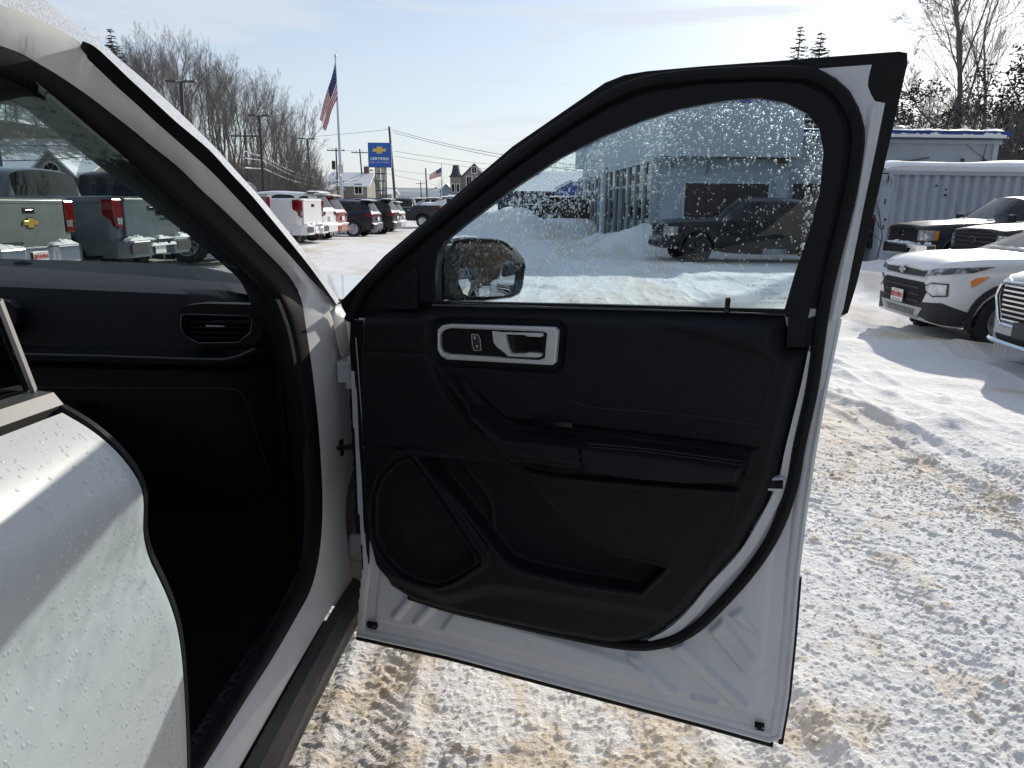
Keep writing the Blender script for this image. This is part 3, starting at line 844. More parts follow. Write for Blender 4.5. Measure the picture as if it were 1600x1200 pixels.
def strip(name, A, B, m, n=60, vec=(-.012, .03, 0), smooth=True, angle=40):
    mb = MB(); mb.ribbon(A, B, vec); o = mb.build(name, m, None, smooth, angle); return on_suv(o)
M_FROST = mat('frosted_paint', (.80, .81, .83), .35, coat=.3, col2=(.62, .63, .66), scale=160, lo=.45, hi=.6, bump=.8, bscale=420)
n = 80
a0, a1 = SL(E0, [.09, .05, .04], n), SL(E1, [.04, .008, .0], n)
fr = MB(); mid = [Vector(p).lerp(Vector(q), .5) + Vector((.005, .001, .003)) for p, q in zip(a0, a1)]
fr.grid([a0, mid, a1]); on_suv(fr.build('frosted_roof_pillar', M_FROST, None, True))
strip('pillar_rubber_strip', SL(E1[4:], .0, n), SL(E2, .03, n), M_RUBBER)
wa, wb = SL(E2W, [.0, .02, .03, .03, .03, .02, .01] + [.0] * 7, 160), SL(E3F, [.05, .06, .07, .07, .06, .05, .04] + [.02] * 7, 160)
bs = MB(); mid = [Vector(p).lerp(Vector(q), .45) + Vector((.004, -.010, 0)) for p, q in zip(wa, wb)]
bs.grid([wa, mid, wb])
bs.ribbon(wa, [Vector(p) + Vector((-.06, .05, 0)) for p in wa])
body_side = on_suv(bs.build('body_side_frame', M_WHITE, None, True, 60))
c3, c4 = SL(E3F, [.05, .06, .07, .07, .06, .05, .04, .03, .02, .018, .018, .018, .018, .018], 120), SL(E4, [.085, .095, .10, .10, .09, .08, .07, .05, .04, .035, .035, .035, .035, .035], 120)
sl_ = MB(); rows = []
for t in np.linspace(0, 1, 9):
    rows.append([Vector(p).lerp(Vector(q), t) + Vector((.005 * math.sin(PI * t) - (.008 if abs(t - .75) < .07 else 0), -.020 * math.sin(PI * t) * 1.0, 0)) for p, q in zip(c3, c4)])
sl_.grid(rows); on_suv(sl_.build('opening_seal', M_RUBBER, None, True, 50))
c4b, c5 = SL(E4[:10], [.087, .10, .105, .10, .09, .08], 60), SL(E5, [.15, .17, .19, .20, .20, .19], 60)
tr = MB(); tr.grid([[Vector(p).lerp(Vector(q), t) + Vector((.022 * math.sin(PI * t) + (.006 if .3 < t < .6 else 0), -.02 * math.sin(PI * t), 0)) for p, q in zip(c4b, c5)] for t in np.linspace(0, 1, 9)])
tr.ribbon(c5, [Vector(p) + Vector((-.03, .04, -.0)) for p in c5])
on_suv(tr.build('pillar_trim', M_TRIM, None, True, 45))
# hinges, wiring
for (a, b), h in (((541, 579), .055), ((559, 846), .06)):
    p = Vector(S(a, b, -.012)); hb = MB(); hb.box(p, (.035, .05, h)); hb.box(p + Vector((.02, -.01, -.03)), (.03, .04, .025)); hb.tube([p + Vector((.014, -.01, -h * .75)), p + Vector((.014, -.01, h * .75))], .009, 8)
    on_suv(hb.build('door_hinge', M_SHELL, None, bevel=.006))
fl = MB(); fl.ribbon(SL([(524, 478), (532, 482), (540, 520), (552, 560)], -.01, 12), SL([(515, 486), (520, 500), (528, 540), (545, 600)], .005, 12), (.0, .04, 0)); fl.build('fender_flange', M_WHITE, None, True); on_suv(bpy.data.objects['fender_flange'])
hg = MB(); hg.grid([[(x, y, z) for z in (.27, .6, .9, 1.15, 1.235)] for x, y in ((-.64, 2.06), (-.53, 2.04), (-.47, 2.02), (-.425, 1.99))]); on_suv(hg.build('hinge_gap_filler', mat('grimy_filler', (.20, .20, .20), .6, col2=(.05, .045, .04), scale=9), None, True))  # dark sheet added across the hinge gap, also keeps sun off the pillar
# rocker cladding
ra = [Vector(p) + Vector((.004, 0, 0)) for p in SL([(550, 902), (520, 948), (470, 1033), (420, 1122), (365, 1220), (300, 1335), (230, 1460)], 0, 40)]
rbm = [Vector(p) + Vector((.035, 0, -.055)) for p in ra]; rcm = [Vector(p) + Vector((.018, 0, -.13)) for p in ra]; rdm = [Vector(p) + Vector((-.2, 0, -.15)) for p in ra]
rk = MB(); rk.grid([ra, [p.lerp(q, .25) + Vector((.012, 0, 0)) for p, q in zip(ra, rbm)], rbm, [p.lerp(q, .45) for p, q in zip(rbm, rcm)], [p.lerp(q, .5) + Vector((-.008, 0, 0)) for p, q in zip(rbm, rcm)], rcm, rdm])
on_suv(rk.build('rocker_cladding', mat('grey_cladding', (.045, .044, .043), .62, bump=.4, bscale=160, col2=(.20, .18, .155), lo=.45, hi=.8, scale=7, stretch=(1, .4, 1)), None, True, 25))
# front wing, bonnet, nose, roof and far side, so that the car is whole
shellm = MB()
yb = np.r_[1.775, 1.82, 1.9, np.linspace(2.0, 3.0, 8)]
shellm.grid([[(-.50 + .05 * math.exp(-(y - 1.775) / .4) * (dx > 0) - .06 * max(0, (y - 2) / 1.0) ** 2 + dx, max(y, 2.0 if dx < -.05 else 0), z) for y in yb] for dx, z in ((.035, .30), (.045, .6), (.05, .85), (.05, 1.05), (.045, 1.21), (-.10, 1.21), (-.55, 1.22), (-.95, 1.23), (-1.5, 1.22), (-1.9, 1.15), (-2.0, .9), (-1.98, .34))])
shellm.grid([[(x, 3.0 + .22 * math.cos((x + 1.25) / .75 * PI / 2) if abs(x + 1.25) < .75 else 3.0, z) for z in (.3, .6, .9, 1.15)] for x in np.linspace(-2.0, -.56, 9)])
shellm.grid([[(x, y, 1.80 - .05 * ((x + 1.3) / .7) ** 2 - (.05 if y > .8 else 0)) for y in (1.0, .7, 0, -1.0, -2.2)] for x in np.linspace(-1.98, -.64, 7)])
shellm.grid([[(x, y, z) for y in (2.0, 1.0, 0, -1.2, -2.3)] for x, z in ((-2.08, .36), (-2.1, .8), (-2.06, 1.25))])
shellm.grid([[(x, -2.3, z) for x in (-2.08, -1.3, -.5)] for z in (.36, .9, 1.3, 1.78)])
on_suv(shellm.build('body_shell', M_WHITE, None, True, 35))
inn = MB()
inn.grid([[(x, y, .47 + (.35 * ss(1.75, 2.2, y))) for y in np.linspace(-2.2, 2.3, 24)] for x in np.linspace(-2.0, -.545, 8)])
inn.grid([[(x, 2.3, z) for z in (.45, .8, 1.16)] for x in (-2.0, -.62)])
inn.grid([[(x, y, 1.73) for y in (1.05, 0, -2.2)] for x in (-1.95, -.66)])
inn.box((-1.32, 1.2, .72), (.26, 1.4, .5))
inn.box((-.95, .35, .62), (.5, .62, .26)); inn.box((-.95, .05, 1.0), (.48, .16, .66), rx=.2)
inn.grid([[(-.64, y, z) for y in (1.80, 1.95, 2.2)] for z in (.47, .8, 1.2)])
on_suv(inn.build('cabin_lining', M_INT, None, True, 30))
# windscreen
w0, w1 = Vector(S(380, 432, .16)), Vector(S(20, 150, .13))
wsg = MB(); wsg.grid([[w0.lerp(w1, t) + Vector((-1.35 * s, .30 * math.sin(PI * s * .5) * (1 - .6 * t), .02 * s)) for t in (-.08, .3, .6, 1.1)] for s in (-.04, .25, .5, .8, 1.0)])
on_suv(wsg.build('windshield', M_WSHIELD, None, True))
# sheet of ice left at the top of the screen
icm = bpy.data.materials.new('ice_film'); icm.use_nodes = True
nt_ = icm.node_tree; nt_.nodes.clear()
_o = N(nt_, 'ShaderNodeOutputMaterial'); _t = N(nt_, 'ShaderNodeBsdfTransparent'); _d = N(nt_, 'ShaderNodeBsdfPrincipled'); _mx = N(nt_, 'ShaderNodeMixShader')
_d.inputs['Base Color'].default_value = (.62, .66, .68, 1); _d.inputs['Roughness'].default_value = .35; _d.inputs['Transmission Weight'].default_value = .35
_tc = N(nt_, 'ShaderNodeTexCoord'); _n1 = N(nt_, 'ShaderNodeTexNoise', Scale=70.0, Detail=6.0, Roughness=.75); _n2 = N(nt_, 'ShaderNodeTexNoise', Scale=9.0, Detail=4.0)
_uv = N(nt_, 'ShaderNodeAttribute', attribute_name='ice'); _a = N(nt_, 'ShaderNodeMath', operation='ADD'); _b = N(nt_, 'ShaderNodeMath', operation='MULTIPLY_ADD'); _r = N(nt_, 'ShaderNodeMapRange')
_b.inputs[1].default_value = .25; nt_.links.new(_n2.outputs['Fac'], _b.inputs[0]); nt_.links.new(_uv.outputs['Fac'], _b.inputs[2])
nt_.links.new(_tc.outputs['Object'], _n1.inputs['Vector']); nt_.links.new(_tc.outputs['Object'], _n2.inputs['Vector'])
nt_.links.new(_n1.outputs['Fac'], _a.inputs[0]); nt_.links.new(_b.outputs[0], _a.inputs[1])
_r.inputs['From Min'].default_value = 1.02; _r.inputs['From Max'].default_value = 1.16; _r.inputs['To Max'].default_value = .85
nt_.links.new(_a.outputs[0], _r.inputs['Value']); nt_.links.new(_r.outputs['Result'], _mx.inputs['Fac']); nt_.links.new(_t.outputs['BSDF'], _mx.inputs[1]); nt_.links.new(_d.outputs['BSDF'], _mx.inputs[2]); nt_.links.new(_mx.outputs['Shader'], _o.inputs['Surface'])
ts_, ss_ = np.linspace(.35, 1.1, 30), np.linspace(-.04, 1.0, 30)
fm_ = MB(); fm_.grid([[w0.lerp(w1, t) + Vector((-1.35 * s, .30 * math.sin(PI * s * .5) * (1 - .6 * t) + .006, .02 * s + .004)) for t in ts_] for s in ss_])
fro = on_suv(fm_.build('windshield_frost', icm, None, True, kind='stuff'))
at_ = fro.data.attributes.new('ice', 'FLOAT', 'POINT')
at_.data.foreach_set('value', np.array([-.6 + 1.16 * float(ss(.52, .80, t)) for s in ss_ for t in ts_], dtype=np.float32))
# dashboard from its rows
ROWS = [([(-90, 399), (0, 404), (180, 409), (300, 416), (368, 428)], 2.36), ([(-90, 420), (0, 421), (180, 425), (310, 433), (385, 446)], 2.12), ([(-90, 436), (0, 438), (200, 446), (330, 452), (398, 462)], 1.98), ([(-90, 446), (0, 448), (200, 456), (340, 463), (412, 472)], 1.93),
        ([(-90, 480), (0, 482), (200, 490), (350, 496), (424, 500)], 1.905), ([(-90, 536), (0, 538), (200, 545), (340, 548), (424, 540)], 1.89), ([(-90, 545), (0, 547), (200, 553), (345, 557), (420, 548)], 1.86), ([(-90, 560), (0, 562), (200, 567), (350, 570), (420, 560)], 1.86),
        ([(-90, 570), (0, 572), (200, 577), (350, 580), (422, 572)], 1.90), ([(-90, 640), (0, 640), (200, 642), (380, 645), (432, 640)], 1.88), ([(-90, 750), (0, 750), (200, 752), (380, 755), (440, 755)], 1.92), ([(-90, 900), (0, 900), (200, 900), (380, 900), (452, 880)], 2.05)]
dash = MB(); dash.grid([[at_y(a, b, Y + .10 * max(0, (i - 30) / 10.0) ** 2 * (1 if Y < 1.97 else 0)) for i, (a, b) in enumerate(smooth_line(p, 41))] for p, Y in ROWS])
dashboard = on_suv(dash.build('dashboard', M_LEATHER, None, True, 50))
ep = MB(); ep.ribbon([at_y(a, b, 1.95) for a, b in resample([(398, 460), (420, 500), (424, 560), (432, 640), (446, 760), (455, 880)], 20)], SL([(432, 470), (450, 520), (464, 600), (474, 700), (478, 800), (470, 880)], .045, 20), (0, .02, 0))
on_suv(ep.build('dash_end_cap', M_INT, None, True))
def dchild(mb, name, m, **k):
    o = mb.build(name, m, None, **k); o.parent = dashboard; return o
def dY(pts, Y): return [at_y(a, b, Y) for a, b in pts]
tb = MB(); tb.tube(dY([(20, 553), (150, 556), (270, 560), (348, 562), (372, 557), (399, 545)], 1.852), .0042, 6); dchild(tb, 'dash_trim_line', mat('satin_grey', (.045, .046, .05), .4, .2), smooth=True)
VO = [(279, 484), (292, 477), (320, 474), (395, 476), (410, 482), (414, 500), (408, 528), (396, 540), (320, 540), (296, 532), (282, 516)]
VI = [(283, 492), (300, 491), (388, 494), (394, 500), (391, 520), (372, 535), (310, 536), (288, 524), (282, 510)]
vt = MB(); prism_holes(vt, [dY(VO, 1.865), dY(VI, 1.865)], (0, .035, 0)); vent = dchild(vt, 'air_vent', M_TRIM, bevel=.006)
vb = MB(); vb.tube([Vector(q) for q in dY(VI + VI[:1], 1.862)], .0014, 5); dchild(vb, 'vent_rim', mat('dim_chrome', (.10, .105, .115), .35, 1.0), smooth=True)
vb = MB(); vb.prism(dY(VI, 1.90), (0, .004, 0)); dchild(vb, 'vent_backing', M_INT)
for k in range(4):
    y = 502 + k * 8; x0 = 300 if k < 3 else 306; x1 = 390 if k < 3 else 378
    vs1 = MB(); vs1.bar(at_y(x0, y, 1.875), at_y(x1, y + 1.5, 1.875), .004, .022, (0, 1, 0)); dchild(vs1, 'vent_slat', M_TRIM2)
tbb = MB(); tbb.bar(at_y(322, 510, 1.868), at_y(351, 511, 1.868), .006, .007); dchild(tbb, 'vent_tab', M_SILVER, bevel=.001)
for k in range(5):
    t2 = MB(); t2.box(at_y(291, 499 + k * 5, 1.87), (.007, .006, .003)); dchild(t2, 'vent_wheel_rib', M_TRIM2)
v2 = MB(); prism_holes(v2, [dY([(-60, 465), (10, 470), (26, 482), (28, 505), (18, 522), (-60, 522)], 1.865), dY([(-60, 478), (6, 481), (14, 488), (14, 505), (8, 512), (-60, 512)], 1.865)], (0, .035, 0)); dchild(v2, 'air_vent', M_TRIM, bevel=.005)
gb = MB(); GB = [(60, 606), (360, 607), (376, 612), (386, 630), (404, 690), (424, 752)]
gb.tube(dY(GB, 1.872), .0022, 5); dchild(gb, 'glovebox_seam', mat('seam_grey', (.010, .0105, .012), .6), smooth=True)
dcl = MB(); dcl.ball(at_y(36, 411, 2.25), (.03, .02, .008), 10, 6); dchild(dcl, 'sun_sensor', M_TRIM, smooth=True)
# sill plate with its embossed lettering
def text_mesh(s, size, name, m, depth=.002, parent=None, align='CENTER', font_scale=(1, 1), bold=0.0):
    cu = bpy.data.curves.new(name, 'FONT'); cu.body = s; cu.size = size; cu.align_x = align; cu.align_y = 'CENTER'; cu.extrude = depth; cu.offset = bold
    t = bpy.data.objects.new(name, cu); COL.objects.link(t)
    me = bpy.data.meshes.new_from_object(t)
    bpy.data.objects.remove(t); bpy.data.curves.remove(cu)
    for v in me.vertices: v.co.x *= font_scale[0]; v.co.y *= font_scale[1]
    me.materials.clear(); me.materials.append(m)
    o = bpy.data.objects.new(name, me); COL.objects.link(o)
    if parent is not None: o.parent = parent
    return o
splate = MB(); splate.box((-.60, 1.28, .505), (.075, .62, .006)); spo = on_suv(splate.build('sill_plate', M_TRIM2, None, bevel=.002))
tx = text_mesh('EXPLORER', .085, 'sill_lettering', mat('plate_grey', (.009, .009, .010), .6), .001, spo)
tx.matrix_world = Matrix.Translation((-.60, 1.28, .509)) @ Matrix.Rotation(PI / 2, 4, 'Z')
tx.matrix_parent_inverse = Matrix.Identity(4)

# rear door seen at the left edge
PROF = [(97, 645), (130, 664), (158, 684), (182, 706), (203, 731), (218, 756), (224, 780), (224, 805), (224, 835), (232, 870), (246, 900), (262, 935), (276, 978), (284, 1030), (289, 1100), (292, 1180), (292, 1260), (288, 1400)]
prof = smooth_line([at_y(a, b, .78) for a, b in PROF], 70)
rdm_ = MB()
ys = np.r_[.785, .78, np.linspace(.76, -1.35, 40)]
rows = []
for i, y in enumerate(ys):
    k = (.78 - y)
    rows.append([(p[0] - .012 * (i == 0) + .010 * math.sin(min(1, k / 1.2) * PI) - .03 * max(0, k - 1.2) + .02 * k * math.exp(-((p[2] - 1.10) / .05) ** 2) - .012 * k * math.exp(-((p[2] - 1.01) / .06) ** 2), y, p[2] + .045 * k * ss(1.05, 1.25, p[2])) for p in prof])
rdm_.grid(rows)
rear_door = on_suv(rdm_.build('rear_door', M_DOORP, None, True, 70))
ed = MB(); ed.tube([(p[0] - .010, .792, p[2]) for p in prof], .008, 6); ed.build('rear_door_edge_seal', M_RUBBER, rear_door, True)
ip = MB(); ip.grid([[(p[0] - d, .786 - e, p[2]) for p in prof[::3]] for d, e in ((.012, 0), (.10, .0), (.16, .10))]); ip.build('rear_door_inner', M_RUBBER, rear_door, True)
bpA, bpB = at_y(78, 631, .80), None
bm_ = MB(); bx0 = Vector(bpA)
sec = [(-.022, -.014), (.012, -.014), (.016, .0), (.006, .014), (-.022, .016)]
bm_.grid([[(bx0.x + a * (1 - 0) , bx0.y - k, bx0.z + b + .04 * k) for a, b in sec + sec[:1]] for k in (0, .2, .6, 1.2, 2.0)])
bm_.add([(bx0.x + a, bx0.y, bx0.z + b) for a, b in sec], [tuple(range(5))])
bm_.build('belt_molding', mat('dark_satin_molding', (.045, .044, .042), .5), rear_door, True, 30)
rg = MB(); g0 = Vector(at_y(44, 612, .79)); g1 = Vector(at_y(-12, 470, .74))
rg.add([g0, g0 + Vector((0, -1.0, .04)), g1 + Vector((-.05, -.9, .2)), g1], [(0, 1, 2, 3)])
rg.build('rear_door_glass', M_CARGLASS, rear_door)
rf = MB(); rf.bar(g0 + Vector((.004, .004, 0)), g1 + Vector((.004, .004, 0)), .0045, .008); rf.build('rear_glass_edge', mat('pale_edge', (.34, .33, .32), .5), rear_door)
bpil = MB(); bpil.bar(g0 + Vector((-.05, -.04, -.1)), g1 + Vector((-.06, -.05, .5)), .05, .06); on_suv(bpil.build('b_pillar', M_RUBBER, None))
# water on the rear door: clear beads
M_WET = bpy.data.materials.new('clear_water'); M_WET.use_nodes = True
nt_ = M_WET.node_tree; nt_.nodes.clear()
_o = N(nt_, 'ShaderNodeOutputMaterial'); _t = N(nt_, 'ShaderNodeBsdfTransparent'); _gl = N(nt_, 'ShaderNodeBsdfGlossy', Roughness=.05); _f2 = N(nt_, 'ShaderNodeFresnel', IOR=1.27); _mx = N(nt_, 'ShaderNodeMixShader')
_t.inputs['Color'].default_value = (1, 1, 1, 1)
_gm = N(nt_, 'ShaderNodeNewGeometry'); _ml = N(nt_, 'ShaderNodeMapRange'); _ml.inputs['To Min'].default_value = 1.33; _ml.inputs['To Max'].default_value = 1 / 1.33
nt_.links.new(_gm.outputs['Backfacing'], _ml.inputs['Value']); nt_.links.new(_ml.outputs['Result'], _f2.inputs['IOR'])
_df = N(nt_, 'ShaderNodeBsdfDiffuse'); _df.inputs['Color'].default_value = (.86, .88, .88, 1); _m2 = N(nt_, 'ShaderNodeMixShader'); _m2.inputs['Fac'].default_value = .38
nt_.links.new(_t.outputs['BSDF'], _m2.inputs[1]); nt_.links.new(_df.outputs['BSDF'], _m2.inputs[2])
nt_.links.new(_f2.outputs['Fac'], _mx.inputs['Fac']); nt_.links.new(_m2.outputs['Shader'], _mx.inputs[1]); nt_.links.new(_gl.outputs['BSDF'], _mx.inputs[2]); nt_.links.new(_mx.outputs['Shader'], _o.inputs['Surface'])
bvh = BVHTree.FromPolygons([v.co[:] for v in rear_door.data.vertices], [p.vertices[:] for p in rear_door.data.polygons])
wb_ = MB(); rb = random.Random(9)
for k in range(5200):
    y = .76 - 1.0 * rb.random() ** 1.5; z = rb.uniform(.62, 1.27)
    hit, nr, _, _ = bvh.ray_cast(Vector((0.3, y, z)), Vector((-1, 0, 0)))
    if hit is None: continue
    if nr.x < 0: nr = -nr
    r = rb.choice((.0007, .0009, .0012, .0016, .0022))
    q = nr.to_track_quat('Z', 'Y').to_matrix()
    wb_.ball(hit, (r, r * rb.uniform(1, 1.4), r * .38), 7, 5, True, q)
wb_.build('rear_door_water_beads', M_WET, rear_door, True, kind='stuff')
# ------------------------------------------------------------------ vehicles: lofted, subdivided bodies with real wheel openings, panes and lamps
def car_paint(name, col, dirt=.25, rough=.3, metal=0.0):
    return mat('paint_' + name, col, rough, metal, coat=.3 if max(col) < .06 else .7, spec=.3 if max(col) < .06 else .5, col2=tuple(c * (1 - dirt) + .28 * dirt for c in col), scale=4, lo=.45, hi=.8, rvar=.15)
P_GREY = car_paint('pewter', (.135, .16, .15)); P_BLUE = car_paint('slate', (.075, .098, .115)); P_TAN = P_BLUE
P_WHITE = car_paint('white', (.78, .78, .77), .12); P_RED = car_paint('red', (.26, .05, .035)); P_NAVY = car_paint('navy', (.009, .012, .024), .03)
P_BLACK = car_paint('black', (.009, .009, .011), .04); P_CHAR = car_paint('charcoal', (.024, .027, .034), .06); P_SILVER = car_paint('silver', (.42, .43, .44), .1, .3, .4)
M_UNDER = mat('underbody_black', (.010, .010, .010), .85)
M_CLAD = mat('black_cladding', (.022, .022, .024), .6, bump=.2, bscale=200)
M_SKID = mat('skid_silver', (.45, .46, .47), .4, .5)
M_BPLATE = mat('blank_plate_holder', (.03, .033, .038), .45)

def loft_body(st, win, parent, paint, level=2, crown=None):
    """st: stations (x, zb, w0, z3, w3, z4, w4, z5, w5, z7); win: {name: [(station interval, band), ...]}"""
    nst = len(st)
    V = []; idx = {}
    for i, (x, zb, w0, z3, w3, z4, w4, z5, w5, z7) in enumerate(st):
        pts = [(w0 * .965, zb), (w0, zb + .28 * (z3 - zb)), (w0 * .55 + w3 * .45 + .008, zb + .68 * (z3 - zb)), (w3, z3), (w4, z4), (w5, z5), (w5 * .72, z5 * .25 + z7 * .75), (0, z7)]
        for k, (w, z) in enumerate(pts):
            for s in ((1, -1) if k < 7 else (1,)):
                idx[i, k, s] = len(V); V.append((x, s * w, z))
        idx[i, 7, -1] = idx[i, 7, 1]
    names = ['body'] + list(win)
    wm = {}
    for j, nm in enumerate(win):
        for ib in win[nm]: wm[ib] = j + 1
    Fc, Mi = [], []
    for i in range(nst - 1):
        for k in range(7):
            for s in (1, -1):
                q = [idx[i, k, s], idx[i + 1, k, s], idx[i + 1, k + 1, s], idx[i, k + 1, s]]
                Fc.append(q if s == 1 else q[::-1]); Mi.append(wm.get((i, k), 0))
        Fc.append([idx[i, 0, 1], idx[i, 0, -1], idx[i + 1, 0, -1], idx[i + 1, 0, 1]]); Mi.append(0)
    for i, flip in ((0, False), (nst - 1, True)):
        for k in range(7):
            if k >= 3 and crown == 'bed' and i == nst - 1: continue
            q = [idx[i, k, 1], idx[i, k + 1, 1], idx[i, k + 1, -1], idx[i, k, -1]]
            if k == 6: q = [idx[i, 6, 1], idx[i, 7, 1], idx[i, 6, -1]]
            Fc.append(q[::-1] if flip else q); Mi.append(0)
    me = bpy.data.meshes.new('tmp'); me.from_pydata(V, [], Fc)
    me.polygons.foreach_set('material_index', Mi)
    for nm in names: me.materials.append(None)
    bm = bmesh.new(); bm.from_mesh(me)
    cl = bm.edges.layers.float.new('crease_edge')
    back = {v: k for k, v in idx.items()}
    for e in bm.edges:
        ms = {f.material_index for f in e.link_faces}
        a, b = back[e.verts[0].index], back[e.verts[1].index]
        c = 0.0
        if len(ms) > 1: c = .92
        elif a[1] == b[1] == 0: c = .8
        elif a[1] == b[1] and a[1] == 3: c = .45
        elif a[1] == b[1] and a[1] in (4,): c = .5
        elif len(e.link_faces) < 2: c = 1.0
        elif a[0] == b[0] and crown == 'bed' and st[a[0]][0] < -1.1 and a[1] >= 3 and b[1] >= 3 and a[0] < nst - 1 and st[a[0]][0] > -1.3: c = .8
        if crown == 'bed' and a[1] == b[1] and a[1] in (3, 4) and st[max(a[0], b[0])][0] < -1.22: c = .85
        if crown == 'bed' and a[0] == b[0] == nst - 1: c = .85
        e[cl] = c
    bm.to_mesh(me); bm.free()
    o = bpy.data.objects.new('tmp', me); COL.objects.link(o)
    md = o.modifiers.new('s', 'SUBSURF'); md.levels = level; md.render_levels = level
    dg = bpy.context.evaluated_depsgraph_get()
    me2 = bpy.data.meshes.new_from_object(o.evaluated_get(dg))
    bpy.data.objects.remove(o); bpy.data.meshes.remove(me)
    n = len(me2.vertices); co = np.zeros(n * 3, np.float32); me2.vertices.foreach_get('co', co); co = co.reshape(-1, 3)
    q = np.zeros(len(me2.loops), np.int32); me2.loops.foreach_get('vertex_index', q); q = q.reshape(-1, 4)
    mi = np.zeros(len(q), np.int32); me2.polygons.foreach_get('material_index', mi)
    bpy.data.meshes.remove(me2)
    cy = co[q].mean(1)[:, 1]
    bvh = BVHTree.FromPolygons(co.tolist(), q.tolist())
    def sub(Q, nm, m, push=0.0):
        u, inv = np.unique(Q, return_inverse=True)
        ob = np_mesh(nm, co[u], inv.reshape(-1, 4), m, parent)
        return ob
    body = sub(q[mi == 0], 'body', paint)
    for j, nm in enumerate(win):
        m = M_CARGLASS2 if nm == 'windshield' else M_CARGLASS
        base = nm.rstrip('0123456789_')
        if base == 'side_window':
            for s in (1, -1):
                Q = q[(mi == j + 1) & (cy * s > 0)]
                if len(Q): sub(Q, base, m)
        else:
            sub(q[mi == j + 1], base, m)
    return body, bvh

def patch(bvh, pts, d, parent, name, m, off=.008, thick=.012, nsub=3, smooth=True, label=None):
    """outline (3d, vehicle space) laid on the body along direction d; a lens, badge, grille ... with its own thickness"""
    d = Vector(d).normalized(); P = [Vector(p) for p in pts]
    bm = bmesh.new()
    vs = [bm.verts.new(p) for p in P]
    f = bm.faces.new(vs)
    bmesh.ops.triangulate(bm, faces=[f])
    for _ in range(nsub):
        es = [e for e in bm.edges if e.calc_length() > .09]
        if not es: break
        bmesh.ops.subdivide_edges(bm, edges=es, cuts=1)
        bmesh.ops.triangulate(bm, faces=[f for f in bm.faces if len(f.verts) > 3])
    for v in bm.verts:
        h, nn, _, _ = bvh.ray_cast(v.co - d * 2.0, d, 4.0)
        v.co = (h if h is not None else v.co) - d * off
    g = bmesh.ops.extrude_face_region(bm, geom=list(bm.faces))
    for v in [x for x in g['geom'] if isinstance(x, bmesh.types.BMVert)]: v.co += d * (thick + off)
    bmesh.ops.recalc_face_normals(bm, faces=bm.faces)
    me = bpy.data.meshes.new(name); bm.to_mesh(me); bm.free(); me.materials.append(m)
    o = bpy.data.objects.new(name, me); COL.objects.link(o); o.parent = parent
    return tag(o, label)

TYRES = {}
def wheel_meshes(r, wd, spokes, style='alloy', m_rim=None):
    k = (r, wd, spokes, style)
    if k in TYRES: return TYRES[k]
    t = MB()
    h = wd / 2
    t.lathe([(r * .64, -h * .86), (r * .70, -h), (r * .93, -h), (r * .99, -h * .8), (r, -h * .5), (r, h * .5), (r * .99, h * .8), (r * .93, h), (r * .70, h), (r * .64, h * .86)], n=28)
    for i in range(28):                                           # tread blocks
        a = 2 * PI * i / 28
        for s in (-1, 1):
            t.box((r * .995 * math.cos(a), s * h * .55, r * .995 * math.sin(a)), (.05, wd * .34, .03), ry=PI / 2 - a)
    ty = t.mesh('wheel', M_TYRE, True, 40)
    rm = MB()
    rm.lathe([(r * .66, -h * .9), (r * .66, h * .9), (r * .62, h * .86), (r * .58, h * .3), (r * .3, h * .1), (.001, h * .1)], n=28)
    rm.lathe([(.001, h * .62), (r * .13, h * .62), (r * .16, h * .4), (r * .16, h * .1)], n=12)
    for i in range(spokes):
        a = 2 * PI * i / spokes
        for da in ((-.09, .09) if style == 'split' else (0,)):
            rm.bar((r * .12 * math.cos(a), h * .50, r * .12 * math.sin(a)), (r * .62 * math.cos(a + da * 1.6), h * .72, r * .62 * math.sin(a + da * 1.6)), r * (.10 if style == 'split' else .17), h * .22, (0, 1, 0))
    rimm = rm.mesh('rim', mat('black_rim', (.03, .03, .033), .35) if style == 'black' else M_RIM, True, 40)
    TYRES[k] = (ty, rimm); return TYRES[k]
def wheels(parent, xs, yw, r, wd, spokes, style='alloy', m_rim=None):
    ty, rm = wheel_meshes(r, wd, spokes, style, m_rim)
    for x in xs:
        for s in (1, -1):
            w = bpy.data.objects.new('wheel', ty); COL.objects.link(w); w.parent = parent
            w.location = (x, s * yw, r); w.rotation_euler = (0, 0.3 * x, 0 if s == 1 else PI)
            q = bpy.data.objects.new('rim', rm); COL.objects.link(q); q.parent = w

def bowtie(parent, loc, rot, s, m=None, name='emblem'):
    mb = MB()
    P = [(-.5, -.02), (-.44, .16), (-.17, .16), (-.19, .27), (.21, .27), (.19, .16), (.5, .16), (.44, -.04), (.17, -.04), (.19, -.17), (-.21, -.17), (-.19, -.04), (-.5, -.04)]
    mb.prism([(x * s, y * s, 0) for x, y in P], (0, 0, .012))
    o = mb.build(name, m or M_GOLD, parent, bevel=.003)
    o.matrix_local = Matrix.Translation(loc) @ rot
    b2 = MB(); b2.prism([(x * s * 1.09, y * s * 1.16 - .008 * s, -.004) for x, y in P], (0, 0, .008)); b = b2.build('emblem_rim', M_CHROME, o)
    return o
REAR = Matrix(((0, 0, -1, 0), (-1, 0, 0, 0), (0, 1, 0, 0), (0, 0, 0, 1)))       # local x -> -y (reads left to right from behind), y -> z, z -> -x
FRONT = Matrix(((0, 0, 1, 0), (1, 0, 0, 0), (0, 1, 0, 0), (0, 0, 0, 1)))
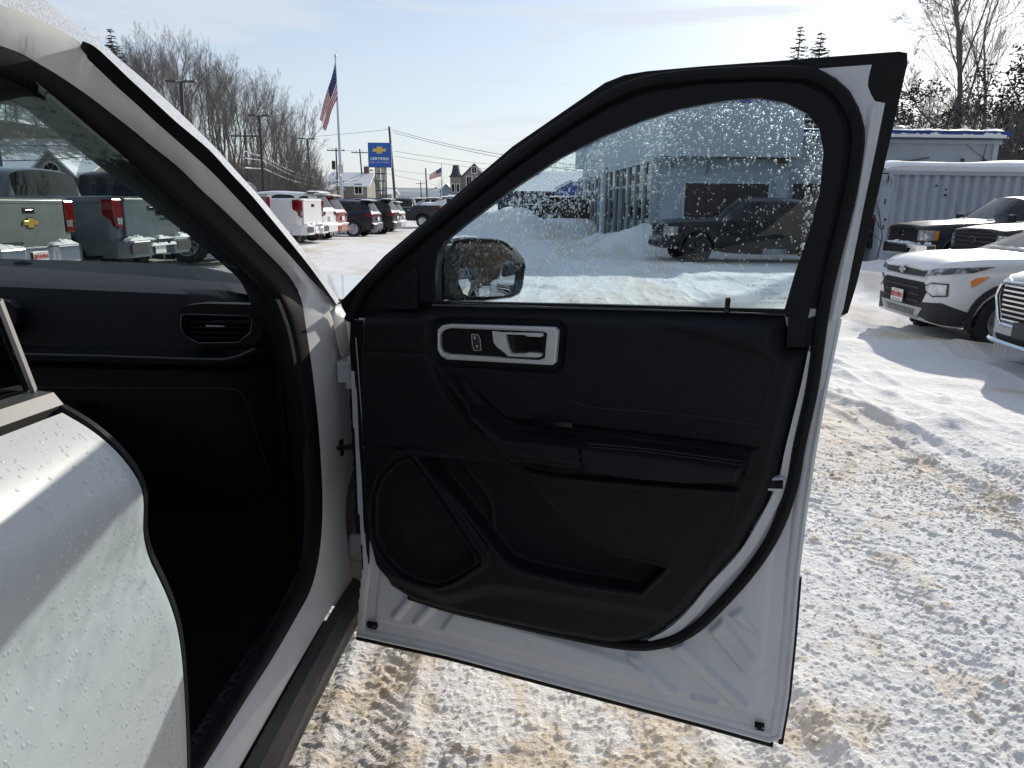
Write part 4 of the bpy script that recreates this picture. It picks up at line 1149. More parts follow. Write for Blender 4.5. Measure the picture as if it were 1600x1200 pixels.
def plate(parent, loc, rot, text=True):
    mb = MB(); mb.box((0, 0, 0), (.31, .155, .012)); o = mb.build('license_plate', M_PLATE, parent, bevel=.004)
    o.matrix_local = Matrix.Translation(loc) @ rot
    if text:
        t = text_mesh('IRWIN', .088, 'plate_lettering', M_PLATERED, .002, o, font_scale=(1.12, 1.0), bold=.003)
        t.location = (0, .004, .008)
        l = MB(); l.box((0, -.055, .0075), (.22, .012, .002)); l.box((0, .06, .0075), (.16, .008, .002)); l.build('plate_print', mat('plate_faint', (.45, .2, .2), .5), o)
    return o
def lump(mb, c, size, seed, n=9, m=6):
    """an uneven pad of snow"""
    rr = random.Random(seed); vs, fs = [], []
    for i in range(n):
        for j in range(m):
            a, b = i / (n - 1) * 2 - 1, j / (m - 1) * 2 - 1
            e = max(0.0, (1 - abs(a) ** 4) * (1 - abs(b) ** 4))
            vs.append((c[0] + a * size[0] / 2 * (1 + .06 * rr.uniform(-1, 1)), c[1] + b * size[1] / 2 * (1 + .10 * rr.uniform(-1, 1)), c[2] + size[2] * e * rr.uniform(.55, 1.1)))
    for i in range(n - 1):
        for j in range(m - 1): fs.append((i * m + j, (i + 1) * m + j, (i + 1) * m + j + 1, i * m + j + 1))
    mb.add(vs, fs); return mb

PICKUP = dict(bed=0.0)
def pickup(name, label, cat, group, paint, style='gmc', level=2, bed=0.0, rear=True, front=True, rimstyle=('alloy', 6), detail=True, hood_snow=False, clear=False):
    root = empty(name, (0, 0, 0), 0, label, cat, group)
    b = bed
    st = [(2.93, .56, .80, 1.08, .82, 1.13, .76, 1.16, .55, 1.18), (2.86, .52, .93, 1.10, .92, 1.15, .84, 1.18, .58, 1.20), (2.62, .50, 1.00, 1.14, .97, 1.19, .88, 1.22, .60, 1.24),
          (2.46, .50, 1.01, 1.16, .98, 1.21, .89, 1.24, .61, 1.26), (2.34, .80, 1.01, 1.17, .98, 1.22, .90, 1.25, .62, 1.27), (1.95, .95, 1.01, 1.19, .985, 1.24, .90, 1.27, .63, 1.295), (1.56, .80, 1.01, 1.21, .985, 1.25, .91, 1.285, .64, 1.31), (1.44, .46, 1.01, 1.22, .985, 1.26, .92, 1.29, .65, 1.32),
          (1.18, .44, 1.01, 1.24, .985, 1.28, .93, 1.31, .70, 1.34),
          (.42, .44, 1.01, 1.26, .985, 1.295, .955, 1.79, .74, 1.90), (-.22, .44, 1.01, 1.27, .985, 1.30, .955, 1.815, .765, 1.925), (-.30, .44, 1.01, 1.27, .985, 1.30, .955, 1.815, .765, 1.925), (-1.02, .44, 1.01, 1.28, .985, 1.31, .955, 1.80, .77, 1.91), (-1.12, .44, 1.01, 1.28, .985, 1.31, .955, 1.775, .765, 1.88),
          (-1.21, .44, 1.01, 1.30, .985, 1.32, .955, 1.34, .77, 1.36), (-1.235, .44, 1.01, 1.36, .98, 1.37, .93, 1.34, .78, 1.345),
          (-1.255, .44, 1.01, 1.43, 1.0, 1.44, .93, .86, .86, .86)]
    for dx, z in ((.56, .46), (.42, .80), (0, .95), (-.42, .80), (-.56, .50)):
        st.append((-1.85 - b + dx if not (b and dx > .5) else -1.28 - b, z, 1.02, 1.435, 1.0, 1.445, .93, .86, .86, .86))
    st += [(-2.75 - b, .56, 1.0, 1.445, .99, 1.455, .92, .86, .86, .86), (-2.95 - b, .60, .96, 1.45, .97, 1.46, .91, .86, .86, .86)]
    win = {'windshield': [(8, 5), (8, 6)], 'side_window': [(9, 4), ], 'side_window_2': [(11, 4)], 'rear_window': [(13, 6), (13, 5)]}
    body, bvh = loft_body(st, win, root, paint, level, 'bed')
    if clear:
        for o in root.children:
            if o.name.startswith(('side_window', 'rear_window')): o.data.materials[0] = M_CARGLASS2
    xr = -2.95 - b
    ub = MB(); ub.box((-.05 - b / 2, 0, .66), (5.3 + b, 1.32, .42)); ub.box((.2, 0, 1.05), (2.2, 1.84, .34)); ub.box((2.62, 0, .8), (.4, 1.5, .5)); ub.build('underbody', M_UNDER, root)
    for x in (.25, -.75):
        for y in (.42, -.42):
            sb = MB(); sb.box((x, y, 1.36), (.14, .46, .5), ry=-.2); so = sb.build('seat', M_INT, root, bevel=.03)
            sb = MB(); sb.box((x - .07, y, 1.68), (.09, .24, .16)); sb.build('headrest', M_INT, so, bevel=.03)
    wheels(root, (1.95, -1.85 - b), .88, .41, .28, rimstyle[1], rimstyle[0])
    # tail
    if rear:
        tg = MB(); tg.box((xr - .012, 0, 1.08), (.075, 1.50, .68)); tgo = tg.build('tailgate', paint, root, bevel=.018)
        cr = MB(); cr.box((xr - .052, 0, 1.395), (.02, 1.46, .05)); cr.build('tailgate_crease', paint, tgo, bevel=.008)
        hn = MB(); hn.box((xr - .052, 0, 1.27), (.012, .24, .085)); hn.mi = 1; hn.box((xr - .060, 0, 1.262), (.01, .15, .045)); hn.build('tailgate_handle', [M_TRIM, M_GLOSSBLACK], tgo, bevel=.005)
        for s in (1, -1):
            o2 = [(s * .775, 1.41), (s * 1.006, 1.41), (s * 1.010, 1.24), (s * .955, 1.0), (s * .90, .955), (s * .785, .955)] if style == 'gmc' else [(s * .80, 1.41), (s * 1.006, 1.41), (s * 1.012, 1.18), (s * 1.0, .93), (s * .81, .93)]
            tl = MB(); tl.prism([(xr - .035, y, z) for y, z in o2], (.20, 0, 0)); tlo = tl.build('taillight', M_RED, root, bevel=.012)
            tl = MB(); tl.prism([(xr - .040, y, z) for y, z in [(s * .80, 1.12), (s * .94, 1.12), (s * .92, 1.02), (s * .81, 1.02)]], (-.006, 0, 0)); tl.build('reverse_lens', M_LAMP, tlo)
        bp2 = MB(); zb0, zb1 = .50, .76
        pl = [(xr + .22, 1.01), (xr - .04, 1.0), (xr - .14, .95), (xr - .20, .80), (xr - .20, .34), (xr - .13, .30), (xr - .13, -.30), (xr - .20, -.34), (xr - .20, -.80), (xr - .14, -.95), (xr - .04, -1.0), (xr + .22, -1.01), (xr + .22, -.9), (xr + .1, -.8), (xr + .1, .8), (xr + .22, .9)]
        bp2.prism([(x, y, zb0) for x, y in pl], (0, 0, zb1 - zb0)); bmp = bp2.build('rear_bumper', paint if style == 'gmc' else M_CHROME, root, bevel=.02)
        if style == 'gmc':
            for s in (1, -1):
                ex = MB(); ex.prism([(xr - .2, s * a, z) for a, z in ((.44, .56), (.86, .56), (.88, .60), (.88, .68), (.84, .72), (.46, .70))], (-.008, 0, 0)); ex.build('bumper_pocket', M_CLAD, bmp)
        else:
            for s in (1, -1): ex = MB(); ex.box((xr - .10, s * .62, zb1 + .006), (.14, .5, .01)); ex.build('bumper_step', M_CLAD, bmp)
        ex = MB(); ex.bar((xr, 0, .47), (xr - .2, 0, .47), .07); ex.build('hitch', M_UNDER, root)
        ex = MB(); ex.lathe([(.045, 0), (.045, .3)], (xr - .05, -.55, .42), 'X', 8); ex.build('exhaust_pipe', M_UNDER, root)
        plate(bmp, (xr - .150, 0, .60) if style == 'gmc' else (xr - .15, 0, .61), REAR, style != 'gmc' and detail)
        if detail:
            if style == 'gmc':
                t = text_mesh('GMC', .155, 'badge_letters', M_GLOSSBLACK, .008, tgo, font_scale=(1.25, .85), bold=.008); t.matrix_local = Matrix.Translation((xr - .062, -.34, 1.20)) @ REAR
                t = text_mesh('SIERRA', .062, 'model_letters', M_CHROME, .004, tgo, font_scale=(1.35, .9)); t.matrix_local = Matrix.Translation((xr - .056, -.34, 1.085)) @ REAR
            else:
                bowtie(tgo, (xr - .062, 0, 1.08), REAR, .30)
                t = text_mesh('SILVERADO', .075, 'model_letters', M_CHROME, .004, tgo, font_scale=(1.4, .9)); t.matrix_local = Matrix.Translation((xr - .056, .46, .81)) @ REAR
        sn = MB()
        rr = random.Random(len(label) * 7 + int(b * 10))
        for y in np.arange(-.85, .9, .16):
            if rr.random() < .7 and (style == 'gmc' or abs(y) > .25): lump(sn, (xr - .11, y, zb1 + .004), (.16, .24, rr.uniform(.02, .09)), rr.randrange(999))
        for k in range(4 if style == 'gmc' else 0): lump(sn, (xr - .2, rr.uniform(-.3, .3), zb1 - .1), (.05, .22, .05), k)
        sn.build('bumper_snow', M_SNOW, root, True, kind='stuff')
    for s in (1, -1):
        mr = MB(); mr.box((.92, s * 1.10, 1.33), (.10, .22, .26)); mr.box((.90, s * 1.0, 1.27), (.06, .12, .05)); mr.build('door_mirror', M_CLAD, root, bevel=.04)
        for x in (-.12, -.95):
            hh = MB(); hh.box((x, s * 1.012, 1.13), (.2, .03, .035)); hh.build('door_handle', M_CHROME if style == 'chevy' else paint, root, bevel=.01)
        for x0, x1 in ((.55, -.27), (-.27, -1.05)):
            sm2 = MB()
            sm2.tube([(x0, s * (1.012 if z < 1.0 else .996), z) for z in (.52, .8, 1.0, 1.24)], .005, 4)
            sm2.build('door_seam', M_UNDER, root)
        bl = MB(); bl.tube([(1.0, s * .968, 1.29), (0, s * .972, 1.305), (-1.15, s * .972, 1.315)], .012, 5); bl.build('belt_strip', M_CHROME if style == 'chevy' else M_CLAD, root)
        for xw in (1.95, -1.85 - b):
            ar = MB(); ar.tube([(xw + .52 * math.cos(a), s * 1.005, .42 + .54 * math.sin(a)) for a in np.linspace(-.1, PI + .1, 16)], .028, 6)
            ar.build('wheel_arch_trim', M_CLAD if style == 'gmc' else paint, root, True)
    if front:
        gy = .70
        patch(bvh, [(3.2, gy, 1.08), (3.2, -gy, 1.08), (3.2, -gy + .04, .80), (3.2, gy - .04, .80)], (-1, 0, 0), root, 'grille', M_UNDER, .012, .02)
        gbars = MB()
        for z in (.84, .93, 1.02, 1.085):
            gbars.grid([[Vector(((bvh.ray_cast(Vector((3.5, y, z + dz)), Vector((-1, 0, 0)))[0] or Vector((2.93, y, z))).x + .035, y, z + dz)) for y in np.linspace(-gy - .03, gy + .03, 9)] for dz in (-.016, .016)])
        gbars.build('grille_bar', M_CHROME if style == 'chevy' else M_CLAD, root, True)
        bowtie(root, ((bvh.ray_cast(Vector((3.5, 0, .95)), Vector((-1, 0, 0)))[0] or Vector((2.93, 0, 0))).x + .04, 0, .95), FRONT, .26, M_GLOSSBLACK)
        for s in (1, -1):
            patch(bvh, [(3.2, s * .71, 1.07), (3.2, s * .93, 1.05), (3.2, s * .94, .82), (3.2, s * .71, .80)], (-1, 0, 0), root, 'headlight', M_LAMP, .014, .02)
            patch(bvh, [(2.84, s * 1.2, 1.06), (2.62, s * 1.2, 1.05), (2.64, s * 1.2, .82), (2.84, s * 1.2, .80)], (0, -s, 0), root, 'headlight_side', M_LAMP, .012, .02)
            patch(bvh, [(2.63, s * 1.2, 1.05), (2.54, s * 1.2, 1.05), (2.57, s * 1.2, .82), (2.645, s * 1.2, .82)], (0, -s, 0), root, 'corner_marker', M_AMBER if style == 'chevy' else M_LAMP, .013, .02)
        fb = MB(); pf = [(2.58, 1.02), (2.80, 1.0), (2.98, .84), (3.04, .5), (3.05, 0), (3.04, -.5), (2.98, -.84), (2.80, -1.0), (2.58, -1.02), (2.6, -.9), (2.6, .9)]
        fb.prism([(x, y, .44) for x, y in pf], (0, 0, .28)); fbo = fb.build('front_bumper', M_CHROME if style == 'chevy' else paint, root, bevel=.03)
        fi = MB(); fi.prism([(3.045, y, z) for y, z in ((.55, .50), (-.55, .50), (-.62, .62), (.62, .62))], (.012, 0, 0)); fi.build('bumper_intake', M_UNDER, fbo)
        if hood_snow:
            sn = MB(); rr = random.Random(4)
            for y in np.arange(-.9, .95, .18): lump(sn, (2.98 - .22 * (abs(y) / .9) ** 2, y, .722), (.16, .26, rr.uniform(.03, .08)), rr.randrange(99))
            for y in np.arange(-.8, .85, .15):
                if rr.random() < .7: lump(sn, (1.2, y, 1.30), (.16, .2, rr.uniform(.03, .07)), rr.randrange(99))
            sn.build('windrow_snow', M_SNOW, root, True, kind='stuff')
    return root, body, bvh

def suv_car(name, label, cat, group, paint, L_=4.41, W_=1.81, H_=1.66, level=2, kind='plain', rim=('split', 5), rear_snow=True, light=M_RED):
    root = empty(name, (0, 0, 0), 0, label, cat, group)
    sx, sy, sz = L_ / 4.41, W_ / 1.81, H_ / 1.66
    st = [(2.21, .40, .58, .84, .62, .90, .56, .945, .38, .955), (2.16, .30, .74, .90, .75, .97, .66, 1.005, .45, 1.02), (2.02, .27, .83, .97, .82, 1.03, .73, 1.065, .50, 1.08), (1.86, .26, .875, 1.00, .855, 1.06, .76, 1.09, .53, 1.105),
          (1.79, .28, .885, 1.01, .865, 1.07, .77, 1.10, .54, 1.115), (1.67, .58, .89, 1.02, .87, 1.08, .775, 1.11, .55, 1.12), (1.36, .73, .895, 1.04, .875, 1.09, .785, 1.12, .56, 1.135), (1.05, .58, .895, 1.06, .88, 1.10, .79, 1.13, .57, 1.145), (.94, .27, .895, 1.07, .88, 1.11, .80, 1.178, .585, 1.205),
          (.88, .26, .895, 1.075, .88, 1.115, .81, 1.205, .60, 1.235),
          (.12, .26, .90, 1.085, .885, 1.12, .835, 1.51, .62, 1.625), (-.36, .26, .90, 1.09, .885, 1.125, .84, 1.54, .635, 1.66), (-.44, .26, .90, 1.09, .885, 1.125, .84, 1.54, .635, 1.66), (-.80, .27, .90, 1.10, .885, 1.13, .84, 1.535, .635, 1.655),
          (-.86, .28, .90, 1.10, .885, 1.13, .84, 1.53, .635, 1.65), (-.97, .58, .90, 1.11, .885, 1.14, .84, 1.525, .635, 1.645), (-1.28, .73, .90, 1.12, .885, 1.15, .84, 1.515, .63, 1.635), (-1.36, .71, .90, 1.12, .885, 1.15, .835, 1.51, .63, 1.63), (-1.60, .58, .90, 1.12, .885, 1.16, .82, 1.50, .62, 1.615), (-1.70, .32, .89, 1.12, .88, 1.16, .81, 1.49, .61, 1.60),
          (-1.90, .32, .87, 1.10, .86, 1.14, .78, 1.40, .60, 1.53), (-2.10, .36, .84, 1.04, .83, 1.07, .74, 1.10, .62, 1.12), (-2.17, .42, .78, .98, .78, 1.0, .70, 1.01, .55, 1.02)]
    st = [(x * sx, zb * sz, w0 * sy, z3 * sz, w3 * sy, z4 * sz, w4 * sy, z5 * sz, w5 * sy, z7 * sz) for x, zb, w0, z3, w3, z4, w4, z5, w5, z7 in st]
    win = {'windshield': [(i, k) for i in (7, 8, 9) for k in (5, 6)], 'side_window': [(10, 4)], 'side_window_2': [(12, 4), (13, 4), (14, 4), (15, 4)], 'side_window_3': [(17, 4), (18, 4)], 'rear_window': [(20, 5), (20, 6)]}
    body, bvh = loft_body(st, win, root, paint, level)
    ub = MB(); ub.box((0, 0, .46 * sz), (3.9 * sx, 1.12 * sy, .36)); ub.box((-.5 * sx, 0, .9 * sz), (2.6 * sx, 1.6 * sy, .34)); ub.build('underbody', M_UNDER, root)
    for x in (.15, -.8):
        for y in (.38, -.38):
            sb = MB(); sb.box((x * sx, y * sy, 1.12 * sz), (.12, .42, .46), ry=-.2); so = sb.build('seat', M_INT, root, bevel=.03)
            sb = MB(); sb.box((x * sx - .06, y * sy, 1.4 * sz), (.08, .22, .14)); sb.build('headrest', M_INT, so, bevel=.03)
    wheels(root, (1.36 * sx, -1.28 * sx), .775 * sy, .355 * sz, .225, rim[1], rim[0])
    def q(x, y, z): return (x * sx, y * sy, z * sz)
    for s in (1, -1):
        for xw in (1.36, -1.28):
            ar = MB()
            pa = [q(xw + .44 * math.cos(a), s * .898, .33 + .43 * math.sin(a)) for a in np.linspace(-.15, PI + .15, 18)]
            po = [q(xw + .52 * math.cos(a), s * .90, .33 + .50 * math.sin(a)) for a in np.linspace(-.15, PI + .15, 18)]
            ar.ribbon(pa, po, (0, s * .012, 0))
            ar.build('wheel_arch_trim', M_CLAD, root, True)
        sl2 = MB(); sl2.bar(q(.9, s * .892, .36), q(-.84, s * .895, .36), .03, .16 * sz, (0, 0, 1)); sl2.build('sill_cladding', M_CLAD, root, bevel=.01)
        mr = MB()
        if kind != 'trail' or s == 1: mr.box(q(.66, s * .985, 1.17), (.10, .18, .15))
        if mr.v: mr.bar(q(.68, s * .86, 1.11), q(.67, s * .95, 1.14), .04); mr.build('door_mirror', paint, root, bevel=.035) if mr.v else None
        for x in (-.28, -1.0):
            hh = MB(); hh.box(q(x, s * .905, .98), (.18, .03, .03)); hh.build('door_handle', paint, root, bevel=.01)
        rl = MB(); rl.tube([q(.0, s * .60, 1.62), q(-.4, s * .60, 1.665), q(-1.3, s * .60, 1.645), q(-1.75, s * .56, 1.60)], .018, 6); rl.build('roof_rail', M_CLAD, root, True)
        patch(bvh, [q(-2.6, s * .40, .98), q(-2.6, s * .80, 1.02), q(-2.6, s * .84, .86), q(-2.6, s * .55, .88)], (1, 0, 0), root, 'taillight', light, .02, .02)
        patch(bvh, [q(-2.08, s * 1.2, 1.02), q(-1.78, s * 1.2, 1.03), q(-1.86, s * 1.2, .92), q(-2.10, s * 1.2, .86)], (0, -s, 0), root, 'taillight_wrap', light, .012, .02)
    rb2 = MB(); rb2.prism([q(*p) for p in ((-2.05, .86, .34), (-2.20, .74, .34), (-2.26, .4, .34), (-2.26, -.4, .34), (-2.20, -.74, .34), (-2.05, -.86, .34), (-1.9, -.8, .34), (-1.9, .8, .34))], (0, 0, .26 * sz)); rbo = rb2.build('rear_bumper', paint if kind != 'dark' else M_CLAD, root, bevel=.03)
    sp3 = MB(); sp3.box(q(-1.93, 0, 1.57), (.22, 1.16 * sy, .03), ry=.25); sp3.build('rear_spoiler', paint, root, bevel=.01)
    plate(root, q(-2.215, 0, .80), REAR, False)
    if rear_snow:
        sn = MB(); rr = random.Random(int(L_ * 100) + len(label))
        for y in np.arange(-.7, .75, .2): lump(sn, q(-2.14, y, .605), (.13, .26, rr.uniform(.02, .06)), rr.randrange(99))
        for y in np.arange(-.45, .5, .22): lump(sn, q(-1.75, y, 1.62), (.5, .3, rr.uniform(.02, .05)), rr.randrange(99))
        for k in range(16):                              # icicles below the bumper
            y = rr.uniform(-.75, .75); l = rr.uniform(.05, .2); sn.tube([q(-2.2 + .2 * abs(y) ** 2, y, .35), (q(-2.2 + .2 * abs(y) ** 2, y, .35)[0], y * sy, .35 * sz - l)], [.012, .001], 4)
        sn.build('tail_snow', M_SNOW, root, True, kind='stuff')
    if kind == 'trail':
        front_face(root, bvh, q, paint)
    elif kind == 'chromegrille':
        chrome_face(root, bvh, q, paint)
    else:
        patch(bvh, [q(2.6, .5, .84), q(2.6, -.5, .84), q(2.6, -.44, .62), q(2.6, .44, .62)], (-1, 0, 0), root, 'grille', M_UNDER, .01, .02)
        for s in (1, -1): patch(bvh, [q(2.6, s * .48, .88), q(2.6, s * .78, .92), q(2.6, s * .8, .84), q(2.6, s * .5, .80)], (-1, 0, 0), root, 'headlight', M_LAMP, .012, .02)
    return root, body, bvh

def hit_x(bvh, y, z, x0=3.2):
    h = bvh.ray_cast(Vector((x0, y, z)), Vector((-1, 0, 0)))[0]
    return h.x if h is not None else 2.0
def front_face(root, bvh, q, paint):
    """split-lamp crossover nose: slim upper grille, wide lower grille, lamp pods, silver lip"""
    patch(bvh, [q(2.6, .52, .905), q(2.6, .0, .925), q(2.6, -.52, .905), q(2.6, -.50, .845), q(2.6, 0, .835), q(2.6, .50, .845)], (-1, 0, 0), root, 'upper_grille', M_CLAD, .012, .02)
    bowtie(root, (hit_x(bvh, 0, .885) + .03, 0, .885), FRONT, .17, M_SKID)
    tb2 = MB(); tb2.grid([[(hit_x(bvh, y, .82 + .012 * 0) + .022, y, .822 + dz + .02 * abs(y)) for y in np.linspace(-.56, .56, 13)] for dz in (-.008, .008)]); tb2.build('grille_trim_bar', M_CHROME, root, True)
    patch(bvh, [q(2.6, .50, .775), q(2.6, -.50, .775), q(2.6, -.60, .70), q(2.6, -.46, .46), q(2.6, .46, .46), q(2.6, .60, .70)], (-1, 0, 0), root, 'lower_grille', M_UNDER, .012, .03)
    for z in (.54, .62, .70):
        gb2 = MB(); gb2.grid([[(hit_x(bvh, y, z) + .028, y, z + dz) for y in np.linspace(-.47, .47, 11)] for dz in (-.011, .011)]); gb2.build('grille_bar', M_CLAD, root, True)
    for s in (1, -1):
        patch(bvh, [(2.24, s * .50, .91), (2.20, s * .72, .955), (1.98, s * 1.0, .99), (1.80, s * 1.05, 1.0), (1.98, s * 1.0, .925), (2.16, s * .75, .885), (2.24, s * .50, .85)], (-.75, -s * .66, 0), root, 'headlight', M_LAMPD, .012, .02)
        patch(bvh, [(2.3, s * .60, .745), (2.25, s * .70, .79), (2.1, s * .83, .79), (2.1, s * .84, .64), (2.22, s * .72, .62), (2.3, s * .62, .68)], (-.85, -s * .53, 0), root, 'lamp_pod', M_GLOSSBLACK, .012, .02)
        patch(bvh, [(2.3, s * .63, .74), (2.25, s * .71, .775), (2.1, s * .815, .775), (2.1, s * .82, .655), (2.22, s * .72, .64), (2.3, s * .645, .69)], (-.85, -s * .53, 0), root, 'fog_lamp', M_LAMP, .022, .02)
        patch(bvh, [q(1.86, s * 1.2, .83), q(1.80, s * 1.2, .87), q(1.66, s * 1.2, .89), q(1.72, s * 1.2, .84), q(1.84, s * 1.2, .76)], (0, -s, 0), root, 'corner_marker', M_AMBER, .016, .02)
        patch(bvh, [(2.3, s * .46, .53), (2.1, s * .78, .56), (1.95, s * .95, .47), (1.9, s * .95, .28), (2.1, s * .78, .30), (2.3, s * .44, .38)], (-.8, -s * .6, 0), root, 'bumper_corner', M_CLAD, .014, .03)
    patch(bvh, [q(2.6, .56, .47), q(2.6, -.56, .47), q(2.6, -.44, .33), q(2.6, .44, .33)], (-1, 0, 0), root, 'skid_plate', M_SKID, .018, .03)
    patch(bvh, [q(2.6, .40, .435), q(2.6, -.40, .435), q(2.6, -.36, .36), q(2.6, .36, .36)], (-1, 0, 0), root, 'lower_intake', M_GLOSSBLACK, .026, .03)
    plate(root, (hit_x(bvh, 0, .57) + .06, 0, .57), FRONT, True)
    hs = MB(); hs.tube([(.9, .0, 1.19), (.86, .3, 1.175), (.9, .6, 1.15)], .012, 5); hs.build('wiper', M_CLAD, root)
    lp = MB(); lump(lp, (.95, .2, 1.165), (.10, .7, .03), 3); lump(lp, (.93, -.3, 1.165), (.12, .4, .03), 4); lp.build('cowl_snow', M_SNOW, root, True, kind='stuff')
def chrome_face(root, bvh, q, paint):
    patch(bvh, [q(2.6, .58, .93), q(2.6, -.58, .93), q(2.6, -.62, .80), q(2.6, -.50, .56), q(2.6, .50, .56), q(2.6, .62, .80)], (-1, 0, 0), root, 'grille', M_UNDER, .012, .03)
    for k, z in enumerate(np.linspace(.58, .92, 8)):
        g2 = MB(); g2.grid([[(hit_x(bvh, y, z * q(0, 0, 1)[2]) + .03, y, z * q(0, 0, 1)[2] + dz) for y in np.linspace(-.52 - .08 * (z - .56), .52 + .08 * (z - .56), 11)] for dz in (-.009, .009)]); g2.build('grille_bar', M_CHROME, root, True)
    r2 = MB(); Pz = [(.60, .95), (0, .97), (-.60, .95), (-.66, .80), (-.53, .53), (0, .52), (.53, .53), (.66, .80), (.60, .95)]
    r2.tube([(hit_x(bvh, y, z * q(0, 0, 1)[2]) + .03, y, z * q(0, 0, 1)[2]) for y, z in resample(Pz, 50)], .020, 6); r2.build('grille_surround', M_CHROME, root, True)
    bowtie(root, (hit_x(bvh, 0, .80) + .04, 0, .82 * q(0, 0, 1)[2]), FRONT, .20)
    bh = MB(); bh.box((hit_x(bvh, 0, .50) + .05, 0, .505 * q(0, 0, 1)[2]), (.03, .50, .16)); bh.build('plate_bracket', M_BPLATE, root, bevel=.01)
    for s in (1, -1):
        patch(bvh, [(2.4, s * .56, .99), (2.2, s * .82, 1.04), (2.2, s * .84, .93), (2.4, s * .60, .90)], (-.9, -s * .4, 0), root, 'headlight', M_LAMP, .012, .02)
    patch(bvh, [q(2.6, .60, .42), q(2.6, -.60, .42), q(2.6, -.52, .34), q(2.6, .52, .34)], (-1, 0, 0), root, 'lower_intake', M_UNDER, .014, .03)
    c2 = MB(); c2.tube([(hit_x(bvh, y, .34) + .03, y, .335 + .05 * y * y) for y in np.linspace(-.72, .72, 20)], .03, 6); c2.build('bumper_lip', M_CHROME, root, True)
    ic = MB(); rr = random.Random(8)
    for k in range(5):
        y = rr.uniform(-.7, .7); x = hit_x(bvh, y, .34) + .03; l = rr.uniform(.05, .22); ic.tube([(x, y, .33), (x, y, .33 - l)], [.006, .001], 5)
    ic.build('icicles', mat('ice', (.7, .74, .78), .1, coat=.5), root, kind='stuff')

def seat_at(root, ref, px, py, d, heading, dz=0.0, anchor=True, sc=1.0):
    """stand the vehicle so that its local point ref shows at pixel (px, py) at d metres along the lens axis"""
    p = CAM + ray(px, py) * d; ref = tuple(sc * q for q in ref); root.scale = (sc, sc, sc)
    a = math.radians(heading); c, s = math.cos(a), math.sin(a)
    loc = Vector((p[0] - (ref[0] * c - ref[1] * s), p[1] - (ref[0] * s + ref[1] * c), p[2] - ref[2] + dz))
    root.location = loc; root.rotation_euler = (0, 0, a)
    if anchor: GROUND_ANCHORS.append((loc.x, loc.y, loc.z, 2.6))
    return root
GROUND_ANCHORS += [(0, 1.5, 0, 2.5), (1.5, 3, 0, 2.0), (0, 6, 0, 2.0), (2.5, 0, 0, 2.0), (0, 12, 0, 3), (0, 20, 0, 3), (3.5, 10, 0, 2.5), (0, 35, 0, 5), (-1.2, .4, 0, 2.5)]
ROWG = 'vehicles parked along the left side of the lot'
r1, b1, _ = pickup('pickup_truck', 'grey-green pickup with gold bowtie badge on its tailgate, seen through the windshield', 'pickup truck', ROWG, P_GREY, 'chevy')
seat_at(r1, (-3.0, 0, 1.08), 47, 350, 9.9, 177, sc=.93)
r2, b2, _ = pickup('pickup_truck', 'slate pickup with black three-letter badge and snow on its rear bumper, seen through the windshield', 'pickup truck', ROWG, P_BLUE, 'gmc')
seat_at(r2, (-3.0, 0, 1.08), 238, 343, 12.9, 176, sc=1.04)
r3, b3, _ = pickup('pickup_truck', 'black pickup behind the windshield pillar with only its eight-spoke rear wheel showing', 'pickup truck', ROWG, P_BLACK, 'gmc', rimstyle=('alloy', 8), detail=False)
seat_at(r3, (-1.85, 1.0, .41), 291, 380, 15.6, 180)
r4, b4, _ = pickup('pickup_truck', 'white pickup with red taillight, first of the outdoor row right of the windshield pillar', 'pickup truck', ROWG, P_WHITE, 'gmc', detail=False)
seat_at(r4, (-3.0, 0, 1.08), 489, 332, 20.3, 178)
s5, _, _ = suv_car('parked_suv', 'small white suv squeezed between the white pickup and the red suv', 'suv', ROWG, P_WHITE, level=1)
seat_at(s5, (-2.2, 0, .8), 517, 340, 24.6, 178)
s6, _, _ = suv_car('parked_suv', 'dark red suv with snow on its rear window and bumper', 'suv', ROWG, P_RED, 4.5, 1.84, 1.70, level=1)
seat_at(s6, (-2.25, 0, .82), 536, 341, 28.2, 178)
s7, _, _ = suv_car('parked_suv', 'navy hatchback suv with silver wheel showing its whole left side', 'suv', ROWG, P_NAVY, 4.48, 1.85, 1.67, level=2)
seat_at(s7, (-2.2, 0, .8), 590, 342, 34.0, 176)
s8, _, _ = suv_car('parked_suv', 'tall black suv with icicles under its bumper behind the navy suv', 'suv', ROWG, P_BLACK, 5.0, 1.98, 1.86, level=1)
seat_at(s8, (-2.45, 0, .85), 620, 341, 38.5, 178)
s9, _, _ = suv_car('parked_suv', 'silver suv of which only the snowy tail shows past the black suv', 'suv', ROWG, P_SILVER, 4.7, 1.88, 1.72, level=1)
seat_at(s9, (-2.3, 0, .8), 630, 340, 42.5, 178)
r10, _, _ = pickup('pickup_truck', 'dark blue-grey pickup parked crossways at the far end of the row', 'pickup truck', ROWG, P_CHAR, 'chevy', level=1, detail=False)
seat_at(r10, (-1.85, 1.0, .41), 660, 346, 48.5, 180)
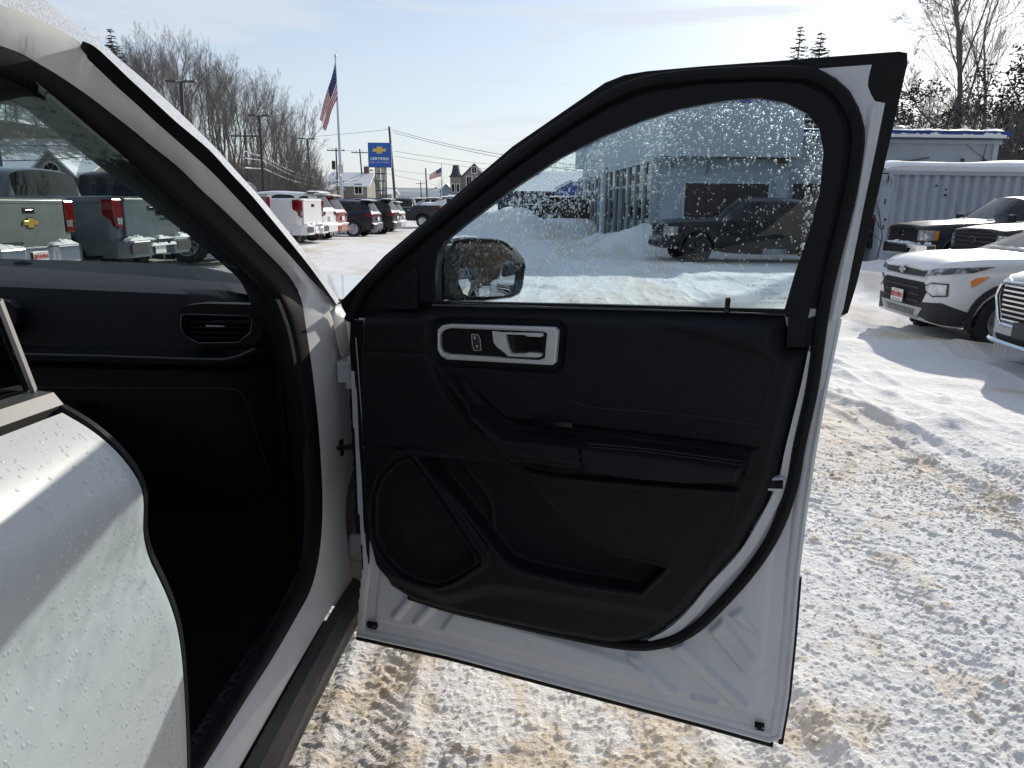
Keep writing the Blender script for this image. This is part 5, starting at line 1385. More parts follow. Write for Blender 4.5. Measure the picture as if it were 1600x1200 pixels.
for k, (px, d, pt, lb) in enumerate(((697, 66, P_WHITE, 'snow-covered white suv in the distance left of the small flagpole'), (668, 74, P_SILVER, 'distant silver suv with snowy roof behind the dark crossways pickup'), (706, 84, P_CHAR, 'distant grey suv with snowy roof below the turreted house'), (645, 82, P_RED, 'distant red suv just above the cab of the dark crossways pickup'))):
    o, _, _ = suv_car('distant_suv', lb, 'suv', 'snowy cars far down the lot', pt, level=1)
    sc = MB(); lump(sc, (-.6, 0, 1.62), (2.0, 1.3, .14), k); lump(sc, (1.5, 0, 1.08), (1.0, 1.3, .10), k + 5); sc.build('snow_cover', M_SNOW, o, True, kind='stuff')
    seat_at(o, (0, 0, 0), px, 337 - k, d, 180 if k % 2 else 200)
# by the building
r13, b13, _ = pickup('pickup_truck', 'black crew-cab pickup parked in profile in front of the brown garage door', 'pickup truck', 'vehicles parked by the dealership', P_BLACK, 'gmc', bed=.35, detail=False, rimstyle=('black', 6))
seat_at(r13, (2.9, .3, .62), 1031, 376, 21.9, 184)
for k, (px, py, d, h, lb) in enumerate(((862, 335, 47, 186, 'black car with snow-lined windows, left of two beside the blue building'), (893, 338, 43, 178, 'black car half hidden by the storefront columns'))):
    o, _, _ = suv_car('parked_car', lb, 'car', 'vehicles parked by the dealership', P_BLACK, 4.6, 1.84, 1.5, level=1)
    sc = MB(); lump(sc, (-.6, 0, 1.46), (1.9, 1.2, .09), k + 9); lump(sc, (1.4, 0, .96), (1.1, 1.3, .07), k + 15); sc.build('snow_cover', M_SNOW, o, True, kind='stuff')
    seat_at(o, (0, 0, 0), px, py + 10, d, h)
# right-hand row
r14, b14, _ = pickup('pickup_truck', 'dark charcoal pickup with chrome grille parked against the white container', 'pickup truck', 'vehicles on the right of the lot', P_CHAR, 'chevy', hood_snow=True, clear=True)
seat_at(r14, (2.95, 0, .80), 1408, 374, 17.4, 181, anchor=False, sc=.92)
r15, b15, _ = pickup('pickup_truck', 'black pickup nose between the charcoal pickup and the white crossover', 'pickup truck', 'vehicles on the right of the lot', P_BLACK, 'gmc')
seat_at(r15, (2.95, 0, 1.0), 1521, 371, 14.0, 181, anchor=False, sc=.94)
s16, b16, _ = suv_car('parked_suv', 'white crossover with black grille and amber corner marker in front of the container', 'suv', 'vehicles on the right of the lot', P_WHITE, kind='trail', rear_snow=False)
seat_at(s16, (2.2, 0, .57), 1410, 460, 9.7, 179, sc=1.03)
s17, b17, _ = suv_car('parked_suv', 'silver suv nose with chrome grille bars and blank plate bracket', 'suv', 'vehicles on the right of the lot', P_SILVER, 4.65, 1.86, 1.69, kind='chromegrille', rear_snow=False)
seat_at(s17, (2.3, 0, .56), 1622, 515, 7.2, 181)
# the two pickups seen in the door mirror
r18, _, _ = pickup('pickup_truck', 'white pickup with chrome grille, reflected low on the left of the door mirror', 'pickup truck', 'vehicles reflected in the door mirror', P_WHITE, 'chevy', level=1, detail=False)
r18.location = (8.6, 1.2, -.1); r18.rotation_euler = (0, 0, PI)
r19, _, _ = pickup('pickup_truck', 'dark grey pickup with chrome grille, reflected low on the right of the door mirror', 'pickup truck', 'vehicles reflected in the door mirror', P_CHAR, 'chevy', level=1, detail=False)
r19.location = (8.0, -2.6, -.1); r19.rotation_euler = (0, 0, PI)
# ------------------------------------------------------------------ snow-covered lot
def axis(lo, a, b, hi, step, g, far=1.22, lim=62.0):
    mid = list(np.arange(a, b, step))
    def grow(x0, end, sgn):
        out, s, x = [], step, x0
        while (x - end) * sgn < 0:
            s *= g if abs(x) < lim else far
            x += s * sgn; out.append(x)
        return out
    return np.array(grow(a, lo, -1)[::-1] + mid + grow(b, hi, 1))
gx = axis(-3500, -.56, 2.7, 3500, .0086, 1.0158)
gy = axis(-3500, .85, 3.9, 4500, .0086, 1.0158)
gy = np.r_[gy[gy < -14][::8], gy[(gy >= -14) & (gy < .7)][::6], gy[gy >= .7]]
GX, GY = np.meshgrid(gx, gy)
SPX = np.gradient(gx)[None, :] + 0 * GX; SPY = np.gradient(gy)[:, None] + 0 * GX
SP = np.maximum(SPX, SPY)
MOUNDS = []
def mound(px, py, d, h, rx, ry):
    p = CAM + ray(px, py) * d; MOUNDS.append((p[0], p[1], h, rx, ry))
mound(1010, 345, 25.2, 1.0, 1.1, 1.0); mound(985, 352, 26, .75, 1.0, 1.4); mound(962, 360, 29, .5, 1.2, 2.0); mound(1045, 350, 25.4, .7, 1.2, .8)
mound(800, 330, 36, 1.35, 2.2, 1.5); mound(775, 335, 36, 1.1, 1.8, 1.5); mound(838, 338, 37, .8, 2.0, 1.2); mound(880, 345, 40, .5, 3, 2)
mound(1368, 400, 17.5, .45, .8, 1.4); mound(1350, 410, 16, .3, .8, 1.2); mound(1392, 400, 17.6, .35, .8, .8)
mound(1470, 525, 8.6, .10, .9, .35); mound(1400, 520, 9.2, .08, .4, .3); mound(1560, 590, 7.6, .07, .9, .4); mound(1490, 635, 5.4, .05, .22, .12); mound(1350, 600, 7.2, .06, .5, .25)
def track(x0, amp, ph, w, depth, lug=0.0, y1=60):
    c = x0 + amp * np.sin(GY * .22 + ph) + .04 * np.sin(GY * 1.3 + ph * 3)
    q = (GX - c) / w
    prof = -depth * np.exp(-q ** 4 * 1.5) + depth * .7 * np.exp(-((np.abs(q) - 1.35) / .3) ** 2)
    f = ss(.055, .02, SP) if lug else 1.0
    if lug:
        prof = prof + lug * f * np.exp(-q ** 4) * np.sign(np.sin(GY * 2 * PI / .062 + 9 * np.abs(q))) * (.5 + .5 * vnoise(GX * 20, GY * 20, 77))
    return prof * (GY < y1) * (.55 + .9 * vnoise(GX * .8, GY * .6, int(abs(x0 * 10)))) * (.35 + .65 * ss(12, 3, GY))
def bumpy(wl, amp, seed, o=3):
    f = ss(wl * .55, wl * .22, SP)
    return amp * f * (fbm(GX / wl, GY / wl, o, seed) - .5)
Z = ground_base(GX, GY)
Z = Z * ss(140, 60, np.hypot(GX, GY))
micro = bumpy(1.1, .035, 1) + bumpy(.34, .016, 2) + bumpy(.12, .006, 3) + bumpy(.05, .004, 6)
def chunks(c, r0, r1, h0, prob, seed, fade0, fade1):
    """scattered crumbs of broken snow: one jittered, tilted block per cell at most"""
    f = ss(fade0, fade1, SP); m = f > .01
    X, Y = GX[m], GY[m]; H = np.zeros(X.shape); 
    ci, cj = np.floor(X / c).astype(np.int64), np.floor(Y / c).astype(np.int64)
    for di in (-1, 0, 1):
        for dj in (-1, 0, 1):
            a, b = ci + di, cj + dj
            px_, py_ = (a + _hash(a, b, seed)) * c, (b + _hash(a, b, seed + 1)) * c
            r = r0 + (r1 - r0) * _hash(a, b, seed + 2) ** 2
            an = _hash(a, b, seed + 3) * PI; ca_, sa_ = np.cos(an), np.sin(an)
            dx, dy = X - px_, Y - py_
            u = (dx * ca_ + dy * sa_) / r; v = (-dx * sa_ + dy * ca_) / (r * (.5 + .5 * _hash(a, b, seed + 4)))
            q = np.maximum(np.abs(u), np.abs(v)) * .5 + np.sqrt(u * u + v * v) * .5
            hh = h0 * (r / r1) * (.5 + .6 * _hash(a, b, seed + 5)) * np.clip((1.0 - q) * 2.4, 0, 1) * (1 + .35 * u)
            H = np.maximum(H, np.where(_hash(a, b, seed + 6) < prob * (.25 + 1.5 * vnoise(px_ * 1.7, py_ * 1.7, seed)), hh, 0))
    out = np.zeros(GX.shape); out[m] = H * f[m]
    return out
CR = chunks(0.030, .008, .016, .0072, .8, 101, .030, .012) + chunks(.024, .006, .011, .006, .9, 131, .024, .012)
CR2 = chunks(.085, .014, .032, .011, .3, 161, .075, .03)
CR2 = CR2 + chunks(.26, .04, .11, .030, .4, 191, .24, .10) * ss(3.2, 5.5, np.hypot(GX, GY)) + chunks(.7, .10, .28, .06, .3, 221, .6, .26) * ss(6, 10, np.hypot(GX, GY)) * ss(60, 30, GY)
pit = ss(.50, .30, fbm(GX / .06, GY / .06, 3, 4)) * .006 * ss(.05, .02, SP)
lumps3 = ss(.5, .75, fbm(GX / .45, GY / .4, 3, 12)) * .016 * ss(.4, .15, SP)
Z = Z + micro + CR + CR2 - pit + lumps3 * (np.hypot(GX, GY) > 4)
for a in ((-.49, .0, 0, .09, .016, .0042, 4.2), (1.35, .10, 1.2, .11, .010, .0025), (2.2, .25, .4, .12, .014, .003), (2.62, .25, .4, .12, .014, .003), (3.3, .4, 2.0, .13, .025), (.4, .5, 2.4, .13, .018), (4.6, .5, .8, .14, .03), (1.0, .9, 3.0, .14, .022), (-1.6, .6, 1.0, .15, .035), (-3.2, .5, .2, .15, .035), (2.7, 1.0, 2.2, .14, .03), (6.2, .6, .3, .15, .03)):
    Z = Z + track(*a)
mask_far = ss(3, 8, GY)
Z = Z + .07 * mask_far * (fbm(GX / 1.6, GY / .8, 3, 41) - .5) * ss(60, 30, GY)
MH = np.zeros_like(Z)
for mx, my, h, rx, ry in MOUNDS:
    q = ((GX - mx) / rx) ** 2 + ((GY - my) / ry) ** 2
    nz = .65 + .7 * fbm(GX * 1.6 / max(.3, rx) + mx, GY * 1.6 / max(.3, ry), 4, 51)
    MH = np.maximum(MH, h * np.exp(-q * .9) * nz)
Z = Z + MH
# the strip under our own car stays low, melt hollow under the white crossover and silver suv
near = np.exp(-((GX - .05) / .75) ** 2 - ((GY - 1.75) / 1.0) ** 2)
patch_n = fbm(GX / .20, GY / .24, 6, 61, .62)
dirt = near * (.25 + .75 * ss(.40, .58, patch_n)) + .55 * ss(.60, .70, patch_n) * ss(9, 3, np.hypot(GX - 1, GY))
dirt = dirt + .8 * (CR2 > .004) * (np.hypot(GX, GY) < 5) * ss(.42, .58, fbm(GX / .5, GY / .6, 3, 63)) + .5 * (CR > .004) * ss(.48, .62, fbm(GX / .7, GY / .5, 3, 64))
dirt = dirt + .55 * ss(.46, .66, fbm(GX / 1.0, GY / 3.0, 5, 66)) * ss(3, 5, GY) + .03
for px, py, d, r in ((1580, 600, 6.9, .55), (1480, 515, 8.8, .8), (1420, 512, 9.2, .5), (900, 352, 33, 2.2), (1110, 404, 21.5, 1.6)):
    p = CAM + ray(px, py) * d
    q = ((GX - p[0]) / r) ** 2 + ((GY - p[1]) / (r * .55)) ** 2
    dirt = dirt + 1.1 * np.exp(-q ** 2) * ss(.3, .55, fbm(GX * 2, GY * 2, 3, 71))
NX, NY = len(gx), len(gy)
idx = np.arange(NX * NY).reshape(NY, NX)
gq = np.stack([idx[:-1, :-1], idx[:-1, 1:], idx[1:, 1:], idx[1:, :-1]], -1).reshape(-1, 4)
ground = np_mesh('ground', np.stack([GX, GY, Z], -1).reshape(-1, 3), gq, snow_mat(), smooth=True)
tag(ground, kind='structure')
spq = SP[:-1, :-1].ravel(); ground.data.polygons.foreach_set('use_smooth', spq > .026)
att = ground.data.attributes.new('dirt', 'FLOAT', 'POINT')
att.data.foreach_set('value', np.clip(dirt, 0, 1).astype(np.float32).ravel())
def gz(x, y):
    i = min(max(int(np.searchsorted(gx, x)), 1), NX - 1); j = min(max(int(np.searchsorted(gy, y)), 1), NY - 1)
    return float(Z[j, i])
def pix(px, py, d): return Vector(CAM + ray(px, py) * d)
def zpx(px, py, d): return pix(px, py, d).z

# loose chunks of packed snow and grit near the door
chk = MB(); rc = random.Random(21)
for k in range(500):
    y = .95 + 4.5 * rc.random() ** 1.6; x = rc.uniform(-.35, 2.6)
    r = rc.choice((.004, .005, .006, .008, .011, .015))
    z = gz(x, y)
    vs = []
    for i in range(6):
        d = [(1, 0, 0), (-1, 0, 0), (0, 1, 0), (0, -1, 0), (0, 0, 1), (0, 0, -1)][i]
        s = r * rc.uniform(.6, 1.2); vs.append((x + d[0] * s + rc.uniform(-.3, .3) * r, y + d[1] * s + rc.uniform(-.3, .3) * r, z + r * .35 + d[2] * s * .8))
    chk.add(vs, [(0, 2, 4), (2, 1, 4), (1, 3, 4), (3, 0, 4), (2, 0, 5), (1, 2, 5), (3, 1, 5), (0, 3, 5)])
tag(chk.build('snow_crumbs', mat('crumb_snow', (.80, .77, .72), .8, col2=(.40, .29, .18), scale=3.0, lo=.42, hi=.6)), kind='stuff')

# ------------------------------------------------------------------ hills and hillside
hx = np.linspace(-1500, 1900, 180)
hp = []
for j, (dy, t) in enumerate(((0, 0), (60, .45), (160, .8), (300, 1.0), (600, .9))):
    hh = 22 + 26 * fbm(hx / 420.0 + 3, hx * 0 + 1.7, 4, 3) + 5 * fbm(hx / 40.0, hx * 0, 3, 9)
    hp.append([(x, 1500 + dy + .12 * abs(x), -3 + h * t * 1.15) for x, h in zip(hx, hh)])
hl = MB(); hl.grid(hp)
tag(hl.build('far_hills', mat('far_hill_haze_blue', (.20, .23, .27), .9, col2=(.42, .46, .52), scale=.02, lo=.4, hi=.7), None, True), kind='structure')  # blue of distant haze is mixed into both hill colours
hs_x = np.linspace(-150, -12, 60); hs_y = np.linspace(38, 260, 70)
HX, HY = np.meshgrid(hs_x, hs_y)
def hill_z(x, y):
    x = np.asarray(x, float); y = np.asarray(y, float)
    edge = -20 - .10 * (y - 40)
    t = ss(0, 60, edge - x)
    return -.6 + 13.0 * t + 1.2 * t * fbm(x / 9, y / 9, 3, 5)
hq = np.arange(HX.size).reshape(HX.shape)
hso = np_mesh('hillside', np.stack([HX, HY, hill_z(HX, HY)], -1).reshape(-1, 3), np.stack([hq[:-1, :-1], hq[:-1, 1:], hq[1:, 1:], hq[1:, :-1]], -1).reshape(-1, 4), mat('woodland_floor', (.10, .075, .06), .95, col2=(.55, .55, .56), scale=.35, lo=.52, hi=.68))
tag(hso, kind='structure')

bx_ = np.linspace(-90, 75, 70); by_ = np.linspace(-75, 14, 45)
BX, BY = np.meshgrid(bx_, by_)
def wood_z(x, y):
    x = np.asarray(x, float); y = np.asarray(y, float)
    t = np.maximum(ss(-13, -48, y), ss(14, 46, x) * ss(14, 2, y))
    return -.9 + 15.0 * t + 1.6 * t * fbm(x / 8, y / 8, 3, 15)
bq = np.arange(BX.size).reshape(BX.shape)
bho = np_mesh('wooded_backdrop', np.stack([BX, BY, wood_z(BX, BY)], -1).reshape(-1, 3), np.stack([bq[:-1, :-1], bq[:-1, 1:], bq[1:, 1:], bq[1:, :-1]], -1).reshape(-1, 4), mat('woodland_floor', (.10, .075, .06), .95))  # mostly unseen rise, added to block low sky and darken the door's reflections
tag(bho, kind='structure')

# ------------------------------------------------------------------ buildings
M_WALL = mat('pale_panel_wall', (.50, .56, .60), .6, var=.08, scale=1.5)
M_WALL2 = mat('painted_block_wall', (.46, .51, .56), .7, var=.12, scale=1.1, bump=.15, bscale=14)
M_DOORB = mat('brown_garage_door', (.055, .038, .036), .55, var=.2, scale=2)
M_BLUE = mat('blue_fascia', (.035, .075, .30), .45, var=.2, scale=2)
M_MULL = mat('pale_mullion', (.42, .46, .48), .4, .4)
M_DARKROOM = mat('dark_showroom', (.03, .03, .034), .8)
M_BGLASS = glass('shop_glass', (.30, .36, .38), 1.6)
def face_bricks(parent, name, a, b, z0, z1, nx, nz, m, t=.02, gap=.012):
    """panels of a wall or door, one object each, sharing mesh data by size"""
    a, b = Vector(a), Vector(b); d = (b - a); w = d.length / nx; h = (z1 - z0) / nz; d.normalize()
    mb = MB(); mb.box((0, 0, 0), (w - gap, t, h - gap)); me = mb.mesh(name, m)
    for i in range(nx):
        for k in range(nz):
            o = bpy.data.objects.new(name, me); COL.objects.link(o); o.parent = parent
            p = a + d * w * (i + .5)
            o.location = (p.x, p.y, z0 + h * (k + .5)); o.rotation_euler = (0, 0, math.atan2(d.y, d.x))
deal = empty('dealership_building', (pix(1024, 400, 26).x, 26.2, 0), 0, 'pale grey dealership with storefront glass and a brown garage door', 'building')
DO = deal.location.copy()
def dl(mb, name, m, **k):
    o = mb.build(name, m, deal, **k); o.matrix_parent_inverse = Matrix.Translation(-DO); return o
XW0, XW1, XW2 = at_y(1022, 300, 26.2)[0], at_y(1236, 250, 26.2)[0], at_y(1579, 230, 26.2)[0]
ztop_u = at_y(1140, 160, 25.7)[2]; zbot_u = at_y(1140, 244.5, 25.7)[2]
SF0 = Vector((XW0, 26.2, 0)); SF1 = pix(903, 340, 47); SF1.z = 0
sfd = (SF1 - SF0).normalized(); sfn = Vector((sfd.y, -sfd.x, 0)); sfn = sfn if sfn.x < 0 else -sfn
zg = -.3
m_ = MB(); m_.add([(XW0, 26.2, zg), (XW1, 26.2, zg), (XW1, 26.2, zbot_u), (XW0, 26.2, zbot_u)], [(0, 1, 2, 3)])
m_.box(((XW0 + XW1) / 2, 26.2 + .02, (zg + zbot_u) / 2), (XW1 - XW0, .03, zbot_u - zg)); m_.v, m_.f, m_.m = m_.v[4:], [[i - 4 for i in f] for f in m_.f[1:]], m_.m[1:]
dl(m_, 'side_wall', M_WALL2)
XU0 = at_y(1034, 300, 25.7)[0]
SU0 = Vector((XU0, 25.7, 0)); SU1 = SU0 + sfd * (SF1 - SF0).length
m_ = MB(); back = Vector((4, 8, 0))
pl = [SU0, Vector((XW1 + .15, 25.7, 0)), Vector((XW1 + .15, 46, 0)), SU1 + Vector((9, 0, 0)), SU1]
m_.prism([(p.x, p.y, zbot_u) for p in pl], (0, 0, ztop_u - zbot_u)); dl(m_, 'upper_block', M_WALL)
m_ = MB(); m_.prism([(p.x - .03 * (i in (0, 4)), p.y - .03 * (i < 2), ztop_u) for i, p in enumerate(pl)], (0, 0, .14)); dl(m_, 'roof_cap', M_BLUE)
m_ = MB(); m_.prism([(p.x, p.y, ztop_u + .14) for p in pl], (0, 0, .05)); dl(m_, 'roof_snow', M_SNOW)
# garage door of panels
XG0, XG1 = at_y(1071, 300, 26.15)[0], at_y(1200, 300, 26.15)[0]; zgd = at_y(1140, 287, 26.15)[2]
m_ = MB(); m_.box(((XG0 + XG1) / 2, 26.185, (zg + zgd) / 2), (XG1 - XG0, .04, zgd - zg)); gdo = dl(m_, 'garage_door', M_DOORB)
face_bricks(gdo, 'door_panel', (XG0 + .04, 26.15, 0), (XG1 - .04, 26.15, 0), 0, zgd - .03, 4, 5, M_DOORB)
m_ = MB()
for x in (XG0 - .05, XG1 + .05): m_.box((x, 26.16, (zg + zgd) / 2), (.08, .06, zgd - zg))
m_.box(((XG0 + XG1) / 2, 26.16, zgd + .045), (XG1 - XG0 + .18, .06, .08)); dl(m_, 'door_casing', M_WALL)
# wall lamp, boxes, conduit
p = at_y(1223, 253, 26.1); m_ = MB(); m_.box((p[0], 26.08, p[2] + .05), (.30, .22, .16)); m_.mi = 1; m_.box((p[0], 26.06, p[2] - .11), (.2, .16, .10)); dl(m_, 'wall_lamp', [mat('lamp_brown', (.10, .075, .06), .6), M_LAMP], bevel=.01)
p = at_y(1080, 250, 26.1); m_ = MB(); m_.box((p[0], 26.14, p[2]), (.2, .1, .28)); dl(m_, 'wall_box', M_WALL)
m_ = MB(); m_.tube([at_y(1120, 247, 26.14), at_y(1219, 248, 26.14)], .022, 5); m_.tube([at_y(1108, 252, 26.14), at_y(1106, 264, 26.14), at_y(1101, 275, 26.14)], .018, 5); m_.tube([at_y(1201, 279, 26.14), at_y(1211, 288, 26.14), at_y(1212, 306, 26.14)], .014, 5); dl(m_, 'conduit', mat('conduit_grey', (.16, .17, .18), .5))
p = at_y(1047, 256, 26.1); m_ = MB(); m_.ball((p[0], 26.08, p[2]), (.13, .12, .13), 8, 6); dl(m_, 'flood_lamp', mat('lamp_grey', (.2, .22, .24), .5), smooth=True)
# storefront
zs0, zs1 = .05, zbot_u - .12
m_ = MB(); q0, q1 = SF0 - sfn * 3.0, SF1 - sfn * 3.0
m_.add([(q0.x, q0.y + .4, zg), (q1.x, q1.y, zg), (q1.x, q1.y, zbot_u), (q0.x, q0.y + .4, zbot_u)], [(0, 1, 2, 3)]); m_.add([(SF0.x, SF0.y + .1, .02), (SF1.x, SF1.y, .02), (q1.x, q1.y, .02), (q0.x, q0.y + .4, .02)], [(0, 1, 2, 3)])
dl(m_, 'showroom_interior', M_DARKROOM)
NP = 14; ln = (SF1 - SF0).length
for i in range(NP + 1):
    p = SF0 + sfd * ln * i / NP
    m_ = MB(); m_.bar((p.x, p.y, zg), (p.x, p.y, zs1), .16 if i % 4 else .26, .12, (sfd.x, sfd.y, 0)); dl(m_, 'mullion', M_MULL)
    if i < NP:
        a, b = p + sfd * .06, SF0 + sfd * (ln * (i + 1) / NP - .06)
        for za, zb_ in ((zs0, zs1 * .74), (zs1 * .76, zs1)):
            m_ = MB(); m_.add([(a.x, a.y, za), (b.x, b.y, za), (b.x, b.y, zb_), (a.x, a.y, zb_)], [(0, 1, 2, 3)]); dl(m_, 'window_pane', M_BGLASS)
m_ = MB(); m_.bar((SF0.x, SF0.y, zs1 * .75), (SF1.x, SF1.y, zs1 * .75), .07, .09); m_.bar((SF0.x, SF0.y, zs1 + .05), (SF1.x, SF1.y, zs1 + .05), .12, .12); dl(m_, 'transom_rail', M_MULL)
for px, d in ((942, 34), (914, 43)):
    p = pix(px, 340, d); m_ = MB(); m_.lathe([(.17, zg), (.17, zbot_u + .05)], (p.x, p.y, 0), 'Z', 16); dl(m_, 'column', M_WALL, smooth=True)
p = pix(907, 240, 45.5); m_ = MB(); m_.box((p.x, p.y - .3, p.z - .1), (.62, .2, 1.7)); dl(m_, 'blade_panel', mat('pale_panel', (.62, .70, .70), .4))
p = pix(919, 240, 45); m_ = MB(); m_.box((p.x, p.y - .32, p.z - .1), (.22, .2, 1.9)); dl(m_, 'dark_blade', M_DARKROOM)
# low wing with blue roof edge
wing = empty('workshop_wing', (XW2, 27, 0), 0, 'low grey workshop with snow-dusted blue roof edge behind the container', 'building')
WO = wing.location.copy()
def wg(mb, name, m, **k):
    o = mb.build(name, m, wing, **k); o.matrix_parent_inverse = Matrix.Translation(-WO); return o
zw = at_y(1480, 206, 26.9)[2]; zf = at_y(1480, 216, 26.9)[2]
m_ = MB(); m_.box(((XW1 + XW2) / 2 + .1, 31.0, (zf + zg) / 2), (XW2 - XW1 - .2, 8.2, zf - zg)); wg(m_, 'wall', M_WALL2)
m_ = MB(); m_.box(((XW1 + XW2) / 2 + .1, 30.9, (zf + zw) / 2 + .02), (XW2 - XW1 + .15, 8.7, (zw - zf) * .9)); wg(m_, 'roof_edge', M_BLUE)
m_ = MB(); rr = random.Random(5)
for x in np.arange(XW1 + .3, XW2 + .1, .35): lump(m_, (x, 26.55, zf + .015), (.5, .14, rr.uniform(.06, .16)), rr.randrange(999), 7, 4)
for x in np.arange(XW1 + .3, XW2 + .1, .5): lump(m_, (x, 26.75, zw + .0), (.8, .5, rr.uniform(.05, .10)), rr.randrange(999), 7, 4)
m_.box(((XW1 + XW2) / 2, 26.52, zf + .035), (XW2 - XW1, .05, .10)); m_.box(((XW1 + XW2) / 2, 31, zw + .02), (XW2 - XW1, 8.2, .05)); wg(m_, 'roof_snow', M_SNOW, smooth=True, kind='stuff')
m_ = MB(); m_.box(((XW1 + XW2) / 2 + .1, 26.85, zf - .12), (XW2 - XW1 - .1, .12, .12)); m_.box((XW2 - .1, 26.86, (zf + zg) / 2), (.16, .08, zf - zg - .2)); wg(m_, 'trim_board', M_WALL)
XH0, XH1 = at_y(1240, 300, 26.85)[0], at_y(1330, 300, 26.85)[0]; zhd = at_y(1260, 287, 26.85)[2]
m_ = MB(); m_.box(((XH0 + XH1) / 2, 26.885, (zg + zhd) / 2), (XH1 - XH0, .03, zhd - zg)); gd2 = wg(m_, 'garage_door', M_DOORB)
face_bricks(gd2, 'door_panel', (XH0 + .03, 26.86, 0), (XH1 - .03, 26.86, 0), 0, zhd - .03, 3, 5, M_DOORB)
m_ = MB(); m_.tube([at_y(1395, 252, 26.84), at_y(1430, 250, 26.84), at_y(1452, 246, 26.84)], .02, 5); m_.tube([at_y(1535, 252, 26.84), at_y(1542, 224, 26.84)], .012, 5); m_.tube([at_y(1510, 226, 26.84), at_y(1540, 250, 26.84)], .010, 5); m_.box(at_y(1539, 252, 26.83), (.12, .06, .12)); m_.box(at_y(1504, 250, 26.83), (.1, .06, .1)); wg(m_, 'wall_cable', mat('conduit_dark', (.05, .05, .055), .6))
p = pix(1404, 203, 28); m_ = MB(); m_.lathe([(.20, -.4), (.20, .12), (.24, .14), (.27, .24), (.24, .34), (.1, .40), (.001, .41)], (p.x, p.y, zw + .1), 'Z', 14); wg(m_, 'roof_vent', mat('galvanised', (.35, .37, .40), .4, .7), smooth=True)
# container
CX0 = at_y(1378, 330, 21.8)[0]; CZ1 = at_y(1500, 268, 21.8)[2]; CZ0 = -.25
cont = empty('shipping_container', (CX0 + 6, 23, CZ0), 0, 'white corrugated shipping container with snow along its roof', 'container')
CO = cont.location.copy()
def ct(mb, name, m, **k):
    o = mb.build(name, m, cont, **k); o.matrix_parent_inverse = Matrix.Translation(-CO); return o
M_CONT = mat('container_white', (.47, .505, .56), .55, col2=(.30, .30, .31), scale=3.5, lo=.56, hi=.80, stretch=(1.6, 1, .25), bump=.1)
per = .278; xs_ = [CX0 + .28]; ys_ = [0.0]
x = CX0 + .28
while x < CX0 + 11.6:
    for dx, dyy in ((.100, 0), (.035, .075), (.108, .075), (.035, 0)): x += dx; xs_.append(x); ys_.append(dyy)
m_ = MB(); m_.grid([[(a, 21.84 + b, z) for a, b in zip(xs_, ys_)] for z in (CZ0 + .16, CZ1 - .10)]); ct(m_, 'corrugated_side', M_CONT)
m_ = MB(); m_.box((CX0 + 6, 21.86, CZ1 - .05), (12.0, .12, .11)); m_.box((CX0 + 6, 21.86, CZ0 + .08), (12.0, .12, .17)); ct(m_, 'side_rail', M_CONT)
for xx in (CX0 + .10, CX0 + 11.9):
    m_ = MB(); m_.box((xx, 21.87, (CZ0 + CZ1) / 2), (.2, .16, CZ1 - CZ0)); ct(m_, 'corner_post', M_CONT)
m_ = MB(); m_.box((CX0 + .03, 23.1, (CZ0 + CZ1) / 2), (.05, 2.4, CZ1 - CZ0 - .02)); m_.box((CX0 + 6, 23.05, CZ1 - .02), (11.9, 2.3, .03)); ct(m_, 'end_wall', M_CONT)
m_ = MB(); Pz = []
for j, (yy, h) in enumerate(((21.80, .0), (21.80, .13), (21.92, .24), (22.5, .32), (23.3, .30), (24.2, .2))):
    Pz.append([(xx, yy + .03 * vnoise(np.array(xx * 1.3), np.array(j * 1.0), 4), CZ1 + .01 + h * (.8 + .5 * fbm(np.array(xx * .35), np.array(j * .4), 3, 8)) * min(1, (xx - CX0 + .05) / .4 + .25)) for xx in np.linspace(CX0 - .02, CX0 + 12, 60)])
m_.grid(Pz); ct(m_, 'roof_snow', M_SNOW, smooth=True, kind='stuff')
for px, py, w, h in ((1380, 271, .32, .03), (1388, 279, .03, .16), (1383, 315, .03, .14), (1383, 343, .05, .06), (1380, 355, .03, .14), (1477, 305, .07, .06), (1478, 296, .05, .04), (1463, 290, .05, .05)):
    m_ = MB(); m_.box(at_y(px, py, 21.775), (w, .012, h)); ct(m_, 'dark_mark', M_UNDER)
t = text_mesh('1051', .28, 'container_number', mat('faded_print', (.30, .32, .36), .6), .003, cont); t.location = Vector(at_y(1381, 286, 21.775)) - CO; t.rotation_euler = (PI / 2, 0, 0)
# sapling in front of the container's end
# blue building across the lane
bb = empty('blue_building', pix(830, 330, 70), 0, 'long blue building with a snow-covered roof beyond the storefront', 'building')
BO = Vector(bb.location)
def bl_(mb, name, m, **k):
    o = mb.build(name, m, bb, **k); o.matrix_parent_inverse = Matrix.Translation(-BO); return o
Yb = 68.0
xa, xb, xc = at_y(778, 300, Yb)[0], at_y(868, 300, Yb)[0], at_y(930, 300, Yb)[0]; ze = at_y(800, 298, Yb)[2]; zr = at_y(800, 272, Yb)[2]
m_ = MB(); m_.box(((xa + xb) / 2, Yb + 5, (ze - 1) / 2), (xb - xa, 10, ze + 1)); bl_(m_, 'wall', mat('dark_blue_wall', (.03, .04, .07), .6, var=.3, scale=.6))
m_ = MB(); m_.prism([(xa - .3, Yb - .5, ze - .02), (xa - .3, Yb + 5.5, zr + .5), (xa - .3, Yb + 11, ze)], (xc - xa + 6, 0, 0)); bl_(m_, 'snow_roof', M_SNOW)
zg1 = at_y(893, 284, Yb - 1)[2]
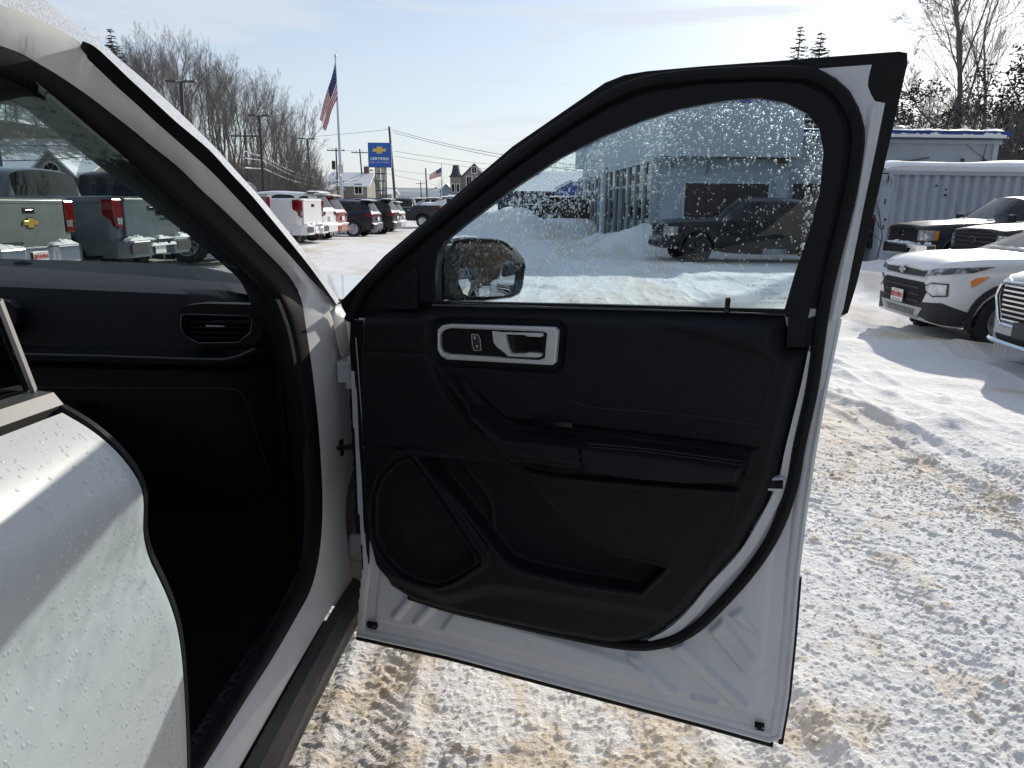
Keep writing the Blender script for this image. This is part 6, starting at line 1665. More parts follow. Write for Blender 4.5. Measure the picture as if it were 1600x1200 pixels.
m_ = MB(); m_.prism([(xb, Yb - 1.2, -1), (xc + 5, Yb - 1.2, -1), (xc + 5, Yb - 1.2, zg1 + .4), (at_y(893, 284, Yb - 1.2)[0], Yb - 1.2, zg1), (xb, Yb - 1.2, ze + .1)], (0, 3, 0)); bl_(m_, 'blue_gable', mat('royal_blue_wall', (.03, .07, .26), .5, var=.15, scale=.6))
m_ = MB(); m_.bar((xb - .2, Yb - 1.3, ze + .15), (at_y(893, 284, Yb - 1.2)[0], Yb - 1.3, zg1 + .12), .3, .15); bl_(m_, 'gable_trim', M_MULL)
for px in (812, 868):
    m_ = MB(); a = at_y(px, 300, Yb - .1); m_.bar((a[0], Yb - .25, -1), (a[0], Yb - .25, ze), .16); bl_(m_, 'downpipe', M_MULL)
a = at_y(840, 272, Yb + 3); m_ = MB(); m_.lathe([(.22, -1.2), (.22, .1), (.36, .15), (.36, .5), (.2, .55), (.001, .56)], (a[0], Yb + 4.5, zr + .6), 'Z', 10); bl_(m_, 'roof_vent', mat('galvanised', (.35, .37, .40), .4, .7), smooth=True)

def house(name, label, px0, px1, d, py_base, py_eave, py_ridge, wall, ridge_along=True, chimney=None, depth=9.0, windows=(), roofm=None, cat='house', rz=0.0):
    """gabled house: ridge_along True shows the roof slope, False shows the gable"""
    a, b = pix(px0, py_base, d), pix(px1, py_base, d)
    w = (b - a).length; z0 = a.z - 1.2; ze, zr = pix(px0, py_eave, d).z, pix(px0, py_ridge, d).z
    c = (a + b) / 2
    r = empty(name, (c.x, c.y, z0), math.atan2(b.y - a.y, b.x - a.x) + rz, label, cat)
    E_, R_ = ze - z0, zr - z0
    m_ = MB(); m_.box((0, depth / 2, E_ / 2), (w, depth, E_)); m_.build('wall', wall, r)
    rm = roofm or M_SNOW
    if ridge_along:
        m_ = MB()
        for s, y0, y1 in ((1, -.4, depth / 2), (1, depth + .4, depth / 2)):
            m_.ribbon([(-w / 2 - .4, y0, E_ - .1), (w / 2 + .4, y0, E_ - .1)], [(-w / 2 - .4, y1, R_), (w / 2 + .4, y1, R_)], (0, 0, .15))
        m_.build('roof', rm, r)
        m_ = MB()
        for x in (-w / 2 + .02, w / 2 - .02): m_.prism([(x, .1, E_ - .1), (x, depth - .1, E_ - .1), (x, depth / 2, R_ - .1)], (.05 if x < 0 else -.05, 0, 0))
        m_.build('gable', wall, r)
    else:
        m_ = MB(); m_.prism([(-w / 2, .02, E_ - .05), (w / 2, .02, E_ - .05), (0, .02, R_ - .1)], (0, depth - .1, 0)); m_.build('gable', wall, r)
        m_ = MB()
        for s in (-1, 1): m_.ribbon([(s * (w / 2 + .4), -.4, E_ - .35), (s * (w / 2 + .4), depth, E_ - .35)], [(0, -.4, R_ + .03), (0, depth, R_ + .03)], (0, 0, .16))
        m_.build('roof', rm, r)
    if chimney is not None:
        m_ = MB(); m_.box((chimney, depth / 2, R_ + .2), (.7, .7, 1.6)); m_.build('chimney', mat('brick_dark', (.16, .09, .07), .8), r)
    for (x, z, ww, hh) in windows:
        f = MB(); f.box((x, -.03, z), (ww + .25, .08, hh + .25)); fo = f.build('window', mat('window_white', (.7, .7, .7), .5), r)
        for s in (-1, 1):
            g = MB(); g.box((x + s * ww / 4, -.08, z), (ww / 2 - .06, .03, hh)); g.build('pane', M_GLOSSBLACK, fo)
    return r, w, E_, R_
M_TAN = mat('tan_clapboard', (.24, .222, .195), .75, var=.15, scale=1); M_GREYW = mat('grey_clapboard', (.30, .30, .30), .75, var=.15, scale=1); M_SHING = mat('dark_shingles', (.05, .055, .065), .85)
hw, w, E_, R_ = house('snowy_house', 'large house with broad snowy roof and front gable, seen through the windshield', -70, 141, 62, 300, 268, 208, M_GREYW, True, depth=16, windows=())
# its front gable with an arched window
gw = pix(127, 268, 61).x - pix(61, 268, 61).x; gh = pix(94, 234, 61).z - pix(94, 268, 61).z; gx0 = (94 - 35.5) / 1150 * 61
g_ = MB(); zb_ = E_ - .1; g_.prism([(gx0 - gw / 2, -.7, zb_ - 2.2), (gx0 + gw / 2, -.7, zb_ - 2.2), (gx0 + gw / 2, -.7, zb_), (gx0, -.7, zb_ + gh), (gx0 - gw / 2, -.7, zb_)], (0, 6, 0)); g_.build('front_gable', M_GREYW, hw)
g_ = MB()
for s in (-1, 1): g_.ribbon([(gx0 + s * (gw / 2 + .3), -1.0, zb_ - .25), (gx0 + s * (gw / 2 + .3), 6, zb_ - .25)], [(gx0, -1.0, zb_ + gh + .05), (gx0, 6, zb_ + gh + .05)], (0, 0, .22))
g_.build('gable_roof', M_SNOW, hw)
g_ = MB(); g_.prism([(gx0 - .74, -.72, zb_ - .8)] + [(gx0 + .74 * math.cos(a), -.72, zb_ + .2 + .74 * math.sin(a)) for a in np.linspace(PI, 0, 12)] + [(gx0 + .74, -.72, zb_ - .8)], (0, -.06, 0)); wf = g_.build('arched_window', mat('window_white', (.7, .7, .7), .5), hw)
for a0_, a1_ in ((PI, PI * 2 / 3), (PI * 2 / 3, PI / 3), (PI / 3, 0)):
    g_ = MB(); aa = np.linspace(a0_ - .06, a1_ + .06, 6); g_.prism([(gx0 + .62 * math.cos(a), -.80, zb_ + .24 + .62 * math.sin(a)) for a in aa] + [(gx0 + .15 * math.cos(a), -.80, zb_ + .24 + .15 * math.sin(a)) for a in aa[::-1]], (0, -.02, 0)); g_.build('pane', M_GLOSSBLACK, wf)
for s in (-1, 1):
    g_ = MB(); g_.box((gx0 + s * .34, -.80, zb_ - .3), (.58, .03, .8)); g_.build('pane', M_GLOSSBLACK, wf)
house('distant_house', 'tan house with snowy roof behind the large flagpole', 512, 574, 105, 308, 290, 269, M_TAN, True, 2.0, 9, windows=((-1.2, 2.4, 1.0, 1.3), (1.6, 2.4, 1.0, 1.3)))
house('distant_house', 'low grey house left of the flagpole under the bare trees', 468, 516, 98, 309, 296, 288, M_GREYW, True, None, 8, windows=((-1.0, 2.2, .9, 1.0),))
house('distant_house', 'pale blue house front between the small flagpole and the turreted house', 688, 707, 140, 312, 298, 288, mat('blue_clapboard', (.22, .30, .42), .7), False, None, 9)
house('distant_house', 'small grey shed roof between the sign posts', 583, 612, 150, 312, 303, 296, M_GREYW, True, None, 9)
vr, w, E_, R_ = house('turreted_house', 'tan house with dark mansard turret beside the door frame', 716, 766, 128, 312, 282, 257, M_TAN, False, None, 10, windows=((-.9, 4.4, .9, 1.4), (.9, 4.4, .9, 1.4), (0, 6.2, .8, 1.0)), roofm=mat('brown_shingles', (.12, .10, .09), .8))
tz = pix(712, 275, 126).z - vr.location.z; tz1 = pix(712, 258, 126).z - vr.location.z; tx_ = -w / 2 - .35
g_ = MB(); g_.lathe([(.98, 0), (.98, tz)], (tx_, -.6, 0), 'Z', 8); g_.build('turret', M_TAN, vr)
g_ = MB(); g_.lathe([(1.2, tz - .15), (1.2, tz), (.95, tz + .12), (.72, tz + .6), (.5, tz1 - .1), (.52, tz1), (.001, tz1 + .05)], (tx_, -.6, 0), 'Z', 8); g_.build('turret_roof', M_SHING, vr)
for s in (-.42, .42):
    for z in (tz - 2.0, tz - 4.6):
        g_ = MB(); g_.box((tx_ + s, -1.58, z), (.6, .2, 1.5)); wfo = g_.build('window', mat('window_white', (.7, .7, .7), .5), vr)
        g2 = MB(); g2.box((tx_ + s, -1.70, z), (.42, .06, 1.25)); g2.build('pane', M_GLOSSBLACK, wfo)
g_ = MB(); g_.box((0, -1.6, tz - 3.2), (w + 3, 2.6, .25)); g_.build('porch_roof', M_SNOW, vr)
# ------------------------------------------------------------------ poles, flags, sign, wires
M_POLE = mat('dark_steel_pole', (.045, .048, .052), .45, .5); M_ALU = mat('flagpole_aluminium', (.55, .57, .60), .35, .6); M_WOOD = mat('weathered_pole', (.10, .085, .07), .85)
def foot(px, py, d):
    p = pix(px, py, d); return Vector((p.x, p.y, p.z))
for px0, pyt, pxb, pyb, d, lb in ((283, 128, 292, 312, 40, 'tall dark lamp post rising behind the frosted pillar'), (405, 181, 412, 306, 54, 'dark lamp post with two flat heads left of the flagpole'), (480, 217, 486, 309, 74, 'dark lamp post farthest away, right beside the large flagpole')):
    a, b = pix(pxb, pyb, d), pix(px0, pyt, d)
    lp_ = empty('lamp_post', (a.x, a.y, a.z - .4), 0, lb, 'lamp post', 'lamp posts along the lot'); o = Vector(lp_.location)
    m_ = MB(); t_ = b - o; m_.bar((0, 0, 0), t_, .17); m_.build('pole', M_POLE, lp_)
    for s in (-1, 1):
        h = MB(); h.box(t_ + Vector((s * .52, 0, .02)), (.62, .34, .09)); h.build('lamp_head', M_POLE, lp_, bevel=.02)
        h = MB(); h.bar(t_ + Vector((0, 0, -.03)), t_ + Vector((s * .3, 0, .02)), .07); h.build('arm', M_POLE, lp_)
def flag_mesh(parent, c00, c01, c10, c11, ns=26, nt=26, wav=.10, seed=1):
    """c00 hoist top, c01 hoist bottom, c10 fly top, c11 fly bottom"""
    rr = random.Random(seed); c00, c01, c10, c11 = map(Vector, (c00, c01, c10, c11))
    V, Fq, mi = [], [], []
    for i in range(ns + 1):
        s = i / ns
        for j in range(nt + 1):
            t = j / nt
            p = c00.lerp(c10, s).lerp(c01.lerp(c11, s), t)
            n = (c10 - c00).cross(c01 - c00).normalized()
            V.append(p + n * wav * (s ** .7) * math.sin(9 * t + 3.0 * s + seed) + Vector((.25, 0, 0)) * wav * math.sin(7 * s + 2 * t))
    for i in range(ns):
        for j in range(nt):
            a = i * (nt + 1) + j
            Fq.append((a, a + 1, a + nt + 2, a + nt + 1))
            stripe = int((j + .5) / nt * 13)
            mi.append(2 if (i < ns * .4 and stripe < 7) else (0 if stripe % 2 == 0 else 1))
    o = np_mesh('flag_cloth', np.array([v[:] for v in V]), np.array(Fq), [mat('flag_red', (.42, .02, .03), .7), mat('flag_white', (.75, .75, .75), .7), mat('flag_blue', (.02, .03, .14), .7)], parent, True, mi)
    st = MB()
    for r in range(9):
        for c in range(6 if r % 2 == 0 else 5):
            s = .4 * (c + .5 + (0 if r % 2 == 0 else .5)) / 6; t = 7 / 13 * (r + .5) / 9
            i, j = int(s * ns), int(t * nt); p = (V[i * (nt + 1) + j] + V[(i + 1) * (nt + 1) + j + 1]) / 2
            e1 = (c10 - c00).normalized(); e2 = (c01 - c00).normalized(); n = e1.cross(e2).normalized(); r_ = (c01 - c00).length * .016
            for sg in (-1, 1):
                st.add([p + n * .015 * sg + (e1 * math.cos(q) + e2 * math.sin(q)) * r_ * (1 if k % 2 == 0 else .42) for k, q in enumerate(np.linspace(0, 2 * PI, 11)[:-1])], [tuple(range(10))])
    st.build('flag_stars', mat('flag_white', (.75, .75, .75), .7), o, kind='stuff')
    return o
def flagpole(label, pxb, pyb, pxt, pyt, d, r0):
    a, b = pix(pxb, pyb, d), pix(pxt, pyt, d)
    f = empty('flagpole', (a.x, a.y, a.z - .5), 0, label, 'flagpole'); o = Vector(f.location)
    m_ = MB(); m_.tube([(0, 0, 0), (b - o) * .5, b - o], [r0, r0 * .8, r0 * .45], 10); m_.build('pole', M_ALU, f, True)
    m_ = MB(); m_.ball(b - o + Vector((0, 0, r0)), r0 * .9, 10, 8); m_.build('finial', M_ALU, f, True)
    return f, a, b
f1, a1_, b1_ = flagpole('tall flagpole with a drooping striped flag', 534, 306, 524, 90, 46, .10)
cb = MB(); cb.box((0.05, -.1, 2.1), (.3, .24, .5)); cb.build('cleat_box', M_ALU, f1)
fl1 = empty('flag', pix(524, 97, 45.9), 0, 'limp striped flag hanging down the tall flagpole', 'flag', 'flags on flagpoles')
O = Vector(fl1.location)
flag_mesh(fl1, pix(523.5, 97, 45.9) - O, pix(526.5, 153, 45.9) - O, pix(500, 186, 45.3) - O, pix(507, 206, 46.3) - O, wav=.13, seed=2)
f2, a2_, b2_ = flagpole('short flagpole with an outstretched striped flag near the turreted house', 690, 316, 690, 257, 92, .07)
fl2 = empty('flag', pix(689, 262, 91.9), 0, 'striped flag blown out to the left of the short flagpole', 'flag', 'flags on flagpoles')
O = Vector(fl2.location)
flag_mesh(fl2, pix(689.4, 261.5, 91.9) - O, pix(689.6, 275, 91.9) - O, pix(671, 273, 91.4) - O, pix(670, 281.5, 92.2) - O, wav=.07, seed=4)
# dealer sign on its lattice
sg0 = pix(599, 312, 68); sgn = empty('dealer_sign', (sg0.x, sg0.y, sg0.z - .3), 0, 'square blue dealer sign with gold bowtie on a steel lattice stand', 'sign')
O = Vector(sgn.location)
ca, cb_ = pix(580, 225, 68) - O, pix(614, 262, 68) - O
cx, cz, sw_, sh_ = (ca.x + cb_.x) / 2, (ca.z + cb_.z) / 2, cb_.x - ca.x, ca.z - cb_.z
m_ = MB(); m_.box((cx, 0, cz), (sw_, .35, sh_)); m_.build('sign_box', mat('sign_blue', (.012, .10, .42), .35, coat=.3), sgn, bevel=.03)
m_ = MB(); m_.box((cx, .02, cz), (sw_ + .06, .3, sh_ + .06)); m_.build('sign_rim', mat('sign_rim', (.06, .10, .20), .5), sgn)
FACE = Matrix(((1, 0, 0, 0), (0, 0, -1, 0), (0, 1, 0, 0), (0, 0, 0, 1)))
bowtie(sgn, (cx, -.20, cz + .17 * sh_), FACE, sw_ * .58)
t = text_mesh('CERTIFIED', .36 * sw_ / 2.0, 'sign_lettering', mat('sign_letter', (.80, .83, .86), .4), .01, sgn, font_scale=(1.0, .85), bold=.01); t.matrix_local = Matrix.Translation((cx, -.19, cz - .16 * sh_)) @ FACE
t = text_mesh('PRE-OWNED', .26 * sw_ / 2.0, 'sign_lettering', mat('sign_letter2', (.50, .60, .75), .4), .01, sgn, font_scale=(1.2, .8)); t.matrix_local = Matrix.Translation((cx, -.19, cz - .31 * sh_)) @ FACE
zb_ = cz - sh_ / 2
for x in (cx - .42, cx - .16, cx + .16, cx + .42):
    for y in (-.12, .5):
        m_ = MB(); m_.bar((x, y, 0), (x, y, zb_ + .02), .09); m_.build('post', M_POLE, sgn)
for z in (zb_ * .35, zb_ * .62, zb_ * .82):
    m_ = MB(); m_.box((cx, .19, z), (.95, .72, .08)); m_.build('cross_brace', M_POLE, sgn)
# utility poles
UP = {}
for key, pxt, pyt, pxb, pyb, d, r, arms, lb in (('a', 608, 198, 618, 312, 88, .17, (), 'leaning timber utility pole right behind the blue sign'), ('b', 525, 231, 528, 310, 100, .13, (.35,), 'utility pole with crossarm and transformer behind the large flagpole'), ('c', 562, 233, 569, 310, 108, .13, (.5,), 'utility pole with crossarm left of the blue sign'),
                                               ('d', 665, 263, 668, 313, 118, .14, (), 'short utility pole above the distant dark pickup'), ('e', 657, 284, 659, 314, 190, .16, (.5,), 'tiny far utility pole with a wide crossarm'), ('f', 383, 205, 388, 305, 62, .14, (.4,), 'utility pole among the bare trees behind the pillar')):
    a, b = pix(pxb, pyb, d), pix(pxt, pyt, d)
    u = empty('utility_pole', (a.x, a.y, a.z - .8), 0, lb, 'utility pole', 'utility poles along the road'); o = Vector(u.location)
    m_ = MB(); m_.tube([(0, 0, 0), b - o], [r, r * .75], 8); m_.build('pole', M_WOOD, u, True)
    for q in arms:
        z = (b - o) - Vector((0, 0, q)); m_ = MB(); m_.bar(z + Vector((-1.2, -.12, 0)), z + Vector((1.2, -.12, 0)), .12); m_.build('crossarm', M_WOOD, u)
        for s in (-1.1, -.5, .5, 1.1):
            m_ = MB(); m_.lathe([(.05, 0), (.07, .06), (.04, .12), (.06, .18), (.001, .22)], z + Vector((s, -.12, .06)), 'Z', 6); m_.build('insulator', M_SILVER, u)
    if key == 'b':
        m_ = MB(); m_.lathe([(.001, -.6), (.26, -.6), (.26, .45), (.2, .5), (.001, .5)], (b - o) + Vector((-.42, 0, -2.2)), 'Z', 10); m_.build('transformer', M_POLE, u, True)
    if key in 'cd':
        m_ = MB(); m_.bar((b - o) + Vector((.1, 0, -3.6)), (b - o) + Vector((1.6, -.3, -3.0)), .06); m_.box((b - o) + Vector((1.7, -.3, -3.0)), (.4, .2, .14)); m_.build('street_lamp_arm', M_POLE, u)
def wire(pts, sag, r, label, m=None):
    """pts: (px, py, d) supports; sag in metres between each pair"""
    P = [pix(*p) for p in pts]; path = []
    for a, b in zip(P, P[1:]):
        for t in np.linspace(0, 1, 13)[:-1]: path.append(a.lerp(b, t) - Vector((0, 0, sag * min(1, ((b - a).length / 34) ** 2) * 4 * t * (1 - t))))
    path.append(P[-1])
    w = MB(); w.tube(path, r, 4); o = w.build('overhead_wire', m or mat('dark_cable', (.05, .05, .055), .6), None, True)
    return tag(o, label, 'wire', 'overhead wires')
SNW = mat('snowy_cable', (.55, .57, .60), .8)
wire([(613, 203, 87.8), (1000, 268, 60)], .6, .022, 'upper cable running right from the leaning pole by the blue sign')
wire([(614, 207, 87.9), (1000, 282, 60)], .4, .022, 'second cable just under the upper one right of the leaning pole')
wire([(608, 202, 88), (494, 213, 92), (380, 190, 70)], .5, .02, 'thin cable from the leaning pole left past the flag')
wire([(616, 236, 88), (780, 258, 100), (960, 262, 90)], .5, .02, 'thin cable leaving the blue sign towards the door frame')
wire([(617, 244, 88), (780, 266, 100), (960, 285, 90)], .5, .02, 'lower thin cable leaving the blue sign towards the door frame')
wire([(525, 234, 100), (470, 207, 80), (372, 180, 58)], .5, .02, 'cable climbing left from the transformer pole')
wire([(562, 236, 108), (525, 234, 100)], .3, .02, 'short cable between the two crossarm poles')
wire([(383, 236, 52), (414, 246, 56), (486, 276, 78), (535, 281, 100), (568, 279, 108)], .5, .035, 'snow-laden cable, upper of the sagging bundle by the lamp posts', SNW)
wire([(383, 247, 52), (414, 251, 56), (486, 282, 78), (532, 286, 100), (568, 284, 108)], .6, .035, 'snow-laden cable in the middle of the sagging bundle by the lamp posts', SNW)
wire([(383, 262, 52), (414, 264, 56), (484, 289, 75), (535, 287, 100), (568, 274, 108)], .5, .05, 'thickest snow-laden cable lowest in the sagging bundle', SNW)
wire([(568, 258, 108), (666, 272, 118), (722, 276, 140)], .7, .02, 'cable from the crossarm pole to the short pole')
wire([(570, 262, 108), (666, 284, 118), (740, 290, 150)], .9, .02, 'lowest cable crossing behind the small flag')
wire([(-60, 226, 30), (120, 228, 32), (260, 222, 36)], .2, .02, 'upper cable across the snowy roof seen through the windshield')
wire([(-60, 253, 30), (60, 250, 31), (260, 236, 36)], .3, .02, 'lower cable across the snowy roof seen through the windshield')
wire([(-60, 190, 30), (120, 199, 32), (260, 190, 36)], .2, .02, 'highest cable over the snowy roof seen through the windshield')
bs_ = pix(-2, 262, 40); bsg = empty('blue_sign_board', (bs_.x, bs_.y, bs_.z - 3), 0, 'blue board cut by the left edge of the photo, seen through the windshield', 'sign')
m_ = MB(); m_.box((-.15, 0, 3.35), (.75, .2, 1.15)); m_.build('board', M_BLUE, bsg, bevel=.02); m_ = MB(); m_.bar((-.15, .05, 0), (-.15, .05, 2.8), .12); m_.build('post', M_POLE, bsg)
m_ = MB(); m_.bar((.27, 0, 2.7), (.27, 0, 4.0), .08); m_.build('board_edge', M_MULL, bsg)

# ------------------------------------------------------------------ trees
M_BARK = mat('grey_bark', (.12, .105, .09), .9, col2=(.20, .18, .16), scale=3, bump=.4, bscale=20)
M_TWIG = mat('brown_twigs', (.125, .112, .102), .9, col2=(.18, .165, .15), scale=1)
M_NEEDLE = mat('spruce_needles', (.022, .034, .020), .8, col2=(.045, .055, .035), scale=2)
M_LEAF = mat('evergreen_leaf', (.022, .026, .018), .7, col2=(.06, .06, .045), scale=1.5)
def grow(seed, H, r0, levels=4, spread=.75, lean=0.0, nlimb=9, up=.35, first=.28, twigs=1.0, multi=1):
    rr = random.Random(seed); tr, cr = MB(), MB()
    def branch(p, d, L, r, lev, sides):
        n = max(3, int(4 + L / max(.4, H * .08))) if lev < 2 else (4 if lev == 2 else 3)
        path, rad, q, dd = [p.copy()], [r], p.copy(), d.copy()
        for i in range(n):
            dd = (dd + Vector((rr.gauss(0, .11), rr.gauss(0, .11), rr.gauss(0, .08) + (up * .14 if lev else 0)))).normalized()
            q = q + dd * L / n; path.append(q.copy()); rad.append(r * (1 - .86 * (i + 1) / n) + .0022)
        (tr if lev == 0 else cr).tube(path, rad, sides, cap=False)
        if lev >= levels: return
        cnt = nlimb if lev == 0 else int(rr.uniform(4, 7) * (twigs if lev >= 2 else 1) + 1)
        for k in range(cnt):
            t = (first + (1 - first) * (k + rr.random()) / cnt) if lev == 0 else (.2 + .8 * (k + rr.random()) / cnt)
            t = min(t, .985); i = min(int(t * n), n - 1); f = t * n - i
            b = path[i].lerp(path[i + 1], f); ax = (path[i + 1] - path[i]).normalized()
            az = rr.uniform(0, 2 * PI); o = ax.orthogonal().normalized(); o2 = ax.cross(o)
            ang = spread * rr.uniform(.6, 1.25)
            nd = (ax * math.cos(ang) + (o * math.cos(az) + o2 * math.sin(az)) * math.sin(ang)).normalized()
            l2 = L * rr.uniform(.34, .58) * ((1.15 - .75 * t) if lev == 0 else (1.1 - .5 * t))
            branch(b, nd, l2, (r * (1 - .8 * t)) * rr.uniform(.34, .52) + .002, lev + 1, max(3, sides - 2))
    for m in range(multi):
        d0 = Vector((lean + rr.gauss(0, .12 if multi > 1 else .03), rr.gauss(0, .12 if multi > 1 else .03), 1)).normalized()
        branch(Vector((rr.gauss(0, .25) if multi > 1 else 0, rr.gauss(0, .25) if multi > 1 else 0, 0)), d0, H * rr.uniform(.85, 1.0), r0, 0, 7)
    return tr.mesh('trunk', M_BARK, True, 60), cr.mesh('crown', M_TWIG, True, 80)
def conifer(seed, H, R, dens=1.0, m=None):
    rr = random.Random(seed); tr, cr = MB(), MB()
    tr.tube([(0, 0, 0), (.03 * H * rr.uniform(-1, 1) * .3, 0, H * .5), (0, 0, H)], [H * .018, H * .011, .012], 7)
    z = H * .10
    while z < H * .985:
        t = z / H; L = R * (1 - t) ** .85 * rr.uniform(.7, 1.1) + .12
        for k in range(int(rr.uniform(4, 7) * dens) + 1):
            a = rr.uniform(0, 2 * PI); dr = rr.uniform(-.35, .05); n = max(3, int(L * 3.2))
            if rr.random() > .86: continue
            pts = [Vector((math.cos(a) * L * s, math.sin(a) * L * s, z + L * (dr * s + .12 * s * s))) for s in np.linspace(0, 1, n + 1)]
            cr.tube(pts, [.018 * (1 - .8 * i / n) * (H / 12) + .003 for i in range(n + 1)], 3, False)
            for i in range(1, n + 1):
                for s in (-1, 1):
                    for _ in range(3):
                        w = L * .26 * rr.uniform(.5, 1.1) * (1.1 - .5 * i / n) + .10
                        o = Vector((math.cos(a + s * rr.uniform(.5, 1.2)), math.sin(a + s * rr.uniform(.5, 1.2)), rr.uniform(-.35, .15)))
                        p = pts[i - 1].lerp(pts[i], rr.random()); e = p + o * w; sd2 = Vector((-o.y, o.x, rr.uniform(-.4, .4))).normalized() * w * .32
                        cr.add([p - sd2 * .4, p.lerp(e, .5) - sd2, e, p.lerp(e, .5) + sd2], [(0, 1, 2, 3)])
        z += H * .028 * rr.uniform(.7, 1.3) * (1.2 - .5 * t)
    return tr.mesh('trunk', M_BARK, True), cr.mesh('crown', m or M_NEEDLE)
def leafy(seed, H, R, n=2600):
    rr = random.Random(seed); tr, cr = MB(), MB()
    for k in range(4): tr.tube([(0, 0, 0), (rr.gauss(0, R * .25), rr.gauss(0, R * .25), H * .5), (rr.gauss(0, R * .4), rr.gauss(0, R * .4), H * .9)], [.07, .05, .015], 5)
    cl = [(Vector((rr.gauss(0, R * .42), rr.gauss(0, R * .42), H * rr.uniform(.12, .98))), R * rr.uniform(.22, .42)) for _ in range(26)]
    for k in range(n):
        c, q = rr.choice(cl); v = Vector((rr.gauss(0, 1), rr.gauss(0, 1), rr.gauss(0, .8))); v = v.normalized() * q * rr.random() ** .45
        p = c + v; w = rr.uniform(.05, .13); a = Vector((rr.gauss(0, 1), rr.gauss(0, 1), rr.gauss(0, .7))).normalized(); b = a.orthogonal().normalized()
        cr.add([p - a * w, p - b * w * .4, p + a * w, p + b * w * .4], [(0, 1, 2, 3)])
    return tr.mesh('trunk', M_BARK, True), cr.mesh('crown', M_LEAF)
PROTO = [grow(s, 1 * h, r, 4, sp * .82, 0, nl, .55, fi, tw * .8) for s, h, r, sp, nl, fi, tw in ((11, 15, .17, .55, 12, .38, 1.15), (12, 17, .18, .62, 11, .45, 1.1), (13, 14, .15, .58, 12, .30, 1.2), (14, 16, .19, .70, 11, .40, 1.15), (15, 12, .12, .52, 13, .30, 1.1), (16, 18, .20, .60, 12, .5, 1.1))]
PH = [15, 17, 14, 16, 12, 18]
def plant(proto, name, x, y, z, s, rz, label, cat, group, sz=None, lean=(0, 0)):
    e = empty(name, (x, y, z), rz, label, cat, group); e.scale = (s, s, sz or s); e.rotation_euler = (lean[0], lean[1], rz)
    for nm, me in zip(('trunk', 'crown'), proto):
        o = bpy.data.objects.new(nm, me); COL.objects.link(o); o.parent = e
    return e
rt = random.Random(77)
ENV = np.array([(-80, 120), (0, 110), (120, 92), (165, 92), (200, 82), (240, 74), (280, 84), (330, 108), (380, 124), (410, 138), (440, 168), (462, 205), (480, 250), (520, 285)], float)
GT = 'bare trees on the wooded hillside'
WHEN = ['bare grey hillside tree with fine upright twigs', 'slender bare tree among the hillside woods', 'bare branching tree on the slope behind the parked row', 'thin leafless tree in the hillside wood']
for k in range(104):
    d = rt.uniform(62, 128) if k < 84 else rt.uniform(125, 165)
    px = rt.uniform(150, 486) if k < 70 or k > 84 else rt.uniform(-60, 170)
    top = np.interp(px, ENV[:, 0], ENV[:, 1]) + abs(rt.gauss(0, 1)) * 24 * (1 if k % 3 else .1)
    tp = pix(px, top, d); z0 = float(hill_z(tp.x, tp.y)) - .3 if tp.x < -14 else -.3
    h = max(5.0, tp.z - z0)
    j = rt.randrange(6); s = h / (PH[j] * .97)
    plant(PROTO[j], 'bare_tree', tp.x, tp.y, z0, s * (1.0 if h > 9 else 1.2), rt.uniform(0, 6.28), 'leafless grey tree in the wood on the hillside behind the parked row', 'tree', GT, s)
SAPL = [grow(s, 6, .05, 3, .5, 0, 12, .5, .15, 1.5, 3) for s in (31, 32, 33)]
for k in range(80):
    d = rt.uniform(56, 100); px = rt.uniform(375, 500) if k % 3 else rt.uniform(200, 400)
    p = pix(px, 305, d); z0 = float(hill_z(p.x, p.y)) - .2 if p.x < -14 else -.2
    plant(rt.choice(SAPL), 'bare_sapling', p.x, p.y, z0, rt.uniform(.6, 1.15), rt.uniform(0, 6.28), 'thin leafless sapling at the foot of the wooded hillside', 'sapling', 'saplings at the foot of the hillside')
CON = conifer(5, 16, 5.0, 2.0); CON2 = conifer(8, 14, 3.2, .7); CON3 = conifer(9, 14, 4.2, 1.3)
def conif(proto, ph, px, top, d, label, base=None, s_xy=1.0):
    t = pix(px, top, d); z0 = (float(hill_z(t.x, t.y)) if t.x < -14 else -.2) if base is None else base
    s = (t.z - z0) / ph; return plant(proto, 'spruce_tree', t.x, t.y, z0, s * s_xy, rt.uniform(0, 6), label, 'tree', 'dark evergreens', s)
conif(CON, 16, 172, 42, 88, 'dark spruce standing above the frosted pillar on the left')
conif(CON2, 14, 1252, 38, 62, 'thin sparse spruce top above the door frame')
conif(CON3, 14, 1284, 48, 64, 'fuller spruce top just right of the thin one above the door frame')
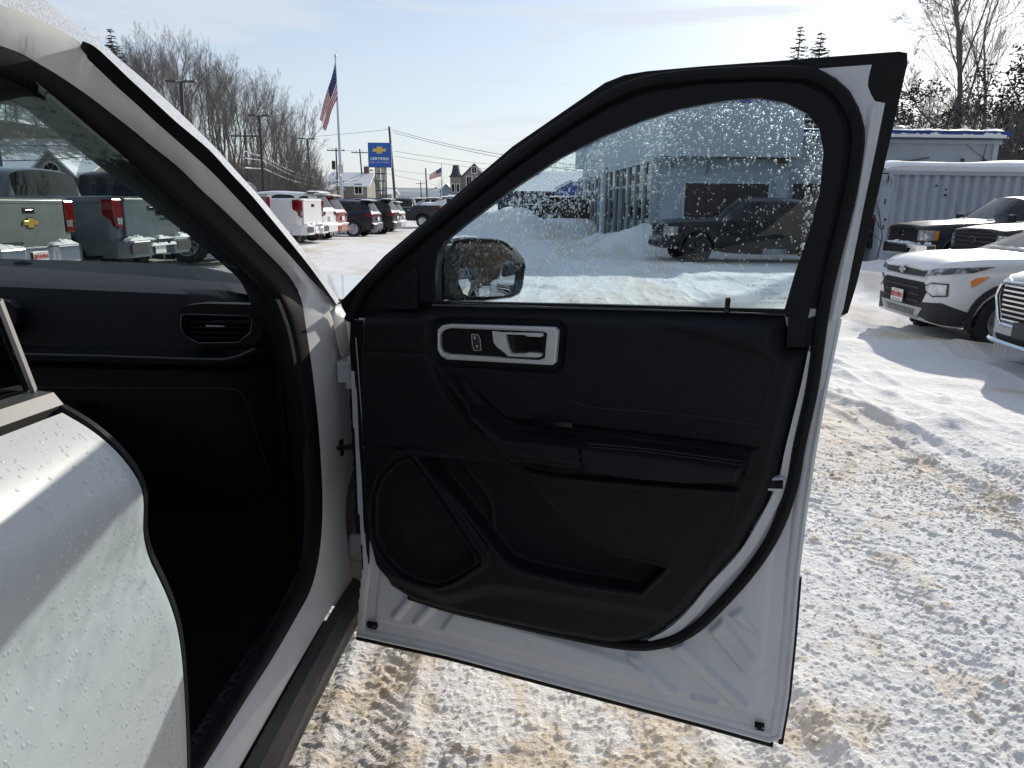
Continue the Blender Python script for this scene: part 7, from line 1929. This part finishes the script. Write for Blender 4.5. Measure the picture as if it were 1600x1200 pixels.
# right: the big bare tree, its neighbours and the thicket behind the workshop
BIG = grow(41, 16, .19, 5, .62, -.10, 13, .35, .22, 1.15)
bt = pix(1497, 205, 42); plant(BIG, 'bare_tree', bt.x + .3, bt.y, -.2, 1.2, 0.3, 'large bare forked tree towering over the container', 'tree', 'bare trees behind the container', lean=(0, -.06))
for px, d, s, j, lb in ((1440, 46, .85, 2, 'small bare tree close to the door frame, behind the workshop roof'), (1555, 48, 1.2, 1, 'bare tree with upright branches right of the large forked tree'), (1588, 44, 1.15, 5, 'bare tree at the right edge of the photo'), (1530, 55, 1.15, 0, 'bare tree half hidden behind the large forked tree'), (1630, 46, .9, 3, 'bare tree just past the right edge of the photo'), (1270, 50, .55, 4, 'bare tree showing through the wet door glass over the workshop roof'), (1235, 54, .5, 2, 'bare tree behind the upper block of the dealership'), (884, 86, .38, 0, 'small bare tree above the roof of the blue building'), (872, 90, .36, 3, 'bushy bare treetop left of the one above the blue building'), (500, 118, .45, 2, 'small bare tree beside the distant tan house'), (690, 160, .4, 1, 'distant bare tree near the short flagpole')):
    p = pix(px, 320, d); plant(PROTO[j], 'bare_tree', p.x, p.y, -.3, s, rt.uniform(0, 6), lb, 'tree', 'bare trees behind the container' if px > 1200 else 'scattered bare trees')
LEAF = [leafy(s, 7, 2.2, 3000) for s in (3, 4)]
for px, d, s, lb in ((1560, 40, 1.3, 'dense dark evergreen behind the container near the right edge'), (1600, 39, 1.4, 'dense dark evergreen cut by the right edge'), (1520, 43, 1.2, 'dark evergreen bush between the bare trunks'), (1412, 41, 1.15, 'dark evergreen right beside the door frame'), (1465, 45, 1.05, 'low dark evergreen below the forked tree'), (1265, 42, .95, 'dark evergreen seen through the upper corner of the door glass'), (1640, 36, 1.0, 'dark evergreen past the right edge'), (1290, 40, .85, 'dark evergreen hidden by the door frame')):
    p = pix(px, 320, d); plant(LEAF[rt.randrange(2)], 'evergreen_shrub', p.x, p.y, -.2, s, rt.uniform(0, 6), lb, 'shrub', 'dark evergreens')
for k in range(26):
    px = rt.uniform(1395, 1650); p = pix(px, 320, rt.uniform(34, 48)); plant(SAPL[k % 3], 'bare_sapling', p.x, p.y, 0, rt.uniform(.8, 1.25), rt.uniform(0, 6), 'leafless thicket stem behind the workshop roof', 'sapling', 'thicket behind the workshop')
p = at_y(1370, 395, 20.4); plant(grow(51, 2.6, .022, 2, .6, 0, 7, .4, .3), 'bare_sapling', p[0], p[1], gz(p[0], p[1]) - .05, 1.0, 0, 'single thin sapling in front of the left end of the container', 'sapling', None)
# mirrored wood behind the pickups; more added unseen behind the photographer to darken reflections
def bank_z(x, y): return float(wood_z(x, y)) - .2
for k in range(26):
    x, y = 17 + 17 * rt.random(), -21 + 30 * rt.random()
    plant(PROTO[k % 6], 'bare_tree', x, y, bank_z(x, y), .75 + .45 * rt.random(), k, 'leafless tree in the wood reflected in the door mirror', 'tree', 'trees reflected in the door mirror')
M_BROWNLEAF = mat('brown_oak_leaf', (.11, .065, .04), .85, col2=(.17, .11, .07), scale=1.5)
BROWN = [(a, b.copy()) for a, b in LEAF]
for a, b in BROWN: b.materials.clear(); b.materials.append(M_BROWNLEAF)
for k in range(18):
    x, y = 15.5 + 7 * rt.random(), -17 + 1.3 * k + rt.random()
    plant(BROWN[k % 2], 'oak_brush', x, y, bank_z(x, y), .65 + .3 * rt.random(), k, 'brown-leaved brush behind the pickups reflected in the door mirror', 'shrub', 'brush reflected in the door mirror')
for k in range(34):
    x, y = -42 + 2.0 * k + rt.random(), -17 - 16 * rt.random()
    if k % 2: plant(PROTO[k % 6], 'bare_tree', x, y, bank_z(x, y), .8 + .4 * rt.random(), k, 'leafless tree on the unseen bank behind the photographer', 'tree', 'unseen trees behind the photographer')
    else: plant((LEAF + BROWN)[k % 4], 'evergreen_shrub', x, y, bank_z(x, y), 1.0 + .5 * rt.random(), k, 'dense brush on the unseen bank behind the photographer', 'shrub', 'unseen brush behind the photographer')
